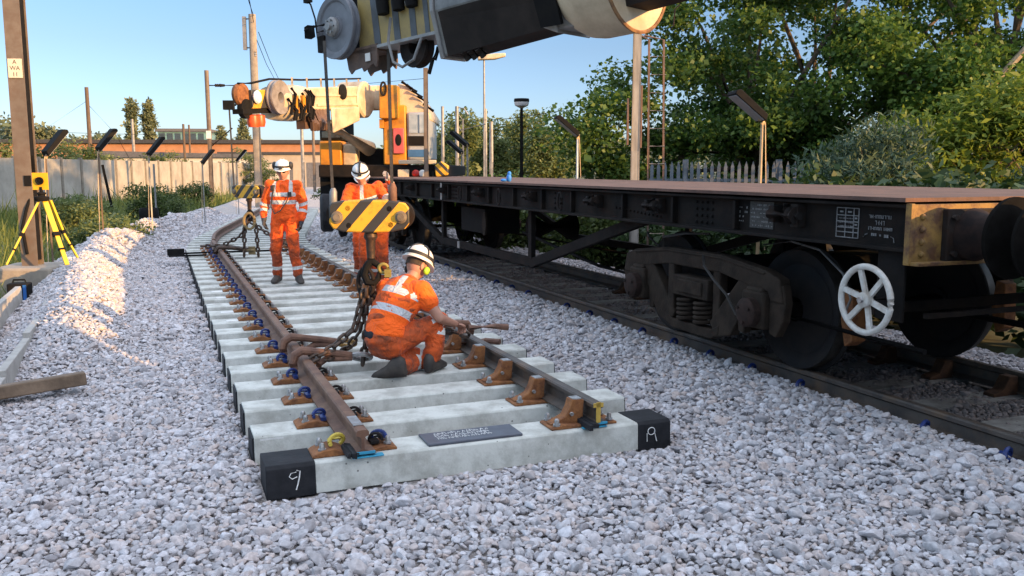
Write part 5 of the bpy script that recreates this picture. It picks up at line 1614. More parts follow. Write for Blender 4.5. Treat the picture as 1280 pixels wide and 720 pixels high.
def person(label, loc, rz, J, face, up=(0, 0, 1), vest=False, gloves=None, muffs=False, headlamp=True, eyes=True, cross=True, group=None, curl=0.5, palms=None):
    J = {k: Vector(v) for k, v in J.items()}
    J.setdefault('waist', J['pelvis'].lerp(J['chest'], 0.5))
    root = thing('person', label, 'person', loc, rz, group)
    # the body: one skin-coloured figure
    g = G()
    torso(g, J, 0.80)
    for s in 'LR':
        limb(g, [J['sh' + s], J['el' + s], J['ha' + s]], [0.055, 0.044, 0.030])
        limb(g, [J['hip' + s], J['kn' + s], J['an' + s]], [0.078, 0.056, 0.042])
        limb(g, [J['chest'].lerp(J['neck'], 0.3), J['sh' + s]], [0.07, 0.055])
    limb(g, [J['neck'] - (J['head'] - J['neck']) * 0.3, J['neck'], J['head'] - (J['head'] - J['neck']) * 0.25], [0.06, 0.056, 0.052])
    me = remesh(g, 0.014, 5)
    MH = frame(J['head'], face, up)
    gb = G(); gb.add([v.co.copy() for v in me.vertices], [tuple(p.vertices) for p in me.polygons])
    hm = head_mesh(MH)
    gb.add(hm.v, hm.f)
    if gloves is None:
        for s in 'LR':
            d = J['ha' + s] - J['el' + s]
            hand(gb, J['ha' + s], d, (palms or {}).get(s, (-1 if s == 'R' else 1, 0, 0)), 1 if s == 'L' else -1, curl)
    gb.build('body', M_SKIN, root, angle=60, fix=False)
    bpy.data.meshes.remove(me)
    if gloves is not None:
        for s in 'LR':
            g = G(); d = J['ha' + s] - J['el' + s]
            hand(g, J['ha' + s], d, (palms or {}).get(s, (-1 if s == 'R' else 1, 0, 0)), 1 if s == 'L' else -1, curl, 1.12)
            limb(g, [J['ha' + s] - d.normalized() * 0.05, J['ha' + s] + d.normalized() * 0.02], [0.042, 0.036])
            g.build('glove', gloves, root, angle=60)
    if eyes:
        for s in (-1, 1):
            g = G(); g.ball(MH @ Vector((s * 0.031, 0.083, 0.006)), (0.011, 0.006, 0.006), 10, 6, MH.to_3x3()); e = g.build('eye', M_WHITEPAINT, root)
            g = G(); g.ball(MH @ Vector((s * 0.031, 0.0885, 0.006)), (0.005, 0.002, 0.005), 8, 6, MH.to_3x3()); g.build('pupil', M_HAIR, e)
            g = G(); g.tube([MH @ Vector((s * 0.016, 0.094, 0.022)), MH @ Vector((s * 0.032, 0.093, 0.026)), MH @ Vector((s * 0.048, 0.082, 0.022))], 0.004, 6); g.build('eyebrow', M_HAIR, root)
        g = G(); g.tube([MH @ Vector((-0.02, 0.088, -0.062)), MH @ Vector((0, 0.093, -0.061)), MH @ Vector((0.02, 0.088, -0.062))], 0.003, 6); g.build('mouth', pm('lip', (0.22, 0.08, 0.07), rough=0.5), root)
    g = G()
    g.ball(MH @ Vector((0, -0.012, 0.012)), (0.081, 0.094, 0.112), 20, 14, MH.to_3x3())
    vs = [Vector(p) for p in g.v]; MI = MH.inverted()
    g.f = [f for f in g.f if all(((MI @ vs[i]).z > -0.035 and (MI @ vs[i]).y < 0.02) or (MI @ vs[i]).z > 0.06 for i in f)]
    g.build('hair', M_HAIR, root, fix=False)
    # trousers or overall
    g = G()
    torso(g, J, 1.07)
    for s in 'LR':
        limb(g, [J['pelvis'].lerp(J['hip' + s], 0.6), J['hip' + s], J['kn' + s], J['an' + s].lerp(J['kn' + s], 0.12)], [0.115, 0.108, 0.083, 0.072])
        if not vest:
            limb(g, [J['chest'].lerp(J['neck'], 0.35), J['sh' + s]], [0.085, 0.078])
            limb(g, [J['sh' + s], J['el' + s], J['ha' + s].lerp(J['el' + s], 0.12)], [0.080, 0.064, 0.050])
    me = remesh(g, 0.0125, 4)
    # loose cloth: creases pushed along the normal
    n = len(me.vertices); co = np.empty(n * 3, dtype=np.float32); me.vertices.foreach_get('co', co); co = co.reshape(-1, 3)
    no = np.empty(n * 3, dtype=np.float32); me.vertices.foreach_get('normal', no); no = no.reshape(-1, 3)
    a1 = vnoise(co[:, 0] * 1.0 + co[:, 1] * 0.8, co[:, 2] * 1.5 + co[:, 1], 9.0, 21) + 0.6 * vnoise(co[:, 0] + co[:, 1], co[:, 2] * 2.2, 17.0, 22)
    co = co + no * (a1 * 0.022)[:, None]
    me.vertices.foreach_set('co', co.ravel()); me.update()
    lat = (J['shR'] - J['shL']).normalized()
    bones = [(J['pelvis'], J['neck'], 0.17, [] if vest else [(0.42, 0.028), (0.62, 0.028)])]
    for s in 'LR':
        bones += [(J['hip' + s], J['kn' + s], 0.10, [(0.93, 0.024)] if vest else []), (J['kn' + s], J['an' + s], 0.08, [(0.22, 0.026), (0.66, 0.024)] if not vest else [(0.25, 0.028)]),
                  (J['sh' + s], J['el' + s], 0.08, [(0.95, 0.022)]), (J['el' + s], J['ha' + s], 0.06, [(0.42, 0.022)])]
    bands_attr(me, J, bones, None if vest else (lat, 0.115, 0.025, 0.66))
    link('trousers' if vest else 'overall', me, M_ORANGE2 if vest else M_ORANGE, root, angle=80)
    if vest:
        g = G()
        J2 = dict(J); J2['pelvis'] = J['pelvis'].lerp(J['waist'], 0.25)
        torso(g, J2, 1.10)
        for s in 'LR':
            limb(g, [J['chest'].lerp(J['neck'], 0.35), J['sh' + s]], [0.095, 0.085])
            limb(g, [J['sh' + s], J['sh' + s].lerp(J['el' + s], 0.42)], [0.086, 0.080])
        me = remesh(g, 0.0115, 4)
        bones = [(J['pelvis'], J['neck'], 0.18, [(0.42, 0.030), (0.70, 0.030)]), (J['shL'], J['elL'], 0.08, []), (J['shR'], J['elR'], 0.08, [])]
        bands_attr(me, J, bones, (lat, 0.085, 0.027, 0.70))
        link('vest', me, M_VEST, root, angle=80)
    for s in 'LR':
        g = G(); boot(g, J['an' + s], J['toe' + s]); g.build('boot', M_BOOT, root, angle=50)
    helmet(root, MH, headlamp, muffs, cross)
    return root


# the standing worker on the sleepers, facing the camera
J1 = dict(pelvis=(0.0, 0, 0.93), chest=(-0.005, 0.0, 1.28), neck=(0.0, 0.0, 1.475), head=(0.005, -0.03, 1.585),
          shL=(-0.185, 0.0, 1.395), elL=(-0.285, 0.04, 1.12), haL=(-0.275, -0.06, 0.92), shR=(0.185, 0.02, 1.395), elR=(0.27, 0.06, 1.12), haR=(0.245, -0.03, 0.89),
          hipL=(-0.095, 0, 0.89), knL=(-0.125, -0.04, 0.49), anL=(-0.125, 0.03, 0.095), hipR=(0.095, 0, 0.89), knR=(0.135, -0.07, 0.49), anR=(0.185, -0.06, 0.095), toeL=(-0.15, -1), toeR=(0.45, -1))
p1 = person('person in orange overalls and ear defenders standing upright on the sleepers, arms hanging', (-3.24, 12.55, 0.175), R(2), J1, (0.02, -1, -0.10), gloves=M_GLOVE, muffs=True, cross=False, curl=0.6, group='people in orange work clothes')
MHq = frame(Vector(J1['head']), (0.02, -1, -0.10), (0, 0, 1))
g = G()
for s in (-1, 1): g.ball(MHq @ Vector((s * 0.032, 0.088, 0.006)), (0.027, 0.010, 0.017), 12, 8, MHq.to_3x3())
g.tube([MHq @ Vector((-0.078, 0.0, 0.01)), MHq @ Vector((-0.058, 0.085, 0.012)), MHq @ Vector((0, 0.10, 0.012)), MHq @ Vector((0.058, 0.085, 0.012)), MHq @ Vector((0.078, 0.0, 0.01))], 0.004, 6)
g.build('safety_glasses', M_STRAP, p1)
g = G(); g.tube([(-0.10, -0.125, 1.40), (-0.13, -0.14, 1.25), (-0.15, -0.15, 1.1), (-0.10, -0.16, 1.0), (-0.02, -0.165, 1.04), (0.06, -0.155, 1.15), (0.10, -0.145, 1.24)], 0.010, 6); g.box((0.115, -0.15, 1.27), (0.05, 0.03, 0.07)); g.build('radio_cable', M_STRAP, p1)
g = G(); g.box((-0.125, -0.145, 1.36), (0.05, 0.03, 0.08)); g.build('radio', M_STRAP, p1, bevel=0.008)

# the worker behind the hook block, looking down, one arm out to the rope
J2 = dict(pelvis=(0.05, 0.0, 0.90), chest=(-0.06, -0.06, 1.24), neck=(-0.09, -0.10, 1.43), head=(-0.10, -0.16, 1.54),
          shL=(-0.26, -0.05, 1.36), elL=(-0.32, -0.20, 1.14), haL=(-0.10, -0.36, 1.08), shR=(0.11, -0.05, 1.38), elR=(0.24, -0.15, 1.23), haR=(0.29, -0.36, 1.24),
          hipL=(-0.05, 0, 0.87), knL=(-0.09, -0.05, 0.48), anL=(-0.11, 0.04, 0.095), hipR=(0.14, 0, 0.87), knR=(0.16, -0.06, 0.48), anR=(0.17, 0.02, 0.095), toeL=(-0.2, -1), toeR=(0.3, -1))
p2 = person('person in orange overalls looking down behind the yellow striped block, hand near the rope', (-1.92, 12.0, 0.175), 0, J2, (0.08, -1, -0.42), up=(0, -0.2, 1), gloves=M_PALEGLOVE, curl=0.8, group='people in orange work clothes')

# a third one half hidden behind him, arm raised
J3 = dict(pelvis=(0.0, 0.0, 0.92), chest=(0.0, -0.05, 1.28), neck=(-0.02, -0.08, 1.48), head=(-0.03, -0.12, 1.60),
          shL=(-0.19, -0.03, 1.42), elL=(-0.27, -0.1, 1.15), haL=(-0.2, -0.3, 1.05), shR=(0.18, -0.03, 1.46), elR=(0.40, -0.14, 1.50), haR=(0.36, -0.34, 1.62),
          hipL=(-0.095, 0, 0.89), knL=(-0.11, -0.04, 0.49), anL=(-0.12, 0.02, 0.095), hipR=(0.095, 0, 0.89), knR=(0.12, -0.04, 0.49), anR=(0.13, 0.02, 0.095), toeL=(-0.1, -1), toeR=(0.2, -1))
p3 = person('person mostly hidden behind the man at the striped block, orange sleeve raised and bent', (-2.23, 13.4, 0.04), R(8), J3, (-0.2, -1, -0.4), gloves=M_PALEGLOVE, group='people in orange work clothes')

# the kneeling worker, back to the camera
J4 = dict(pelvis=(-0.15, -0.02, 0.27), waist=(-0.135, 0.03, 0.42), chest=(-0.035, 0.12, 0.60), neck=(0.045, 0.21, 0.745), head=(0.085, 0.275, 0.838),
          shL=(-0.16, 0.20, 0.665), elL=(-0.02, 0.44, 0.52), haL=(0.23, 0.42, 0.43), shR=(0.14, 0.08, 0.665), elR=(0.285, 0.03, 0.45), haR=(0.40, 0.22, 0.37),
          hipL=(-0.20, 0.06, 0.24), knL=(0.12, 0.16, 0.085), anL=(-0.05, -0.09, 0.085), hipR=(-0.08, -0.05, 0.25), knR=(0.265, 0.14, 0.415), anR=(0.215, 0.07, 0.095), toeL=(-1, 0.12, -0.10), toeR=(0.45, 1, 0))
p4 = person('person squatting with back turned, orange vest over grubby trousers, bare arms', (-0.86, 6.86, 0.175), 0, J4, (0.62, 0.62, -0.48), up=(0.1, 0.25, 1), vest=True, eyes=True, curl=0.9, palms={'R': (0, 0, -1), 'L': (0, 0, -1)}, group='people in orange work clothes')
g = G(); limb(g, [(-0.27, 0.01, 0.33), (-0.21, -0.065, 0.325), (-0.14, -0.095, 0.32)], [0.05, 0.062, 0.055]); me_ = remesh(g, 0.012, 3); link('shirt_tail', me_, M_NAVY, p4)
MHk = frame(Vector(J4['head']), (0.62, 0.62, -0.48), (0.1, 0.25, 1))
g = G(); g.ball(MHk @ Vector((0.10, 0.03, -0.03)), (0.022, 0.03, 0.034), 12, 8, MHk.to_3x3()); g.build('ear_muff', pm('lime_plastic', (0.45, 0.75, 0.03), rough=0.5), p4)
g = G(); g.ball(MHk @ Vector((-0.10, -0.0, -0.02)), (0.024, 0.036, 0.042), 12, 8, MHk.to_3x3()); g.build('ear_muff', M_STRAP, p4)
# ================================================================ the second rail crane beyond the wagon, facing the camera
C0 = Vector((-3.2, 21.6, 0))
cr2 = thing('rail_crane', 'yellow and cream rail crane beyond the flat wagon, boom reaching over the track panel', 'crane', C0, 0)


def q(x, y, Y):
    """a point of the crane read off its front elevation: x, y on the elevation sheet, Y = depth"""
    u_, v_ = (x - 640) / 1100, -(y - 360) / 1100
    P_ = R(7.71)
    dy, dz = math.cos(P_) + v_ * math.sin(P_), -math.sin(P_) + v_ * math.cos(P_)
    return Vector((u_ * Y / dy, Y, 1.8 + dz * Y / dy)) - C0


def face_box(g, x0, y0, x1, y1, Ya, Yb):
    a_, b_ = q(x0, y1, Ya), q(x1, y0, Ya)
    g.b2((a_.x, Ya - C0.y, a_.z), (b_.x, Yb - C0.y, b_.z))


M_CABGLASS = pm('cab_glass', (0.05, 0.07, 0.09), (0.03, 0.04, 0.05), rough=0.08, spec=0.8)
M_SKYGLASS = pm('pale_glass', (0.36, 0.42, 0.47), (0.22, 0.28, 0.34), rough=0.15, scale=3)  # sky reflection painted into the window colour
M_CABGREY = pm('cab_grey', (0.34, 0.37, 0.40), (0.26, 0.29, 0.32), rough=0.4, scale=2)
g = G(); face_box(g, 398, 222, 560, 206, 19.6, 27.0); g.build('chassis', M_WAGON, cr2, bevel=0.03)
g = G(); face_box(g, 498, 205, 545, 200, 19.5, 19.62); g.build('front_beam', M_CREAM, cr2, bevel=0.01)
g = G(); face_box(g, 497, 222, 511, 212, 19.45, 19.6); g.build('cream_panel', M_CREAM, cr2, bevel=0.01)
for x, m_, nm in ((520, pm('red_lamp', (0.5, 0.02, 0.01), rough=0.3), 'red_lamp'), (528.5, M_WHITEPAINT, 'white_lamp')):
    p = q(x, 217, 19.5); g = G(); g.lathe([(0.085, 0), (0.085, 0.06), (0.06, 0.09), (0, 0.1)], p, (0, -1, 0), 20); g.build(nm, m_, cr2)
for x in (535, 541):
    g = G(); p = q(x, 215, 19.5); g.tube([p, p + Vector((0.02, -0.1, -0.12)), p + Vector((0.0, -0.06, -0.3))], 0.03, 8); g.build_each('air_hose', M_BLACK, cr2)
g = G(); g.prism([(-0.12, -0.15), (0.14, -0.1), (0.16, 0.1), (0.0, 0.2), (-0.14, 0.1)], -0.15, 0.15, 'y', Matrix.Translation(q(552, 213, 19.5))); g.build('outrigger_foot', stripemat('foot_stripe', (0.6, 0.33, 0.02), (0.03, 0.03, 0.03), 0.2, (1, 0, 1)), cr2, bevel=0.02)
for dx in (-0.75, 0.75):
    for Y in (20.6, 22.2, 25.0):
        g = G(); g.lathe([(0.1, -0.06), (0.42, -0.06), (0.45, -0.04), (0.42, 0.06), (0.1, 0.07)], (dx + 0.0, Y - C0.y, 0.66), (1, 0, 0), 28); g.build('wheel', M_WHEEL, cr2)
g = G(); face_box(g, 400, 262, 478, 222, 19.9, 26.5); g.build('under_frame', M_BLACK, cr2)
g = G(); g.lathe([(0.12, -0.14), (0.34, -0.14), (0.40, -0.10), (0.40, 0.10), (0.34, 0.14), (0.12, 0.14)], q(409, 266, 18.6), (1, 0.25, 0), 28); g.build('support_wheel', M_BLACKRUB, cr2)
# superstructure
g = G(); face_box(g, 399, 207, 427, 176, 19.9, 21.6); g.build('cabinet', M_YELLOW, cr2, bevel=0.03)
g = G(); face_box(g, 428, 207, 446, 180, 20.0, 21.6); g.build('cabinet', M_CREAM, cr2, bevel=0.03)
g = G(); face_box(g, 399, 175.5, 428, 150, 20.0, 21.5); cb = g.build('cab', M_BLACK, cr2, bevel=0.02)
g = G(); face_box(g, 402, 172, 425, 164, 19.985, 19.998); g.build('window', M_CABGLASS, cb)
g = G(); face_box(g, 406, 162, 420, 155, 19.93, 19.99); g.build('red_seat', pm('red_fabric', (0.4, 0.05, 0.02), rough=0.7), cb)
g = G(); face_box(g, 446, 212, 480, 186, 20.4, 22.0); g.build('slew_ring', M_BLACK, cr2)
g = G()
a_ = [(474, 148), (474, 112), (479, 106), (496, 106), (497, 148)]
pts = [q(x, y, 19.7) for x, y in a_]
g.prism([(p.x, p.z) for p in pts], 19.7 - C0.y, 20.6 - C0.y, 'y'); ym = g.build('mast_panel', M_YELLOW, cr2, bevel=0.02)
g = G(); face_box(g, 478, 206, 508, 131, 19.95, 20.9); g.build('mast', M_YELLOW, cr2, bevel=0.03)
g = G(); face_box(g, 474, 160, 480, 149, 19.8, 20.2); g.build('mast_step', M_YELLOW, cr2)
g = G(); face_box(g, 491, 192, 505, 160, 19.86, 19.96); rp_ = g.build('red_panel', pm('faded_red', (0.55, 0.10, 0.10), (0.42, 0.08, 0.08), rough=0.5), cr2, bevel=0.015)
g = G(); g.ball(q(498, 175, 19.855), (0.07, 0.012, 0.13), 16, 10); g.build('opening', M_BLACK, rp_)
g = G(); p = q(479, 108, 19.68); g.torus(p + Vector((0, 0, -0.05)), (0, 1, 0), 0.07, 0.025, 16, 8, 0, 2 * math.pi, 0.8, 2.0); g.build('lifting_eye', M_DKSTEEL, cr2)
g = G(); face_box(g, 508, 201, 536, 140, 20.0, 22.2); cb2 = g.build('cab', M_CABGREY, cr2, bevel=0.06)
for (x0, y0, x1, y1, m_, nm) in ((511, 143, 522, 166, M_SKYGLASS, 'window'), (524, 143, 535, 166, M_SKYGLASS, 'window'), (510, 170, 535, 182, M_BLACK, 'dark_band'), (510, 187, 535, 196, pm('cab_blue', (0.05, 0.14, 0.30), rough=0.4), 'blue_panel')):
    g = G(); face_box(g, x0, y1, x1, y0, 19.975, 19.997); g.build(nm, m_, cb2)
g = G()
pr = [q(x, y, 20.2) for x, y in ((497, 104), (508, 106), (524, 122), (537, 142), (537, 150), (497, 150))]
g.prism([(p.x, p.z) for p in pr], 20.2 - C0.y, 23 - C0.y, 'y'); g.build('engine_cover', M_CREAM, cr2, bevel=0.03)
g = G()
for x, y in ((502, 102), (508, 106), (515, 113), (522, 120), (529, 130)):
    p = q(x, y, 20.1); g.tube([p, p + Vector((0.22, 0.1, -0.15))], 0.035, 6)
g.build_each('exhaust_louvre', M_BLACK, cr2)
g = G(); g.tube([q(533, 222, 19.3), q(532, 85, 19.3)], 0.05, 10); g.build('grab_pole', M_POLESTEEL, cr2)
# its boom: from the pivot towards the far hook block
Pv = q(452, 122, 20.4); Hd = q(296, 124, 15.9)
ex = (Pv - Hd).normalized(); ey = Vector((ex.y, -ex.x, 0)).normalized()
if ey.x < 0: ey = -ey
ez = ex.cross(ey); ez = ez if ez.z > 0 else -ez
LB = (Pv - Hd).length


def e3(s, o, h): return Hd + ex * s + ey * o + ez * h


def ebox(g, s0, s1, o0, o1, h0, h1, h0b=None, h1b=None):
    h0b = h0 if h0b is None else h0b; h1b = h1 if h1b is None else h1b
    g.loft([[e3(s0, o0, h0), e3(s0, o1, h0), e3(s0, o1, h1), e3(s0, o0, h1)], [e3(s1, o0, h0b), e3(s1, o1, h0b), e3(s1, o1, h1b), e3(s1, o0, h1b)]])


g = G(); ebox(g, 1.8, LB + 0.5, -0.25, 0.25, -0.22, 0.20, -0.30, 0.27); g.build('outer_boom', M_CREAM, cr2, bevel=0.03)
g = G(); ebox(g, 0.25, 1.1, -0.13, 0.15, -0.17, 0.16); g.build('boom_head', stripemat('head_stripe', (0.62, 0.33, 0.04), (0.04, 0.04, 0.04), 0.42, (0.6, 0.8, -0.5)), cr2, bevel=0.01)
g = G()
rings = []
for s, k in ((1.05, 0.92), (1.25, 1.0), (1.75, 1.06), (2.05, 1.0)):
    rings.append([e3(s, 0.34 * k * math.cos(t), -0.02 + (0.40 if math.sin(t) < 0 else 0.27) * k * math.sin(t)) for t in np.linspace(0, 2 * math.pi, 24, endpoint=False)])
g.loft(rings); g.build('boom_hood', M_CREAM, cr2, angle=50)
g = G()
rr = random.Random(4)
for k in range(16):
    s = 1.05 + rr.random() * 0.95; h = rr.uniform(-0.15, 0.22)
    g.tube([e3(s, 0.34, h), e3(s + 0.05, 0.40, h - 0.12), e3(s + 0.02, 0.37, h - 0.3)], 0.03, 6)
g.build_each('hydraulic_hose', M_BLACK, cr2)
for k, m_ in ((1.3, M_YELLOW), (1.75, M_DKSTEEL), (1.55, M_YELLOW)):
    g = G(); ebox(g, k, k + 0.1, 0.33, 0.40, -0.28, 0.05); g.build('valve_cover', m_, cr2)
g = G(); g.lathe([(0.06, -0.07), (0.10, 0.06), (0.22, 0.05), (0.31, 0.07), (0.315, 0.04), (0.29, 0.0), (0.315, -0.04), (0.31, -0.07)], e3(0.95, 0.24, 0.02), ey, 40); g.build('sheave_wheel', pm('sheave_dusty', (0.25, 0.23, 0.22), (0.16, 0.14, 0.13), rough=0.6), cr2)
g = G(); g.lathe([(0.04, -0.05), (0.17, -0.05), (0.18, 0.0), (0.17, 0.05)], e3(0.15, 0.05, -0.17), ey, 28); g.build('lower_sheave', M_BLACK, cr2)
g = G(); g.lathe([(0.04, -0.06), (0.19, -0.06), (0.21, 0.0), (0.19, 0.06)], e3(0.10, 0.02, 0.08), ey, 28); g.build('tip_sheave', M_RUST, cr2)
g = G(); ebox(g, -0.02, 1.0, -0.1, 0.12, -0.26, -0.17); g.build('tip_frame', M_BLACK, cr2)
g = G(); p = e3(0.35, 0.17, 0.03); g.lathe([(0.11, 0), (0.12, 0.03), (0.10, 0.05), (0, 0.06)], p, ey, 24); g.build('work_lamp', pm('lamp_white', (0.8, 0.8, 0.78), rough=0.3), cr2)
for k in range(2):
    g = G(); p = e3(0.30 + 0.2 * k, 0.1, -0.30); g.lathe([(0.05, 0.02), (0.10, 0), (0.11, -0.12), (0.09, -0.2)], p, (0, 0, 1), 16); g.build('orange_beacon', pm('beacon_orange', (0.75, 0.09, 0.02), rough=0.4), cr2)
g = G(); p = e3(-0.25, 0, -0.1); g.box(p, (0.18, 0.1, 0.16)); g.tube([p, e3(-0.05, 0, -0.1)], 0.02, 6); g.build('limit_paddle', M_BLACK, cr2)
g = G(); g.tube([e3(0.0, 0.05, 0.27), e3(0.4, 0.05, 0.28), e3(1.0, 0.05, 0.36), e3(2.2, 0.0, 0.36), e3(LB, 0, 0.42)], 0.022, 6); g.build('boom_rope', M_BLACK, cr2)
for k in range(6):
    g = G(); s = 1.7 + k * 0.55; g.tube([e3(s, 0.1, 0.2), e3(s, 0.1, 0.40)], 0.02, 6); g.build('rope_guide', M_CREAM, cr2)
# side rib lines, hole and lift cylinder
g = G(); ebox(g, 2.0, LB - 0.2, 0.25, 0.275, 0.03, 0.06); ebox(g, 2.3, LB - 0.3, 0.25, 0.28, -0.16, -0.12); g.build_each('boom_rib', M_CREAM, cr2)
g = G(); g.lathe([(0.16, 0), (0.16, 0.03), (0.12, 0.05), (0, 0.05)], e3(LB - 1.35, 0.25, 0.12), ey, 24); g.build('boom_window', M_BLACK, cr2)
g = G(); g.lathe([(0.0, -0.31), (0.36, -0.31), (0.40, -0.27), (0.40, 0.27), (0.36, 0.31), (0, 0.31)], e3(LB - 0.35, 0, -0.05), ey, 32); g.build('boom_foot', M_CREAM, cr2)
g = G(); ebox(g, LB - 1.9, LB - 0.7, 0.24, 0.30, -0.72, -0.2, -0.5, -0.2); g.build('boom_bracket', M_CREAM, cr2, bevel=0.03)
g = G()
for k in range(7): g.tube([e3(1.95 + 0.12 * k, 0.2, -0.2), e3(2.0 + 0.1 * k, 0.3, -0.45 - 0.03 * (k % 3)), e3(2.1 + 0.1 * k, 0.24, -0.62)], 0.05, 6)
g.build_each('pipe_cluster', pm('lug_brown', (0.12, 0.07, 0.05)), cr2)
g = G(); g.cyl(q(462, 186, 20.1), e3(2.6, 0.05, -0.42), 0.17, n=20); g.build('lift_cylinder', M_CREAM, cr2)
g = G(); ebox(g, 1.9, 2.6, 0.0, 0.2, -0.6, -0.28); g.build('cylinder_lug', pm('lug_brown', (0.12, 0.07, 0.05), rough=0.7), cr2)
# ================================================================ left of the tracks and the far background
def image_point(x, y, Y):
    """surveyed point: bearing x, elevation y on the site sketch, distance Y"""
    u_, v_ = (x - 640) / 1100, -(y - 360) / 1100
    P_ = R(7.71)
    dy, dz = math.cos(P_) + v_ * math.sin(P_), -math.sin(P_) + v_ * math.cos(P_)
    return Vector((u_ * Y / dy, Y, 1.8 + dz * Y / dy))


# H-section steel column on its concrete block
hp = image_point(40, 312, 13.6)
t = thing('steel_column', 'tall brown H-section steel column on a concrete block with a pale number plate', 'column', (hp.x, hp.y, 0.0), R(6))
g = G(); w_, d_, tf = 0.118, 0.115, 0.016
g.prism([(-w_, -d_), (w_, -d_), (w_, -d_ + tf), (0.008, -d_ + tf), (0.008, d_ - tf), (w_, d_ - tf), (w_, d_), (-w_, d_), (-w_, d_ - tf), (-0.008, d_ - tf), (-0.008, -d_ + tf), (-w_, -d_ + tf)], 0.2, 7.2, 'z')
g.build('post', M_POLESTEEL, t, smooth=False)
g = G(); g.b2((0.012, -0.095, 0.4), (0.10, 0.085, 7.1)); g.build('cable_duct', M_BLACK, t)  # black fill standing in for the shade inside the column's recess
g = G(); g.prism([(-0.42, -0.45), (0.45, -0.5), (0.52, 0.5), (-0.45, 0.45)], -0.25, 0.32, 'z'); g.build('foundation', M_CONCPOST, t, bevel=0.04)
g = G(); g.b2((-0.10, -0.130, 3.15), (0.10, -0.117, 3.43)); pl_ = g.build('number_plate', pm('plate_cream', (0.66, 0.60, 0.47), (0.55, 0.5, 0.4), rough=0.6), t)
g = G()
for s, z in (('A', 3.355), ('WA', 3.265), ('11', 3.175)):
    text_into(g, s, 0.085, Matrix.Translation((0, -0.132, z)) @ Matrix.Rotation(R(90), 4, 'X'))
g.build('lettering', pm('ink_brown', (0.12, 0.08, 0.05)), pl_)
g = G(); g.tube([(0.10, -0.02, 2.0), (0.12, -0.04, 1.55), (0.02, -0.13, 1.2), (-0.06, -0.14, 0.9), (-0.02, -0.13, 0.5)], 0.025, 8); g.box((0.06, -0.10, 1.62), (0.10, 0.06, 0.16)); g.build('cable', M_BLACK, t)

# surveying tripod with its target
tp = image_point(52, 246, 12.6)
t = thing('survey_tripod', 'bright yellow surveying tripod standing beside the brown steel column', 'tripod', (tp.x, tp.y, 0.15), 0)
M_TRI = pm('tripod_yellow', (0.72, 0.48, 0.02), (0.60, 0.38, 0.02), rough=0.45, scale=6)
hz_ = tp.z - 0.15
for (px_, py_, Y_, w2) in ((8, 331, 12.3, 0.028), (84, 331, 12.2, 0.06), (97, 322, 12.9, 0.05)):
    f = image_point(px_, py_, Y_) - Vector((tp.x, tp.y, 0.15)); top = Vector((0.04 if px_ > 50 else -0.04, 0, hz_ - 0.05)); mid = top.lerp(f, 0.55)
    if px_ == 97: top = top + Vector((0.06, 0.03, 0))
    g = G(); g.bar(top, mid, w2 * 1.25, 0.03); g.bar(mid, f, w2, 0.024); lg = g.build('leg', M_TRI, t, smooth=False, bevel=0.004)
    g = G(); g.bar(mid + (top - mid) * 0.08, mid - (top - mid) * 0.02, w2 * 1.7, 0.06); g.bar(mid.lerp(f, 0.45), mid.lerp(f, 0.50), w2 * 1.5, 0.05); g.build_each('clamp', M_BLACK, lg)
g = G(); g.lathe([(0.085, -0.06), (0.10, -0.03), (0.10, 0.0), (0.05, 0.01), (0.05, 0.03), (0.06, 0.04), (0.06, 0.06), (0.025, 0.07), (0.02, 0.14)], (0, 0, hz_), (0, 0, 1), 18); g.build('tripod_head', M_BLACK, t)
g = G(); g.b2((-0.115, -0.005, hz_ + 0.10), (0.105, 0.01, hz_ + 0.34)); tgt = g.build('target_plate', pm('target_orange', (0.85, 0.45, 0.01), (0.78, 0.38, 0.01), rough=0.5), t)
g = G(); g.lathe([(0.055, 0.0), (0.055, 0.03), (0.042, 0.03), (0.03, 0.02), (0.012, 0.02), (0.012, 0.035), (0, 0.035)], (-0.005, -0.006, hz_ + 0.225), (0, -1, 0), 20); g.build('prism', M_BLACK, tgt)
# kit box
b = image_point(24, 352, 11.6)
t = thing('kit_box', 'black and blue kit box standing on the gravel in front of the column block', 'kit box', (b.x, b.y, 0.0), R(10))
g = G(); g.b2((-0.13, -0.10, 0.0), (0.13, 0.10, 0.30)); g.build('case', M_BLACK, t, bevel=0.02)
g = G(); g.b2((-0.04, -0.115, 0.06), (0.06, -0.10, 0.24)); g.build('label', pm('label_pale', (0.55, 0.62, 0.66), (0.2, 0.35, 0.5), rough=0.5, scale=14), t)
g = G(); g.b2((0.075, -0.112, 0.05), (0.115, -0.10, 0.28)); g.build('trim', pm('trim_blue', (0.02, 0.12, 0.4), rough=0.5), t)
g = G(); g.tube([(-0.08, 0, 0.30), (-0.07, 0, 0.34), (0.07, 0, 0.34), (0.08, 0, 0.30)], 0.012, 6); g.build('handle', M_BLACK, t)

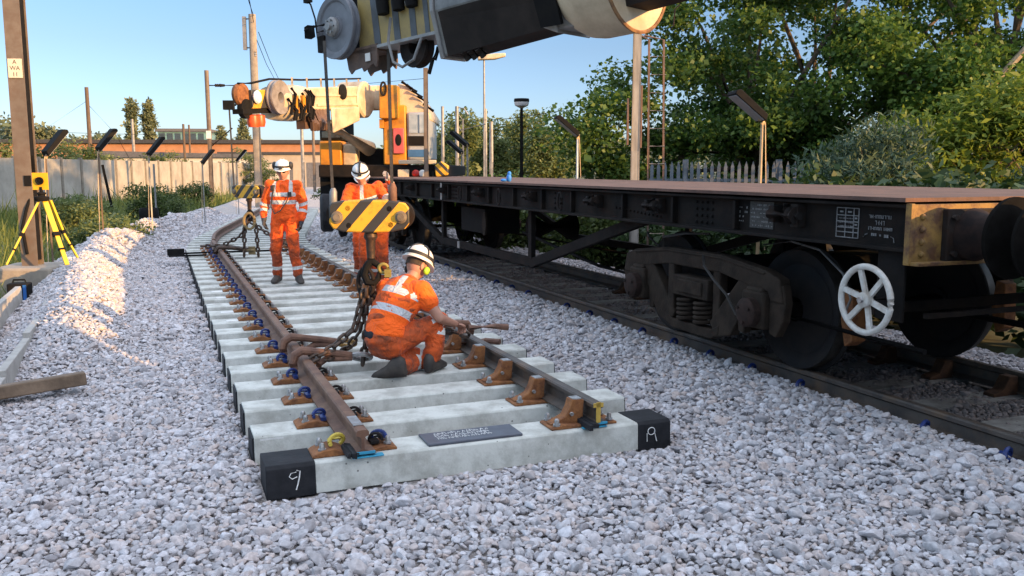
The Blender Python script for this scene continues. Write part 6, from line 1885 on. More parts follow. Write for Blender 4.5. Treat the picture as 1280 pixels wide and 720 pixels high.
# concrete cable trough along the cess and an old timber
t = thing('cable_trough', 'open pale concrete cable trough filled with stones along the ballast edge', 'cable trough', W(-1.95, 5.0, 0.0), TH)
M_TROUGH = pm('trough_concrete', (0.40, 0.385, 0.36), (0.30, 0.285, 0.265), rough=0.9, scale=5, bump=0.2, bscale=40)
for x0 in (-0.30, 0.20):
    for k in range(4):
        y0 = -3.4 + k * 1.5
        if k == 3: y1 = y0 + 1.9
        else: y1 = y0 + 1.49
        g = G(); g.prism([(x0, -0.05), (x0 + 0.085, -0.05), (x0 + 0.075, 0.15 + 0.05 * k), (x0 + 0.01, 0.15 + 0.05 * k)], y0, y1, 'y'); g.build('wall_block', M_TROUGH, t, bevel=0.006, smooth=False)
g = G(); g.b2((-0.2, -3.4, -0.06), (0.20, 2.4, -0.02)); g.build('floor_slab', pm('trough_dirt', (0.07, 0.06, 0.05), rough=0.95), t)
tb_ = W(-1.38, 2.72, 0.14)
t = G(); t.box((0, 0, 0), (0.62, 0.16, 0.10)); t = t.build('timber', M_TIMBER, None, bevel=0.012); t.location = tb_; t.rotation_euler = (R(-6), R(-4), R(30)); tag(t, 'weathered brown timber lying half buried against the trough wall', 'timber')

# precast concrete fence
t = thing('concrete_fence', 'long sunlit precast concrete panel fence along the left of the railway', 'fence', (-21.0, 20, -0.16), R(0.9))
M_FENCE = pm('fence_concrete', (0.37, 0.35, 0.31), (0.28, 0.265, 0.235), rough=0.9, scale=1.2, bump=0.1, bscale=20, dirt=(0.20, 0.19, 0.165), dscale=0.7, damt=0.7)
M_FPOST = pm('fence_post', (0.20, 0.18, 0.15), (0.14, 0.125, 0.105), rough=0.9)
pa = po = None
for k in range(34):
    y = k * 2.0
    if pa is None:
        g = G(); g.b2((-0.03, 0.09, 0.0), (0.03, 1.91, 2.42)); pa = g.build('panel', M_FENCE, t, smooth=False, loc=(0, y, 0))
        g = G(); g.b2((-0.08, -0.09, 0.0), (0.08, 0.09, 2.5)); po = g.build('post', M_FPOST, t, smooth=False, bevel=0.01, loc=(0, y, 0))
    else:
        dup(pa, (0, y, 0), t); dup(po, (0, y, 0), t)

# buildings beyond the fence
M_BRICK = pm('orange_brick', (0.42, 0.21, 0.11), (0.36, 0.17, 0.09), rough=0.9, scale=1.5)
t = thing('brick_building', 'long low orange brick building with a dark flat roof beyond the concrete fence', 'building', (-44, 98, -0.16), R(4))
g = G(); g.b2((-30, 0, 0), (27, 14, 4.75)); g.build('wall', M_BRICK, t, smooth=False)
g = G(); g.b2((-30.4, -0.4, 4.75), (27.4, 14.4, 5.15)); g.build('roof', pm('roof_dark', (0.05, 0.05, 0.055), rough=0.8), t, smooth=False)
for k in range(14):
    g = G(); g.b2((-27 + k * 3.9, -0.04, 1.2), (-24.6 + k * 3.9, 0.02, 2.8)); g.build('window', M_CABGLASS, t, smooth=False)
t = thing('site_cabin', 'low white building with a dark roof between the fence and the brick building', 'building', (-30.5, 82, -0.16), R(3))
g = G(); g.b2((-7, 0, 0), (6, 5, 3.0)); g.build('wall', pm('cabin_white', (0.62, 0.60, 0.56), (0.55, 0.53, 0.49), rough=0.7), t, smooth=False)
g = G(); g.prism([(-7.3, 3.0), (6.3, 3.0), (6.3, 3.3), (-7.3, 3.6)], -0.3, 5.3, 'y'); g.build('roof', pm('roof_grey', (0.12, 0.12, 0.13), rough=0.8), t, smooth=False)
for k in range(5):
    g = G(); g.b2((-6 + k * 2.5, -0.05, 1.3), (-4.7 + k * 2.5, 0.02, 2.4)); g.build('window', M_CABGLASS, t, smooth=False)
t = thing('office_block', 'teal glazed office block rising behind the brick building', 'building', (-66, 178, -0.16), R(6))
g = G(); g.b2((-4.5, 0, 0), (5, 9, 9.3)); g.build('wall', pm('teal_wall', (0.16, 0.30, 0.30), (0.11, 0.2, 0.21), rough=0.3, scale=0.8), t, smooth=False)
g = G(); g.b2((-4.9, -0.4, 9.3), (5.4, 9.4, 9.9)); g.build('roof', pm('roof_grey', (0.12, 0.12, 0.13)), t, smooth=False)
for k in range(6):
    g = G(); g.b2((-4.2 + k * 1.5, -0.06, 6.6), (-3.1 + k * 1.5, 0.02, 9.0)); g.build('window', M_CABGLASS, t, smooth=False)
t = thing('warehouse', 'cream flat walled warehouse behind the boom of the yellow crane', 'building', (-23.5, 90, -0.16), R(2))
g = G(); g.b2((-6, 0, 0), (7, 10, 3.4)); g.build('wall', pm('ware_cream', (0.42, 0.36, 0.28), (0.36, 0.30, 0.23), rough=0.8, scale=1), t, smooth=False)
g = G(); g.b2((-6.2, -0.2, 3.4), (7.2, 10.2, 3.65)); g.build('roof', pm('roof_dark', (0.05, 0.05, 0.055)), t, smooth=False)
for k in range(3):
    g = G(); g.b2((-4.5 + k * 3.6, -0.05, 0), (-2.3 + k * 3.6, 0.02, 2.6)); g.build('door', pm('door_grey', (0.14, 0.14, 0.15)), t, smooth=False)


# masts, poles and wires
def pole(name, label, cat, x, ytop, Y, r, mat, rt=None, base=-0.16, lean=0.0, group=None, H=False):
    top = image_point(x, ytop, Y)
    t = thing(name, label, cat, (top.x, Y, base), 0, group)
    h = top.z - base
    g = G()
    if H:
        w_ = r
        g.prism([(-w_, -w_), (w_, -w_), (w_, -w_ * .8), (w_ * .1, -w_ * .8), (w_ * .1, w_ * .8), (w_, w_ * .8), (w_, w_), (-w_, w_), (-w_, w_ * .8), (-w_ * .1, w_ * .8), (-w_ * .1, -w_ * .8), (-w_, -w_ * .8)], 0, h, 'z')
    else:
        g.tube([(0, 0, 0), (lean * 0.5, 0, h * 0.5), (lean, 0, h)], [r, r * 0.93, (rt or r * 0.85)], 12)
    g.build('shaft', mat, t)
    return t, h


t, h = pole('mast', 'tall pale concrete mast with brackets at its top, behind the distant boom tip', 'mast', 315, 18, 42, 0.20, M_CONCPOST, 0.17)
g = G(); g.b2((-0.45, -0.08, h - 1.6), (-0.30, 0.08, h - 0.1)); g.tube([(-0.38, 0, h - 0.2), (0, 0, h - 0.2)], 0.05, 6); g.tube([(-0.38, 0, h - 1.5), (0.0, 0, h - 1.5)], 0.05, 6); g.build('bracket', M_GALV, t)
g = G(); g.lathe([(0.08, 0), (0.05, 0.05), (0.08, 0.1), (0.05, 0.15), (0.08, 0.2)], (0.1, -0.1, h - 1.9), (0, 0, 1), 12); g.build('insulator', M_GALV, t)
t, h = pole('mast', 'slim brown mast with a small white plate standing beside the fence end', 'mast', 258, 88, 46, 0.12, M_POLESTEEL, 0.11)
g = G(); g.b2((-0.11, -0.15, 2.9 + 0.6), (0.13, -0.125, 3.4 + 0.5)); g.build('number_plate', M_WHITEPAINT, t)
g = G(); g.tube([(0, 0, h - 0.75), (1.6, 0, h - 0.75)], 0.035, 6); g.tube([(0, 0, h - 3.9), (1.2, 0, h - 2.9)], 0.035, 6); g.lathe([(0.06, 0), (0.09, 0.05), (0.06, 0.1), (0.09, 0.15), (0.06, 0.2), (0.09, 0.25), (0.06, 0.5)], (0.4, 0, h - 0.75), (1, 0, 0), 10); g.build('bracket_arm', M_DKSTEEL, t)
t, h = pole('mast', 'brown wooden mast with a wire stay standing behind the concrete fence', 'mast', 108, 109, 55, 0.13, M_WOOD, 0.11)
g = G(); g.tube([(0, 0, h - 1.0), (1.6, 0, h - 2.8), (3.2, 0, 1.0)], 0.015, 5); g.tube([(0, 0, h - 0.8), (-3.3, 0, h - 2.9), (-3.3, 0, h - 3.3)], 0.012, 5); g.build('stay_wire', M_BLACK, t)
for (x, y, Y, r, m_, lab) in ((165, 149, 90, 0.16, M_GALV, 'pale grey post in front of the tall poplar'), (229, 155, 80, 0.12, M_WOOD, 'dark wooden post before the teal office block'), (236, 156, 84, 0.10, M_WOOD, 'thin dark post close beside another before the teal office block'),
                              (377, 158, 62, 0.13, M_GALV, 'grey post below the cream boom, nearer the warehouse door'), (391, 152, 70, 0.12, M_POLESTEEL, 'brown post seen below the cream boom beside the crane cab'),
                              (553, 133, 46, 0.09, M_GALV, 'slim grey mast just beside the yellow crane'), (614, 152, 52, 0.13, M_GALV, 'short pale post among the birches below the lamp standard'), (607, 136, 56, 0.10, M_GALV, 'thin pale post among the birches')):
    pole('mast', lab, 'mast', x, y, Y, r, m_, group='masts along the railway')
t, h = pole('mast', 'lattice mast with a bent arm in front of the birches', 'mast', 571, 133, 44, 0.10, M_GALV)
g = G(); g.tube([(0, 0, h - 0.05), (0.35, 0, h - 0.1), (0.55, 0, h - 0.4)], 0.04, 6); g.tube([(0.0, 0, h - 1.2), (1.4, 0, h - 0.85)], 0.03, 6)
for k in range(6): g.tube([(0.1, 0, 1 + k * 0.6), (0.3, 0, 1.3 + k * 0.6), (0.1, 0, 1.6 + k * 0.6)], 0.015, 5)
g.tube([(0.3, 0, 0), (0.3, 0, h - 0.6)], 0.04, 6); g.build('bracket_arm', M_GALV, t)
t, h = pole('lamp_standard', 'very tall thin lamp standard with a broad pale head under the crane boom', 'street lamp', 605, 72, 50, 0.07, M_GALV, 0.05)
g = G(); g.loft([[(x, y, z) for x, y, z in ((-0.35, -0.2, h - 0.15), (-0.35, 0.2, h - 0.15), (-0.35, 0.2, h + 0.1), (-0.35, -0.2, h + 0.1))], [(0.6, -0.25, h - 0.1), (0.6, 0.25, h - 0.1), (0.6, 0.25, h + 0.2), (0.6, -0.25, h + 0.2)], [(1.2, -0.1, h + 0.05), (1.2, 0.1, h + 0.05), (1.2, 0.1, h + 0.25), (1.2, -0.1, h + 0.25)]]); g.build('lamp_head', M_CREAM, t, bevel=0.05)
# overhead wires
for pts, lab in (([image_point(317, 20, 42), image_point(304, -20, 33)], 'overhead wire running up from the pale mast'), ([image_point(317, 28, 42), image_point(309, -15, 33)], 'lower overhead wire running up from the pale mast'),
                 ([image_point(319, 45, 42), image_point(333, 80, 52), image_point(346, 104, 66)], 'overhead wire sloping down beyond the pale mast'), ([image_point(323, 40, 42), image_point(338, 78, 52), image_point(352, 106, 66)], 'second overhead wire sloping down beyond the pale mast'),
                 ([image_point(-20, 163, 60), image_point(90, 166, 70), image_point(210, 169, 80)], 'thin line wire over the brick building'), ([image_point(440, 106, 48), image_point(533, 98, 48)], 'contact wire arm crossing behind the yellow crane mast'),
                 ([image_point(570, 152, 44), image_point(640, 148, 44), image_point(705, 138, 40)], 'thin wire crossing in front of the birches')):
    g = G(); g.tube(pts, 0.016, 5); o = g.build('overhead_wire', M_BLACK); tag(o, lab, 'wire', 'overhead wires')
# black drum and a leaning pipe on the berm edge
b = image_point(187, 281, 24.0)
t = thing('black_drum', 'squat black plastic drum sitting in the grass at the ballast edge', 'drum', (b.x, b.y, b.z), 0)
g = G(); g.lathe([(0.20, 0), (0.25, 0.05), (0.26, 0.2), (0.25, 0.22), (0.26, 0.25), (0.25, 0.42), (0.22, 0.46), (0.20, 0.46), (0.19, 0.42), (0.0, 0.42)], (0, 0, 0), (0, 0, 1), 24); g.build('shell', M_BLACK, t)
g = G(); g.torus((0, 0, 0.47), (1, 0, 0), 0.10, 0.015, 14, 6, 0, math.pi); g.build('handle', M_DKSTEEL, t)
o = G(); o.tube([image_point(196, 276, 25.5) + Vector((0, 0, -0.1)), image_point(192, 205, 25.5)], 0.03, 8); o = o.build('leaning_pipe', M_GALV); tag(o, 'thin grey pipe leaning upright beside the black drum', 'pipe')
o = G(); o.tube([image_point(141, 256, 28) + Vector((0, 0, -0.3)), image_point(128, 206, 28)], 0.045, 8); o = o.build('leaning_pipe', M_BLACK); tag(o, 'dark leaning pole in front of the shaded stretch of concrete fence', 'pole')


# trackside lights: thin post, long flat head cocked over the track
def tracklight(x, y, Y, sgn, lab, post_m, base=-0.1, yaw=0.0):
    p = image_point(x, y, Y)          # foot of the head
    t = thing('trackside_light', lab, 'floodlight', (p.x, Y, base), R(yaw), 'trackside lights on thin posts')
    h = p.z - base
    g = G(); g.tube([(0, 0, 0), (0, 0, h * 0.6), (0, 0, h)], [0.028, 0.024, 0.022] if sgn < 0 else [0.017, 0.016, 0.016], 10); g.build('post', post_m, t)
    M_ = Matrix.Translation((0, 0, h + 0.02)) @ Matrix.Rotation(-sgn * R(50 if sgn > 0 else 40), 4, 'Y')
    g = G(); a_ = (0.0, 0.56)
    pr = [(0.0, -0.015), (0.57, -0.025), (0.59, 0.02), (0.55, 0.075), (0.04, 0.07)]
    g.prism([(sgn * x_, z_) for x_, z_ in pr], -(0.12 if sgn > 0 else 0.17), (0.12 if sgn > 0 else 0.17), 'y', M_); hd = g.build('lamp_head', M_BLACK, t, bevel=0.01)
    g = G(); g.prism([(sgn * 0.03, -0.022), (sgn * 0.545, -0.032), (sgn * 0.545, -0.024), (sgn * 0.03, -0.016)], -(0.10 if sgn > 0 else 0.15), (0.10 if sgn > 0 else 0.15), 'y', M_); g.build('diffuser', pm('diffuser', (0.36, 0.36, 0.38), (0.28, 0.28, 0.30), rough=0.35), hd)
    g = G(); g.tube([(0, 0, h - 0.02), (0.02, -0.04, h + 0.04), (sgn * 0.06, 0, h + 0.04)], 0.03, 8); g.tube([(sgn * -0.03, -0.03, h), (sgn * -0.07, -0.05, h * 0.6), (-0.10 * sgn, -0.03, 0.0)], 0.008, 5); g.build('bracket', pm('bracket_pale', (0.50, 0.38, 0.24), rough=0.6), t)
    return t


M_YPOST = pm('post_yellowed', (0.46, 0.34, 0.20), (0.36, 0.27, 0.17), rough=0.6, scale=8)
tracklight(57, 196, 15.8, 1, 'trackside light nearest the steel column, its black back to the camera', M_WOOD, yaw=50)
tracklight(123, 190, 18.5, 1, 'trackside light cocked above the leaning dark pole, pale edge lit', M_WOOD, yaw=45)
tracklight(186, 196, 21.5, 1, 'trackside light above the black drum, on a pale slim post', M_GALV, yaw=40)
tracklight(253, 206, 28, 1, 'trackside light beside the slim brown mast with the white plate', M_GALV, yaw=35)
tracklight(296, 203, 34, 1, 'small trackside light beyond the brown mast, near the thin rope', M_GALV, yaw=10)
tracklight(953, 153, 12.2, -1, 'large trackside light on a yellowed post behind the flat wagon, before the palings', M_YPOST, yaw=6)
tracklight(722, 172, 17.5, -1, 'trackside light on a white post below the hanging leaf sprays, brown underside', M_WHITEPAINT, yaw=6)
tracklight(584, 184, 24, -1, 'small dark trackside light in front of the lattice mast', M_GALV, yaw=-15)
tracklight(577, 193, 27, -1, 'lowest small trackside light in front of the lattice mast, partly behind another', M_GALV, yaw=-15)

# ================================================================ right of the wagon
p = image_point(797, 38, 14.6)
t = thing('signal_post', 'pale round post with a ladder leaning behind it in front of the big tree', 'post', (p.x, 14.6, -0.16), 0)
g = G(); g.tube([(0, 0, 0), (0, 0, p.z + 0.16)], [0.082, 0.07], 16); g.build('shaft', pm('post_pale', (0.30, 0.29, 0.27), (0.19, 0.18, 0.17), rough=0.7, scale=4, stretch=(3, 3, 0.5)), t)
g = G(); g.b2((-0.14, 0.02, 1.95 + 0.4), (-0.11, 0.10, 3.1)); g.b2((0.075, -0.02, 2.3), (0.10, 0.06, 3.3)); g.build('side_board', pm('board_brown', (0.17, 0.10, 0.07), rough=0.8), t)
g = G(); g.lathe([(0.095, 0), (0.095, 0.06), (0.06, 0.1)], (0, 0, p.z + 0.12), (0, 0, 1), 16); g.build('cap', M_RUST, t)
t = thing('ladder', 'brown steel ladder standing upright beside the pale round post', 'ladder', (p.x + 0.22, 14.8, -0.16), 0)
for x in (0.0, 0.27):
    g = G(); g.tube([(x + 0.05, 0, 0), (x - 0.03 * (x > 0), 0, 4.05), (-0.08 if x > 0 else -0.15, 0, 4.12)], 0.019, 8); g.build('side_rail', pm('ladder_brown', (0.16, 0.10, 0.075), (0.09, 0.06, 0.05), rough=0.7), t)
for k in range(13):
    g = G(); g.tube([(0.04, 0, 0.3 + k * 0.29), (0.29, 0, 0.3 + k * 0.29)], 0.013, 6); g.build('rung', pm('rung_pale', (0.33, 0.28, 0.22), rough=0.7), t)
g = G(); g.tube([(0.25, 0, 4.1), (0.40, 0.05, 4.28), (0.42, 0.05, 4.55), (0.5, 0.05, 4.62)], 0.012, 6); g.build('hand_hook', M_DKSTEEL, t)
# round-headed lamp
p = image_point(652, 128, 22)
t = thing('street_lamp', 'slim black post lamp with a round drum shaped head', 'street lamp', (p.x, 22, -0.16), 0)
h = p.z + 0.16
g = G(); g.tube([(0, 0, 0), (0, 0, h)], [0.05, 0.035], 10); g.build('post', M_BLACK, t)
g = G(); g.lathe([(0.04, -0.14), (0.16, -0.08), (0.18, -0.02), (0.18, 0.01)], (0, 0, h), (0, 0, 1), 24); g.build('lamp_bowl', pm('bowl_white', (0.55, 0.56, 0.58), rough=0.4), t)
g = G(); g.lathe([(0.185, 0.01), (0.19, 0.05), (0.18, 0.09), (0.0, 0.10)], (0, 0, h), (0, 0, 1), 24); g.build('lamp_cap', M_BLACK, t)
# palisade fence
t = thing('palisade_fence', 'grey steel palisade fence with pointed pales below the big tree', 'fence', (2.9, 18.4, -0.16), R(-12))
M_PAL = pm('palisade_grey', (0.13, 0.15, 0.175), (0.085, 0.10, 0.12), rough=0.6, scale=5)
pa = None
for k in range(34):
    if pa is None:
        g = G(); g.prism([(-0.034, 0.05), (0.034, 0.05), (0.034, 2.0), (0.0, 2.12), (-0.034, 2.0)], -0.008, 0.008, 'y'); pa = g.build('pale', M_PAL, t, smooth=False); continue
    c = dup(pa, (k * 0.135, 0, 0), t)
for z in (0.5, 1.7):
    g = G(); g.b2((-0.1, 0.012, z), (4.7, 0.05, z + 0.06)); g.build('rail', M_PAL, t, smooth=False)
for k in range(3):
    g = G(); g.b2((0.62 + k * 1.85, 0.05, 0), (0.74 + k * 1.85, 0.15, 2.15)); g.build('post', M_PAL, t, smooth=False)
# blue cloth left on the wagon deck
p = W(3.95, 6.35, 1.628)
o = G(); o.ball((0, 0, 0.05), (0.035, 0.04, 0.06), 12, 8); o.ball((-0.07, 0.0, 0.02), (0.045, 0.04, 0.022), 12, 8); o.ball((0.005, 0.0, 0.11), (0.028, 0.03, 0.03), 10, 6)
o = o.build('blue_glove', pm('glove_blue', (0.03, 0.22, 0.65), (0.02, 0.15, 0.5), rough=0.6, scale=30)); o.location = p; tag(o, 'crumpled bright blue glove lying on the edge of the rusty wagon deck', 'glove')
# ================================================================ vegetation
def np_mesh(name, verts, quads):
    me = bpy.data.meshes.new(name)
    n, m = len(verts), len(quads)
    k = quads.shape[1]
    me.vertices.add(n); me.vertices.foreach_set('co', verts.astype(np.float32).ravel())
    me.loops.add(m * k); me.loops.foreach_set('vertex_index', quads.astype(np.int32).ravel())
    me.polygons.add(m); me.polygons.foreach_set('loop_start', np.arange(0, m * k, k, dtype=np.int32)); me.polygons.foreach_set('loop_total', np.full(m, k, dtype=np.int32))
    me.update(calc_edges=True)
    return me


def leaf_mesh(name, pos, size, aspect, rng, droop=0.0, upright=0.0):
    n = len(pos)
    d = rng.normal(size=(n, 3)); d[:, 2] = d[:, 2] * 0.6 - droop + upright
    d /= np.linalg.norm(d, axis=1)[:, None]
    r = rng.normal(size=(n, 3)); s = np.cross(d, r); s /= np.linalg.norm(s, axis=1)[:, None] + 1e-9
    L = size * rng.lognormal(0, 0.25, n)[:, None]; Wd = L * aspect
    nn = np.cross(d, s)
    v0 = pos; v1 = pos + d * L * 0.45 + s * Wd * 0.5 + nn * L * 0.08; v2 = pos + d * L; v3 = pos + d * L * 0.45 - s * Wd * 0.5 + nn * L * 0.08
    verts = np.stack([v0, v1, v2, v3], 1).reshape(-1, 3)
    return np_mesh(name, verts, np.arange(n * 4).reshape(-1, 4))


def in_ell(n, c, r, rng, shell=0.5):
    p = rng.normal(size=(n, 3)); p /= np.linalg.norm(p, axis=1)[:, None]
    return np.array(c) + p * np.array(r) * (rng.random((n, 1)) ** shell)


M_BARK = pm('bark', (0.13, 0.095, 0.065), (0.075, 0.055, 0.04), rough=0.95, scale=9, bump=0.4, bscale=20, stretch=(3, 3, 0.6))
M_BARKPALE = pm('bark_pale', (0.30, 0.25, 0.17), (0.2, 0.16, 0.11), rough=0.9, scale=7, bump=0.3, bscale=20)


def tree(name, label, cat, base, blobs, n_leaf, leaf, aspect, mat, n_clump, spread, trunk_r, fork_z, seed, group=None, bark=None, droop=0.25, n_limb=14, upright=0.0):
    """blobs: ellipsoids (centre relative to base, radii, weight)"""
    rng = np.random.default_rng(seed)
    t = thing(name, label, cat, base, 0, group)
    wts = np.array([b[2] for b in blobs]); wts = wts / wts.sum()
    cl = np.concatenate([in_ell(max(1, int(round(n_clump * w_))), b[0], b[1], rng, 0.42) for b, w_ in zip(blobs, wts)])
    size_k = rng.lognormal(0, 0.35, len(cl))
    pk = rng.choice(len(cl), n_leaf, p=size_k ** 2 / (size_k ** 2).sum())
    off = in_ell(n_leaf, (0, 0, 0), (1.9, 1.9, 1.9), rng, 0.55) * spread * size_k[pk][:, None] * np.array([1, 1, 0.62])
    pos = cl[pk] + off
    pos = pos[pos[:, 2] > 0.02]
    link('crown', leaf_mesh('crown', pos, leaf, aspect, rng, droop, upright), mat, t, smooth=False)
    if trunk_r > 0:
        g = G(); bk = bark or M_BARK
        g.tube([(0, 0, -0.1), (0.05, 0, fork_z * 0.5), (0, 0.05, fork_z)], [trunk_r * 1.25, trunk_r, trunk_r * 0.85], 12)
        order = rng.permutation(len(cl))[:n_limb]
        for i in order:
            c = Vector(cl[i]); a_ = Vector((0, 0.05, fork_z * (0.6 + 0.4 * rng.random())))
            m1 = a_.lerp(c, 0.35) + Vector((rng.normal() * 0.15, rng.normal() * 0.15, 0.25)); m2 = a_.lerp(c, 0.7) + Vector((rng.normal() * 0.15, rng.normal() * 0.15, 0.15))
            g.tube([a_, m1, m2, c], [trunk_r * 0.5, trunk_r * 0.34, trunk_r * 0.2, trunk_r * 0.06], 7)
        g.build('trunk', bk, t)
    return t


L_MAPLE = leafmat('leaf_maple', (0.03, 0.085, 0.02), (0.115, 0.18, 0.03), 0.4)
L_LIME = leafmat('leaf_lime', (0.045, 0.115, 0.022), (0.15, 0.23, 0.04), 0.45)
L_YEL = leafmat('leaf_yellowgreen', (0.12, 0.18, 0.025), (0.21, 0.265, 0.035), 0.45)
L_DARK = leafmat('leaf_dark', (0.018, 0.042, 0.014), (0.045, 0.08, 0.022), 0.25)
L_BUDD = leafmat('leaf_greygreen', (0.03, 0.062, 0.038), (0.085, 0.13, 0.075), 0.25, 0.6)
L_BIRCH = leafmat('leaf_birch', (0.08, 0.12, 0.035), (0.17, 0.20, 0.07), 0.35)
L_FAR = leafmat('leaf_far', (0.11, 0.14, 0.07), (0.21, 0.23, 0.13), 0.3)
L_SHRUB = leafmat('leaf_shrub', (0.03, 0.06, 0.015), (0.09, 0.12, 0.03), 0.3)
L_GRASS = leafmat('grass_blade', (0.06, 0.10, 0.02), (0.20, 0.22, 0.06), 0.35)

# the big trees behind the wagon
tree('leafy_tree', 'broad leafy green tree behind the pale post with the ladder, sprays reaching over the tracks', 'tree', (5.4, 20.0, -0.16),
     [((-0.2, 0, 5.2), (3.0, 2.2, 3.4), 5), ((-2.2, -0.3, 3.0), (2.0, 1.4, 1.5), 2), ((0.2, 0, 2.4), (3.2, 1.8, 1.6), 3), ((1.5, 0, 7.5), (2.2, 2, 2.0), 2)], 62000, 0.105, 0.72, L_MAPLE, 130, 0.31, 0.17, 2.6, 1, 'big trees behind the wagon')
tree('leafy_tree', 'tall leafy tree with a pale bare limb rising through its crown', 'tree', (10.4, 19.0, -0.16),
     [((0, 0, 6.0), (4.2, 2.6, 3.6), 6), ((-2.2, -0.6, 3.6), (2.4, 1.6, 1.9), 3), ((2.4, -0.3, 3.4), (2.4, 1.6, 1.9), 3)], 76000, 0.105, 0.7, L_LIME, 155, 0.32, 0.2, 3.0, 2, 'big trees behind the wagon', n_limb=20)
tree('leafy_tree', 'tall leafy tree at the edge beyond the yellow green bush', 'tree', (15.2, 19.5, -0.16),
     [((0, 0, 5.6), (3.6, 2.6, 3.8), 6), ((-1.5, -0.6, 3.2), (2.4, 1.6, 1.9), 3)], 34000, 0.11, 0.7, L_MAPLE, 85, 0.4, 0.2, 3.0, 3, 'big trees behind the wagon')
tree('leafy_tree', 'darker leafy tree filling the gap behind the other big trees', 'tree', (8.6, 25.0, -0.16),
     [((0, 0, 6.0), (5.0, 1.8, 4.0), 6), ((-2, 0, 3.6), (3.0, 1.5, 2.0), 2), ((4, 0, 8.5), (3.5, 1.5, 2.5), 3)], 24000, 0.15, 0.7, L_MAPLE, 100, 0.40, 0.2, 3.0, 9, 'big trees behind the wagon')
o = bpy.data.objects['leafy_tree.001']
g = G(); g.tube([(-1.9, -1.9, 3.0), (-1.3, -2.1, 3.6), (-0.7, -2.1, 4.3), (-0.3, -2.0, 5.4), (0.3, -1.8, 6.4)], [0.07, 0.065, 0.06, 0.05, 0.03], 8); g.tube([(-0.7, -2.1, 4.3), (-0.1, -2.2, 4.8), (0.5, -2.2, 5.2)], [0.045, 0.04, 0.02], 8); g.tube([(-1.9, -1.9, 3.0), (-1.6, -1.0, 2.2), (-0.4, 0, 1.2)], [0.07, 0.09, 0.12], 8); g.build('pale_limb', M_BARKPALE, o)
tree('yellow_bush', 'bright yellow green feathery bush catching the sun above the grey green shrubs', 'bush', (7.7, 14.6, -0.16), [((0, 0, 2.75), (1.5, 0.7, 0.5), 3), ((0.8, 0, 3.1), (0.8, 0.6, 0.4), 1), ((0, 0, 1.5), (1.3, 0.6, 0.9), 2)], 12000, 0.13, 0.35, L_YEL, 45, 0.28, 0.06, 1.2, 4, bark=M_BARK)
# shrubs under the trees
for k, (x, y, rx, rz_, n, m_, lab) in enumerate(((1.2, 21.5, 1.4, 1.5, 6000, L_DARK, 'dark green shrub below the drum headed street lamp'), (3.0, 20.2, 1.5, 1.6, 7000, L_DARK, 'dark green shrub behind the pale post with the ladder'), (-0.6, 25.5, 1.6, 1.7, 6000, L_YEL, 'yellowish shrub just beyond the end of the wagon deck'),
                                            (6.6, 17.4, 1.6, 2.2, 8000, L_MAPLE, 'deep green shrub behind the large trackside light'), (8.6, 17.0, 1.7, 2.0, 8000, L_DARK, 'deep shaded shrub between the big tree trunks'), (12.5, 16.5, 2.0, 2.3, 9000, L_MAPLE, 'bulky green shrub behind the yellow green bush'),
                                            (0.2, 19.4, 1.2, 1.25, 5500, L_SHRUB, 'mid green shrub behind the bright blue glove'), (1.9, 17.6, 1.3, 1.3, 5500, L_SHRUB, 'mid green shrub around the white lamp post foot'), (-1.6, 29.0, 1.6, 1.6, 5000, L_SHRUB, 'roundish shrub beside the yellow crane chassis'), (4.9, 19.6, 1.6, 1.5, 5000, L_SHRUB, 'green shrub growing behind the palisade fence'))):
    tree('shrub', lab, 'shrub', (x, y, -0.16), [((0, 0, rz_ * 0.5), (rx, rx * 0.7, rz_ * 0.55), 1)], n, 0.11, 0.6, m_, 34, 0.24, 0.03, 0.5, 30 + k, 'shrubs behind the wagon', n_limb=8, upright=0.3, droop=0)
for k, (x, y, rx, h_, n, lab) in enumerate(((5.35, 13.2, 0.8, 2.5, 5200, 'tall grey green buddleia standing above its neighbours before the trees'), (6.6, 12.6, 1.0, 2.0, 6000, 'grey green buddleia with long leaves, lower than the tall one'), (7.9, 12.3, 0.9, 2.25, 6000, 'grey green buddleia below the yellow green bush'), (9.2, 12.6, 1.1, 2.1, 5500, 'outermost grey green buddleia by the wagon end'), (4.2, 13.8, 0.9, 1.55, 4500, 'low grey green buddleia near the palisade fence'))):
    tree('buddleia', lab, 'shrub', (x, y, -0.16), [((0, 0, h_ * 0.5), (rx, 0.7, h_ * 0.5), 1)], int(n * 1.6), 0.135, 0.24, L_BUDD, 46, 0.20, 0.025, 0.4, 60 + k, 'grey green buddleias', n_limb=12, upright=0.9, droop=0)
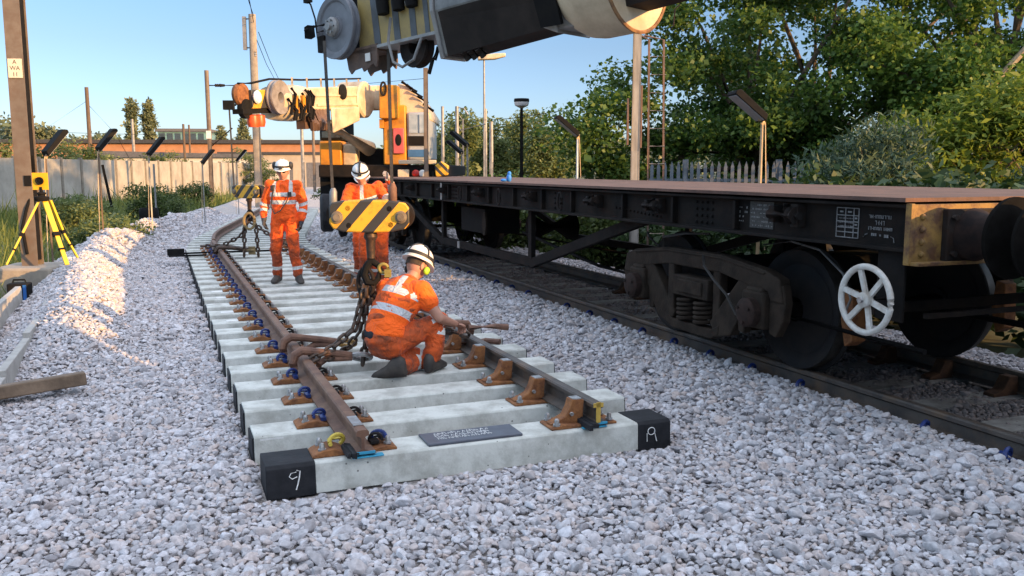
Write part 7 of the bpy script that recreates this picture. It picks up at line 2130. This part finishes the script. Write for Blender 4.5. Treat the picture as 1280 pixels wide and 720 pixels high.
# unseen and half-hidden shrubs, added with heights set to block the low sun
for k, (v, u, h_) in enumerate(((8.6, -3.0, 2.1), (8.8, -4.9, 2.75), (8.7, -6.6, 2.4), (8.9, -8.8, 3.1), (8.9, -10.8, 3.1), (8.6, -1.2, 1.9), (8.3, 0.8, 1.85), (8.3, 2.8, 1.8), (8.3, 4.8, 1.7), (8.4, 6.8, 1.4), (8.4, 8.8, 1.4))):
    p = W(v, u, -0.16)  # those along the wagon get dark leaves for the shade beneath it
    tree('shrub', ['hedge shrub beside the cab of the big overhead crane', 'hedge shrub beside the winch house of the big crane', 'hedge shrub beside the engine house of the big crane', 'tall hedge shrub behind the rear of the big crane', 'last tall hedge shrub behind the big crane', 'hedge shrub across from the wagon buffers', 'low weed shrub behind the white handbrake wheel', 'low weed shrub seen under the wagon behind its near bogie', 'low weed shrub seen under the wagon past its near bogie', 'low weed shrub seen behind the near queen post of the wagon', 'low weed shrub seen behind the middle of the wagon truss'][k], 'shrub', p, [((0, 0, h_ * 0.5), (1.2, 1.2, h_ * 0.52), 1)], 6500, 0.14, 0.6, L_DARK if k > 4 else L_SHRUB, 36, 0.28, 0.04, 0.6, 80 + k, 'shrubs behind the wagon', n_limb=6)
# birches far off to the right of the crane
for k, (x, top, Y, w_) in enumerate(((560, 150, 62, 14), (577, 142, 58, 16), (597, 138, 64, 15), (617, 146, 60, 14), (637, 150, 66, 13), (655, 140, 62, 15), (675, 137, 58, 16), (696, 150, 60, 14), (545, 178, 70, 10))):
    p = image_point(x, top, Y); h_ = p.z + 0.16; r_ = w_ / 1100 * Y
    tree('birch_tree', ['pale yellow green birch just beyond the crane', 'tall birch behind the lattice mast', 'birch behind the tall lamp standard', 'lower birch beside the short pale posts', 'thin crowned birch next to the drum headed lamp', 'birch partly behind the drum headed lamp', 'tall full birch nearest the hanging sprays', 'birch half hidden by the sprays of the leafy tree', 'small distant birch low beside the crane cab'][k], 'tree', (p.x, Y, -0.16),
         [((0, 0, h_ * 0.55), (r_, r_, h_ * 0.45), 1)], 3600, 0.24, 0.5, L_BIRCH, 40, 0.34, 0.09, 1.4, 100 + k, 'birches beyond the crane', n_limb=6)
# poplars and other trees beyond the buildings
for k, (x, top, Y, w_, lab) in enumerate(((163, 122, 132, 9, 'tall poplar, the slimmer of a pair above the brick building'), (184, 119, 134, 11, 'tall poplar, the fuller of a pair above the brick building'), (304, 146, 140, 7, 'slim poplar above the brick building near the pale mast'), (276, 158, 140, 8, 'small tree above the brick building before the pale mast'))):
    p = image_point(x, top, Y); h_ = p.z + 0.16; r_ = w_ / 1100 * Y * 0.72
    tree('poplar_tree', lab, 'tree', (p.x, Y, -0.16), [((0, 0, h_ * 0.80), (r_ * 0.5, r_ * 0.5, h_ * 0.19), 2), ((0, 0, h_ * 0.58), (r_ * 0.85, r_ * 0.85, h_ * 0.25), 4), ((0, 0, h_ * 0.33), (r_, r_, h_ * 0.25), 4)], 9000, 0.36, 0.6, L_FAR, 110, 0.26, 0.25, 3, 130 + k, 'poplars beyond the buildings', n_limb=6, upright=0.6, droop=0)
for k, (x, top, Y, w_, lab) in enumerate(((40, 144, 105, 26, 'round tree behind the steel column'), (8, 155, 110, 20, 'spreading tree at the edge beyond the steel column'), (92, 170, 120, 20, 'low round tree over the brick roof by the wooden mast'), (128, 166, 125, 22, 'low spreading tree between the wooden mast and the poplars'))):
    p = image_point(x, top, Y); h_ = p.z + 0.16; r_ = w_ / 1100 * Y
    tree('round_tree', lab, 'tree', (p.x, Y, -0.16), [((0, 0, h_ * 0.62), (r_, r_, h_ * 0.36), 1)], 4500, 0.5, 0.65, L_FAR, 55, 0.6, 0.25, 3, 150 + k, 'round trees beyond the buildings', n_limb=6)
# growth on top of / behind the concrete fence
for k, (x, Y, r_, top) in enumerate(((12, 41, 1.3, 182), (52, 44, 1.2, 184), (85, 47, 1.5, 182), (112, 50, 1.5, 186), (140, 52, 1.2, 188), (170, 57, 1.0, 192), (228, 66, 1.2, 190), (205, 62, 0.9, 194), (315, 72, 1.6, 186))):
    p = image_point(x, top, Y); h_ = p.z + 0.16
    tree('fence_bush', 'straggling bush behind the concrete fence, ' + ['at the picture edge', 'behind the steel column', 'next along from the steel column', 'below the wooden mast', 'past the wooden mast', 'before the poplars', 'under the dark posts', 'between poplars and dark posts', 'by the pale mast'][k], 'bush', (p.x - 0.6, Y, -0.16), [((0, 0, h_ * 0.6), (r_, r_, h_ * 0.42), 1)], 3800, 0.15, 0.5, L_SHRUB if k % 2 else L_BIRCH, 30, 0.26, 0.04, 0.8, 170 + k, 'bushes behind the concrete fence', n_limb=6)
# bushes between the fence and the ballast
for k, (x, yb, Y, r_, h_, lab, m_) in enumerate(((108, 300, 24, 0.85, 1.15, 'yellowish green bush below the shaded fence, nearest the tripod', L_BIRCH), (180, 280, 30, 0.75, 1.35, 'dark round bush behind the black drum', L_SHRUB), (205, 280, 33, 0.7, 1.1, 'smaller dark bush next to the one behind the drum', L_SHRUB), (243, 262, 42, 1.0, 1.2, 'dark bush beside the slim brown mast', L_SHRUB), (75, 300, 27, 0.8, 1.0, 'low bush in the grass behind the tripod', L_SHRUB), (140, 305, 21, 0.9, 0.7, 'pale straggly weed bush on the ballast edge', L_BIRCH), (335, 240, 60, 1.4, 1.8, 'bush at the end of the concrete fence', L_SHRUB), (425, 230, 40, 1.1, 1.3, 'bush in front of the warehouse beside the crane', L_SHRUB))):
    p = image_point(x, yb, Y)
    tree('bush', lab, 'bush', (p.x, Y, -0.18), [((0, 0, h_ * 0.5), (r_, r_, h_ * 0.52), 1)], 5500, 0.085, 0.55, m_, 34, 0.17, 0.02, 0.3, 200 + k, 'bushes along the ballast edge', n_limb=8, upright=0.3, droop=0)
# grass and a distant wood: nobody could count them
rng = np.random.default_rng(77)
n = 60000
Yg = 9 + 46 * rng.random(n) ** 1.6
Xg = -22 + rng.random(n) * 20
vg, ug = to_vu(Xg, Yg)
wg = vg - curve(ug)
zt = terr(vg, ug)
k = (wg < 0) & (zt < -0.13) & (np.abs(Xg) < 0.62 * Yg + 0.5) & (wg < -2.0)
Xg, Yg = Xg[k], Yg[k]; n = len(Xg)
hgt = rng.lognormal(-1.55, 0.4, n) * (0.7 + 0.8 * (vnoise(Xg, Yg, 0.6, 31) + 0.5)) * (1 + Yg / 60)
an = rng.random(n) * 6.283; wdt = 0.012 + 0.0006 * Yg
lean = rng.normal(size=(n, 2)) * 0.35
b0 = np.stack([Xg - np.cos(an) * wdt, Yg - np.sin(an) * wdt, np.full(n, -0.18)], -1); b1 = np.stack([Xg + np.cos(an) * wdt, Yg + np.sin(an) * wdt, np.full(n, -0.18)], -1)
tp_ = np.stack([Xg + lean[:, 0] * hgt, Yg + lean[:, 1] * hgt, -0.18 + hgt], -1)
verts = np.stack([b0, b1, tp_], 1).reshape(-1, 3)
o = link('grass', np_mesh('grass', verts, np.arange(n * 3).reshape(-1, 3)), L_GRASS, smooth=False); tag(o, 'rough grass between the ballast and the concrete fence', 'grass', kind='stuff')
n = 26000
Xw = rng.uniform(-190, 190, n); Yw = rng.uniform(200, 260, n); hw_ = (5.5 + 6 * (vnoise(Xw, Yw * 0.2, 0.06, 41) + 0.4) + 2 * vnoise(Xw, Yw, 0.3, 42))
pos = np.stack([Xw, Yw, np.clip(hw_, 2, None) * rng.random(n) ** 0.6], -1)
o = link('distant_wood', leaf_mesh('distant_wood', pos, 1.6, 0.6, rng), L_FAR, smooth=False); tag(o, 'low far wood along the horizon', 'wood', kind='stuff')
n = 9000
Xw = rng.uniform(0.5, 16, n); Yw = rng.uniform(13, 22, n); vv, uu = to_vu(Xw, Yw); kk = vv > 7.6; Xw, Yw = Xw[kk], Yw[kk]; n = len(Xw)
pos = np.stack([Xw, Yw, -0.16 + 0.5 * rng.random(n)], -1)
o = link('undergrowth', leaf_mesh('undergrowth', pos, 0.30, 0.15, rng, 0, 1.2), L_SHRUB, smooth=False); tag(o, 'weeds and undergrowth on the verge behind the wagon', 'undergrowth', kind='stuff')
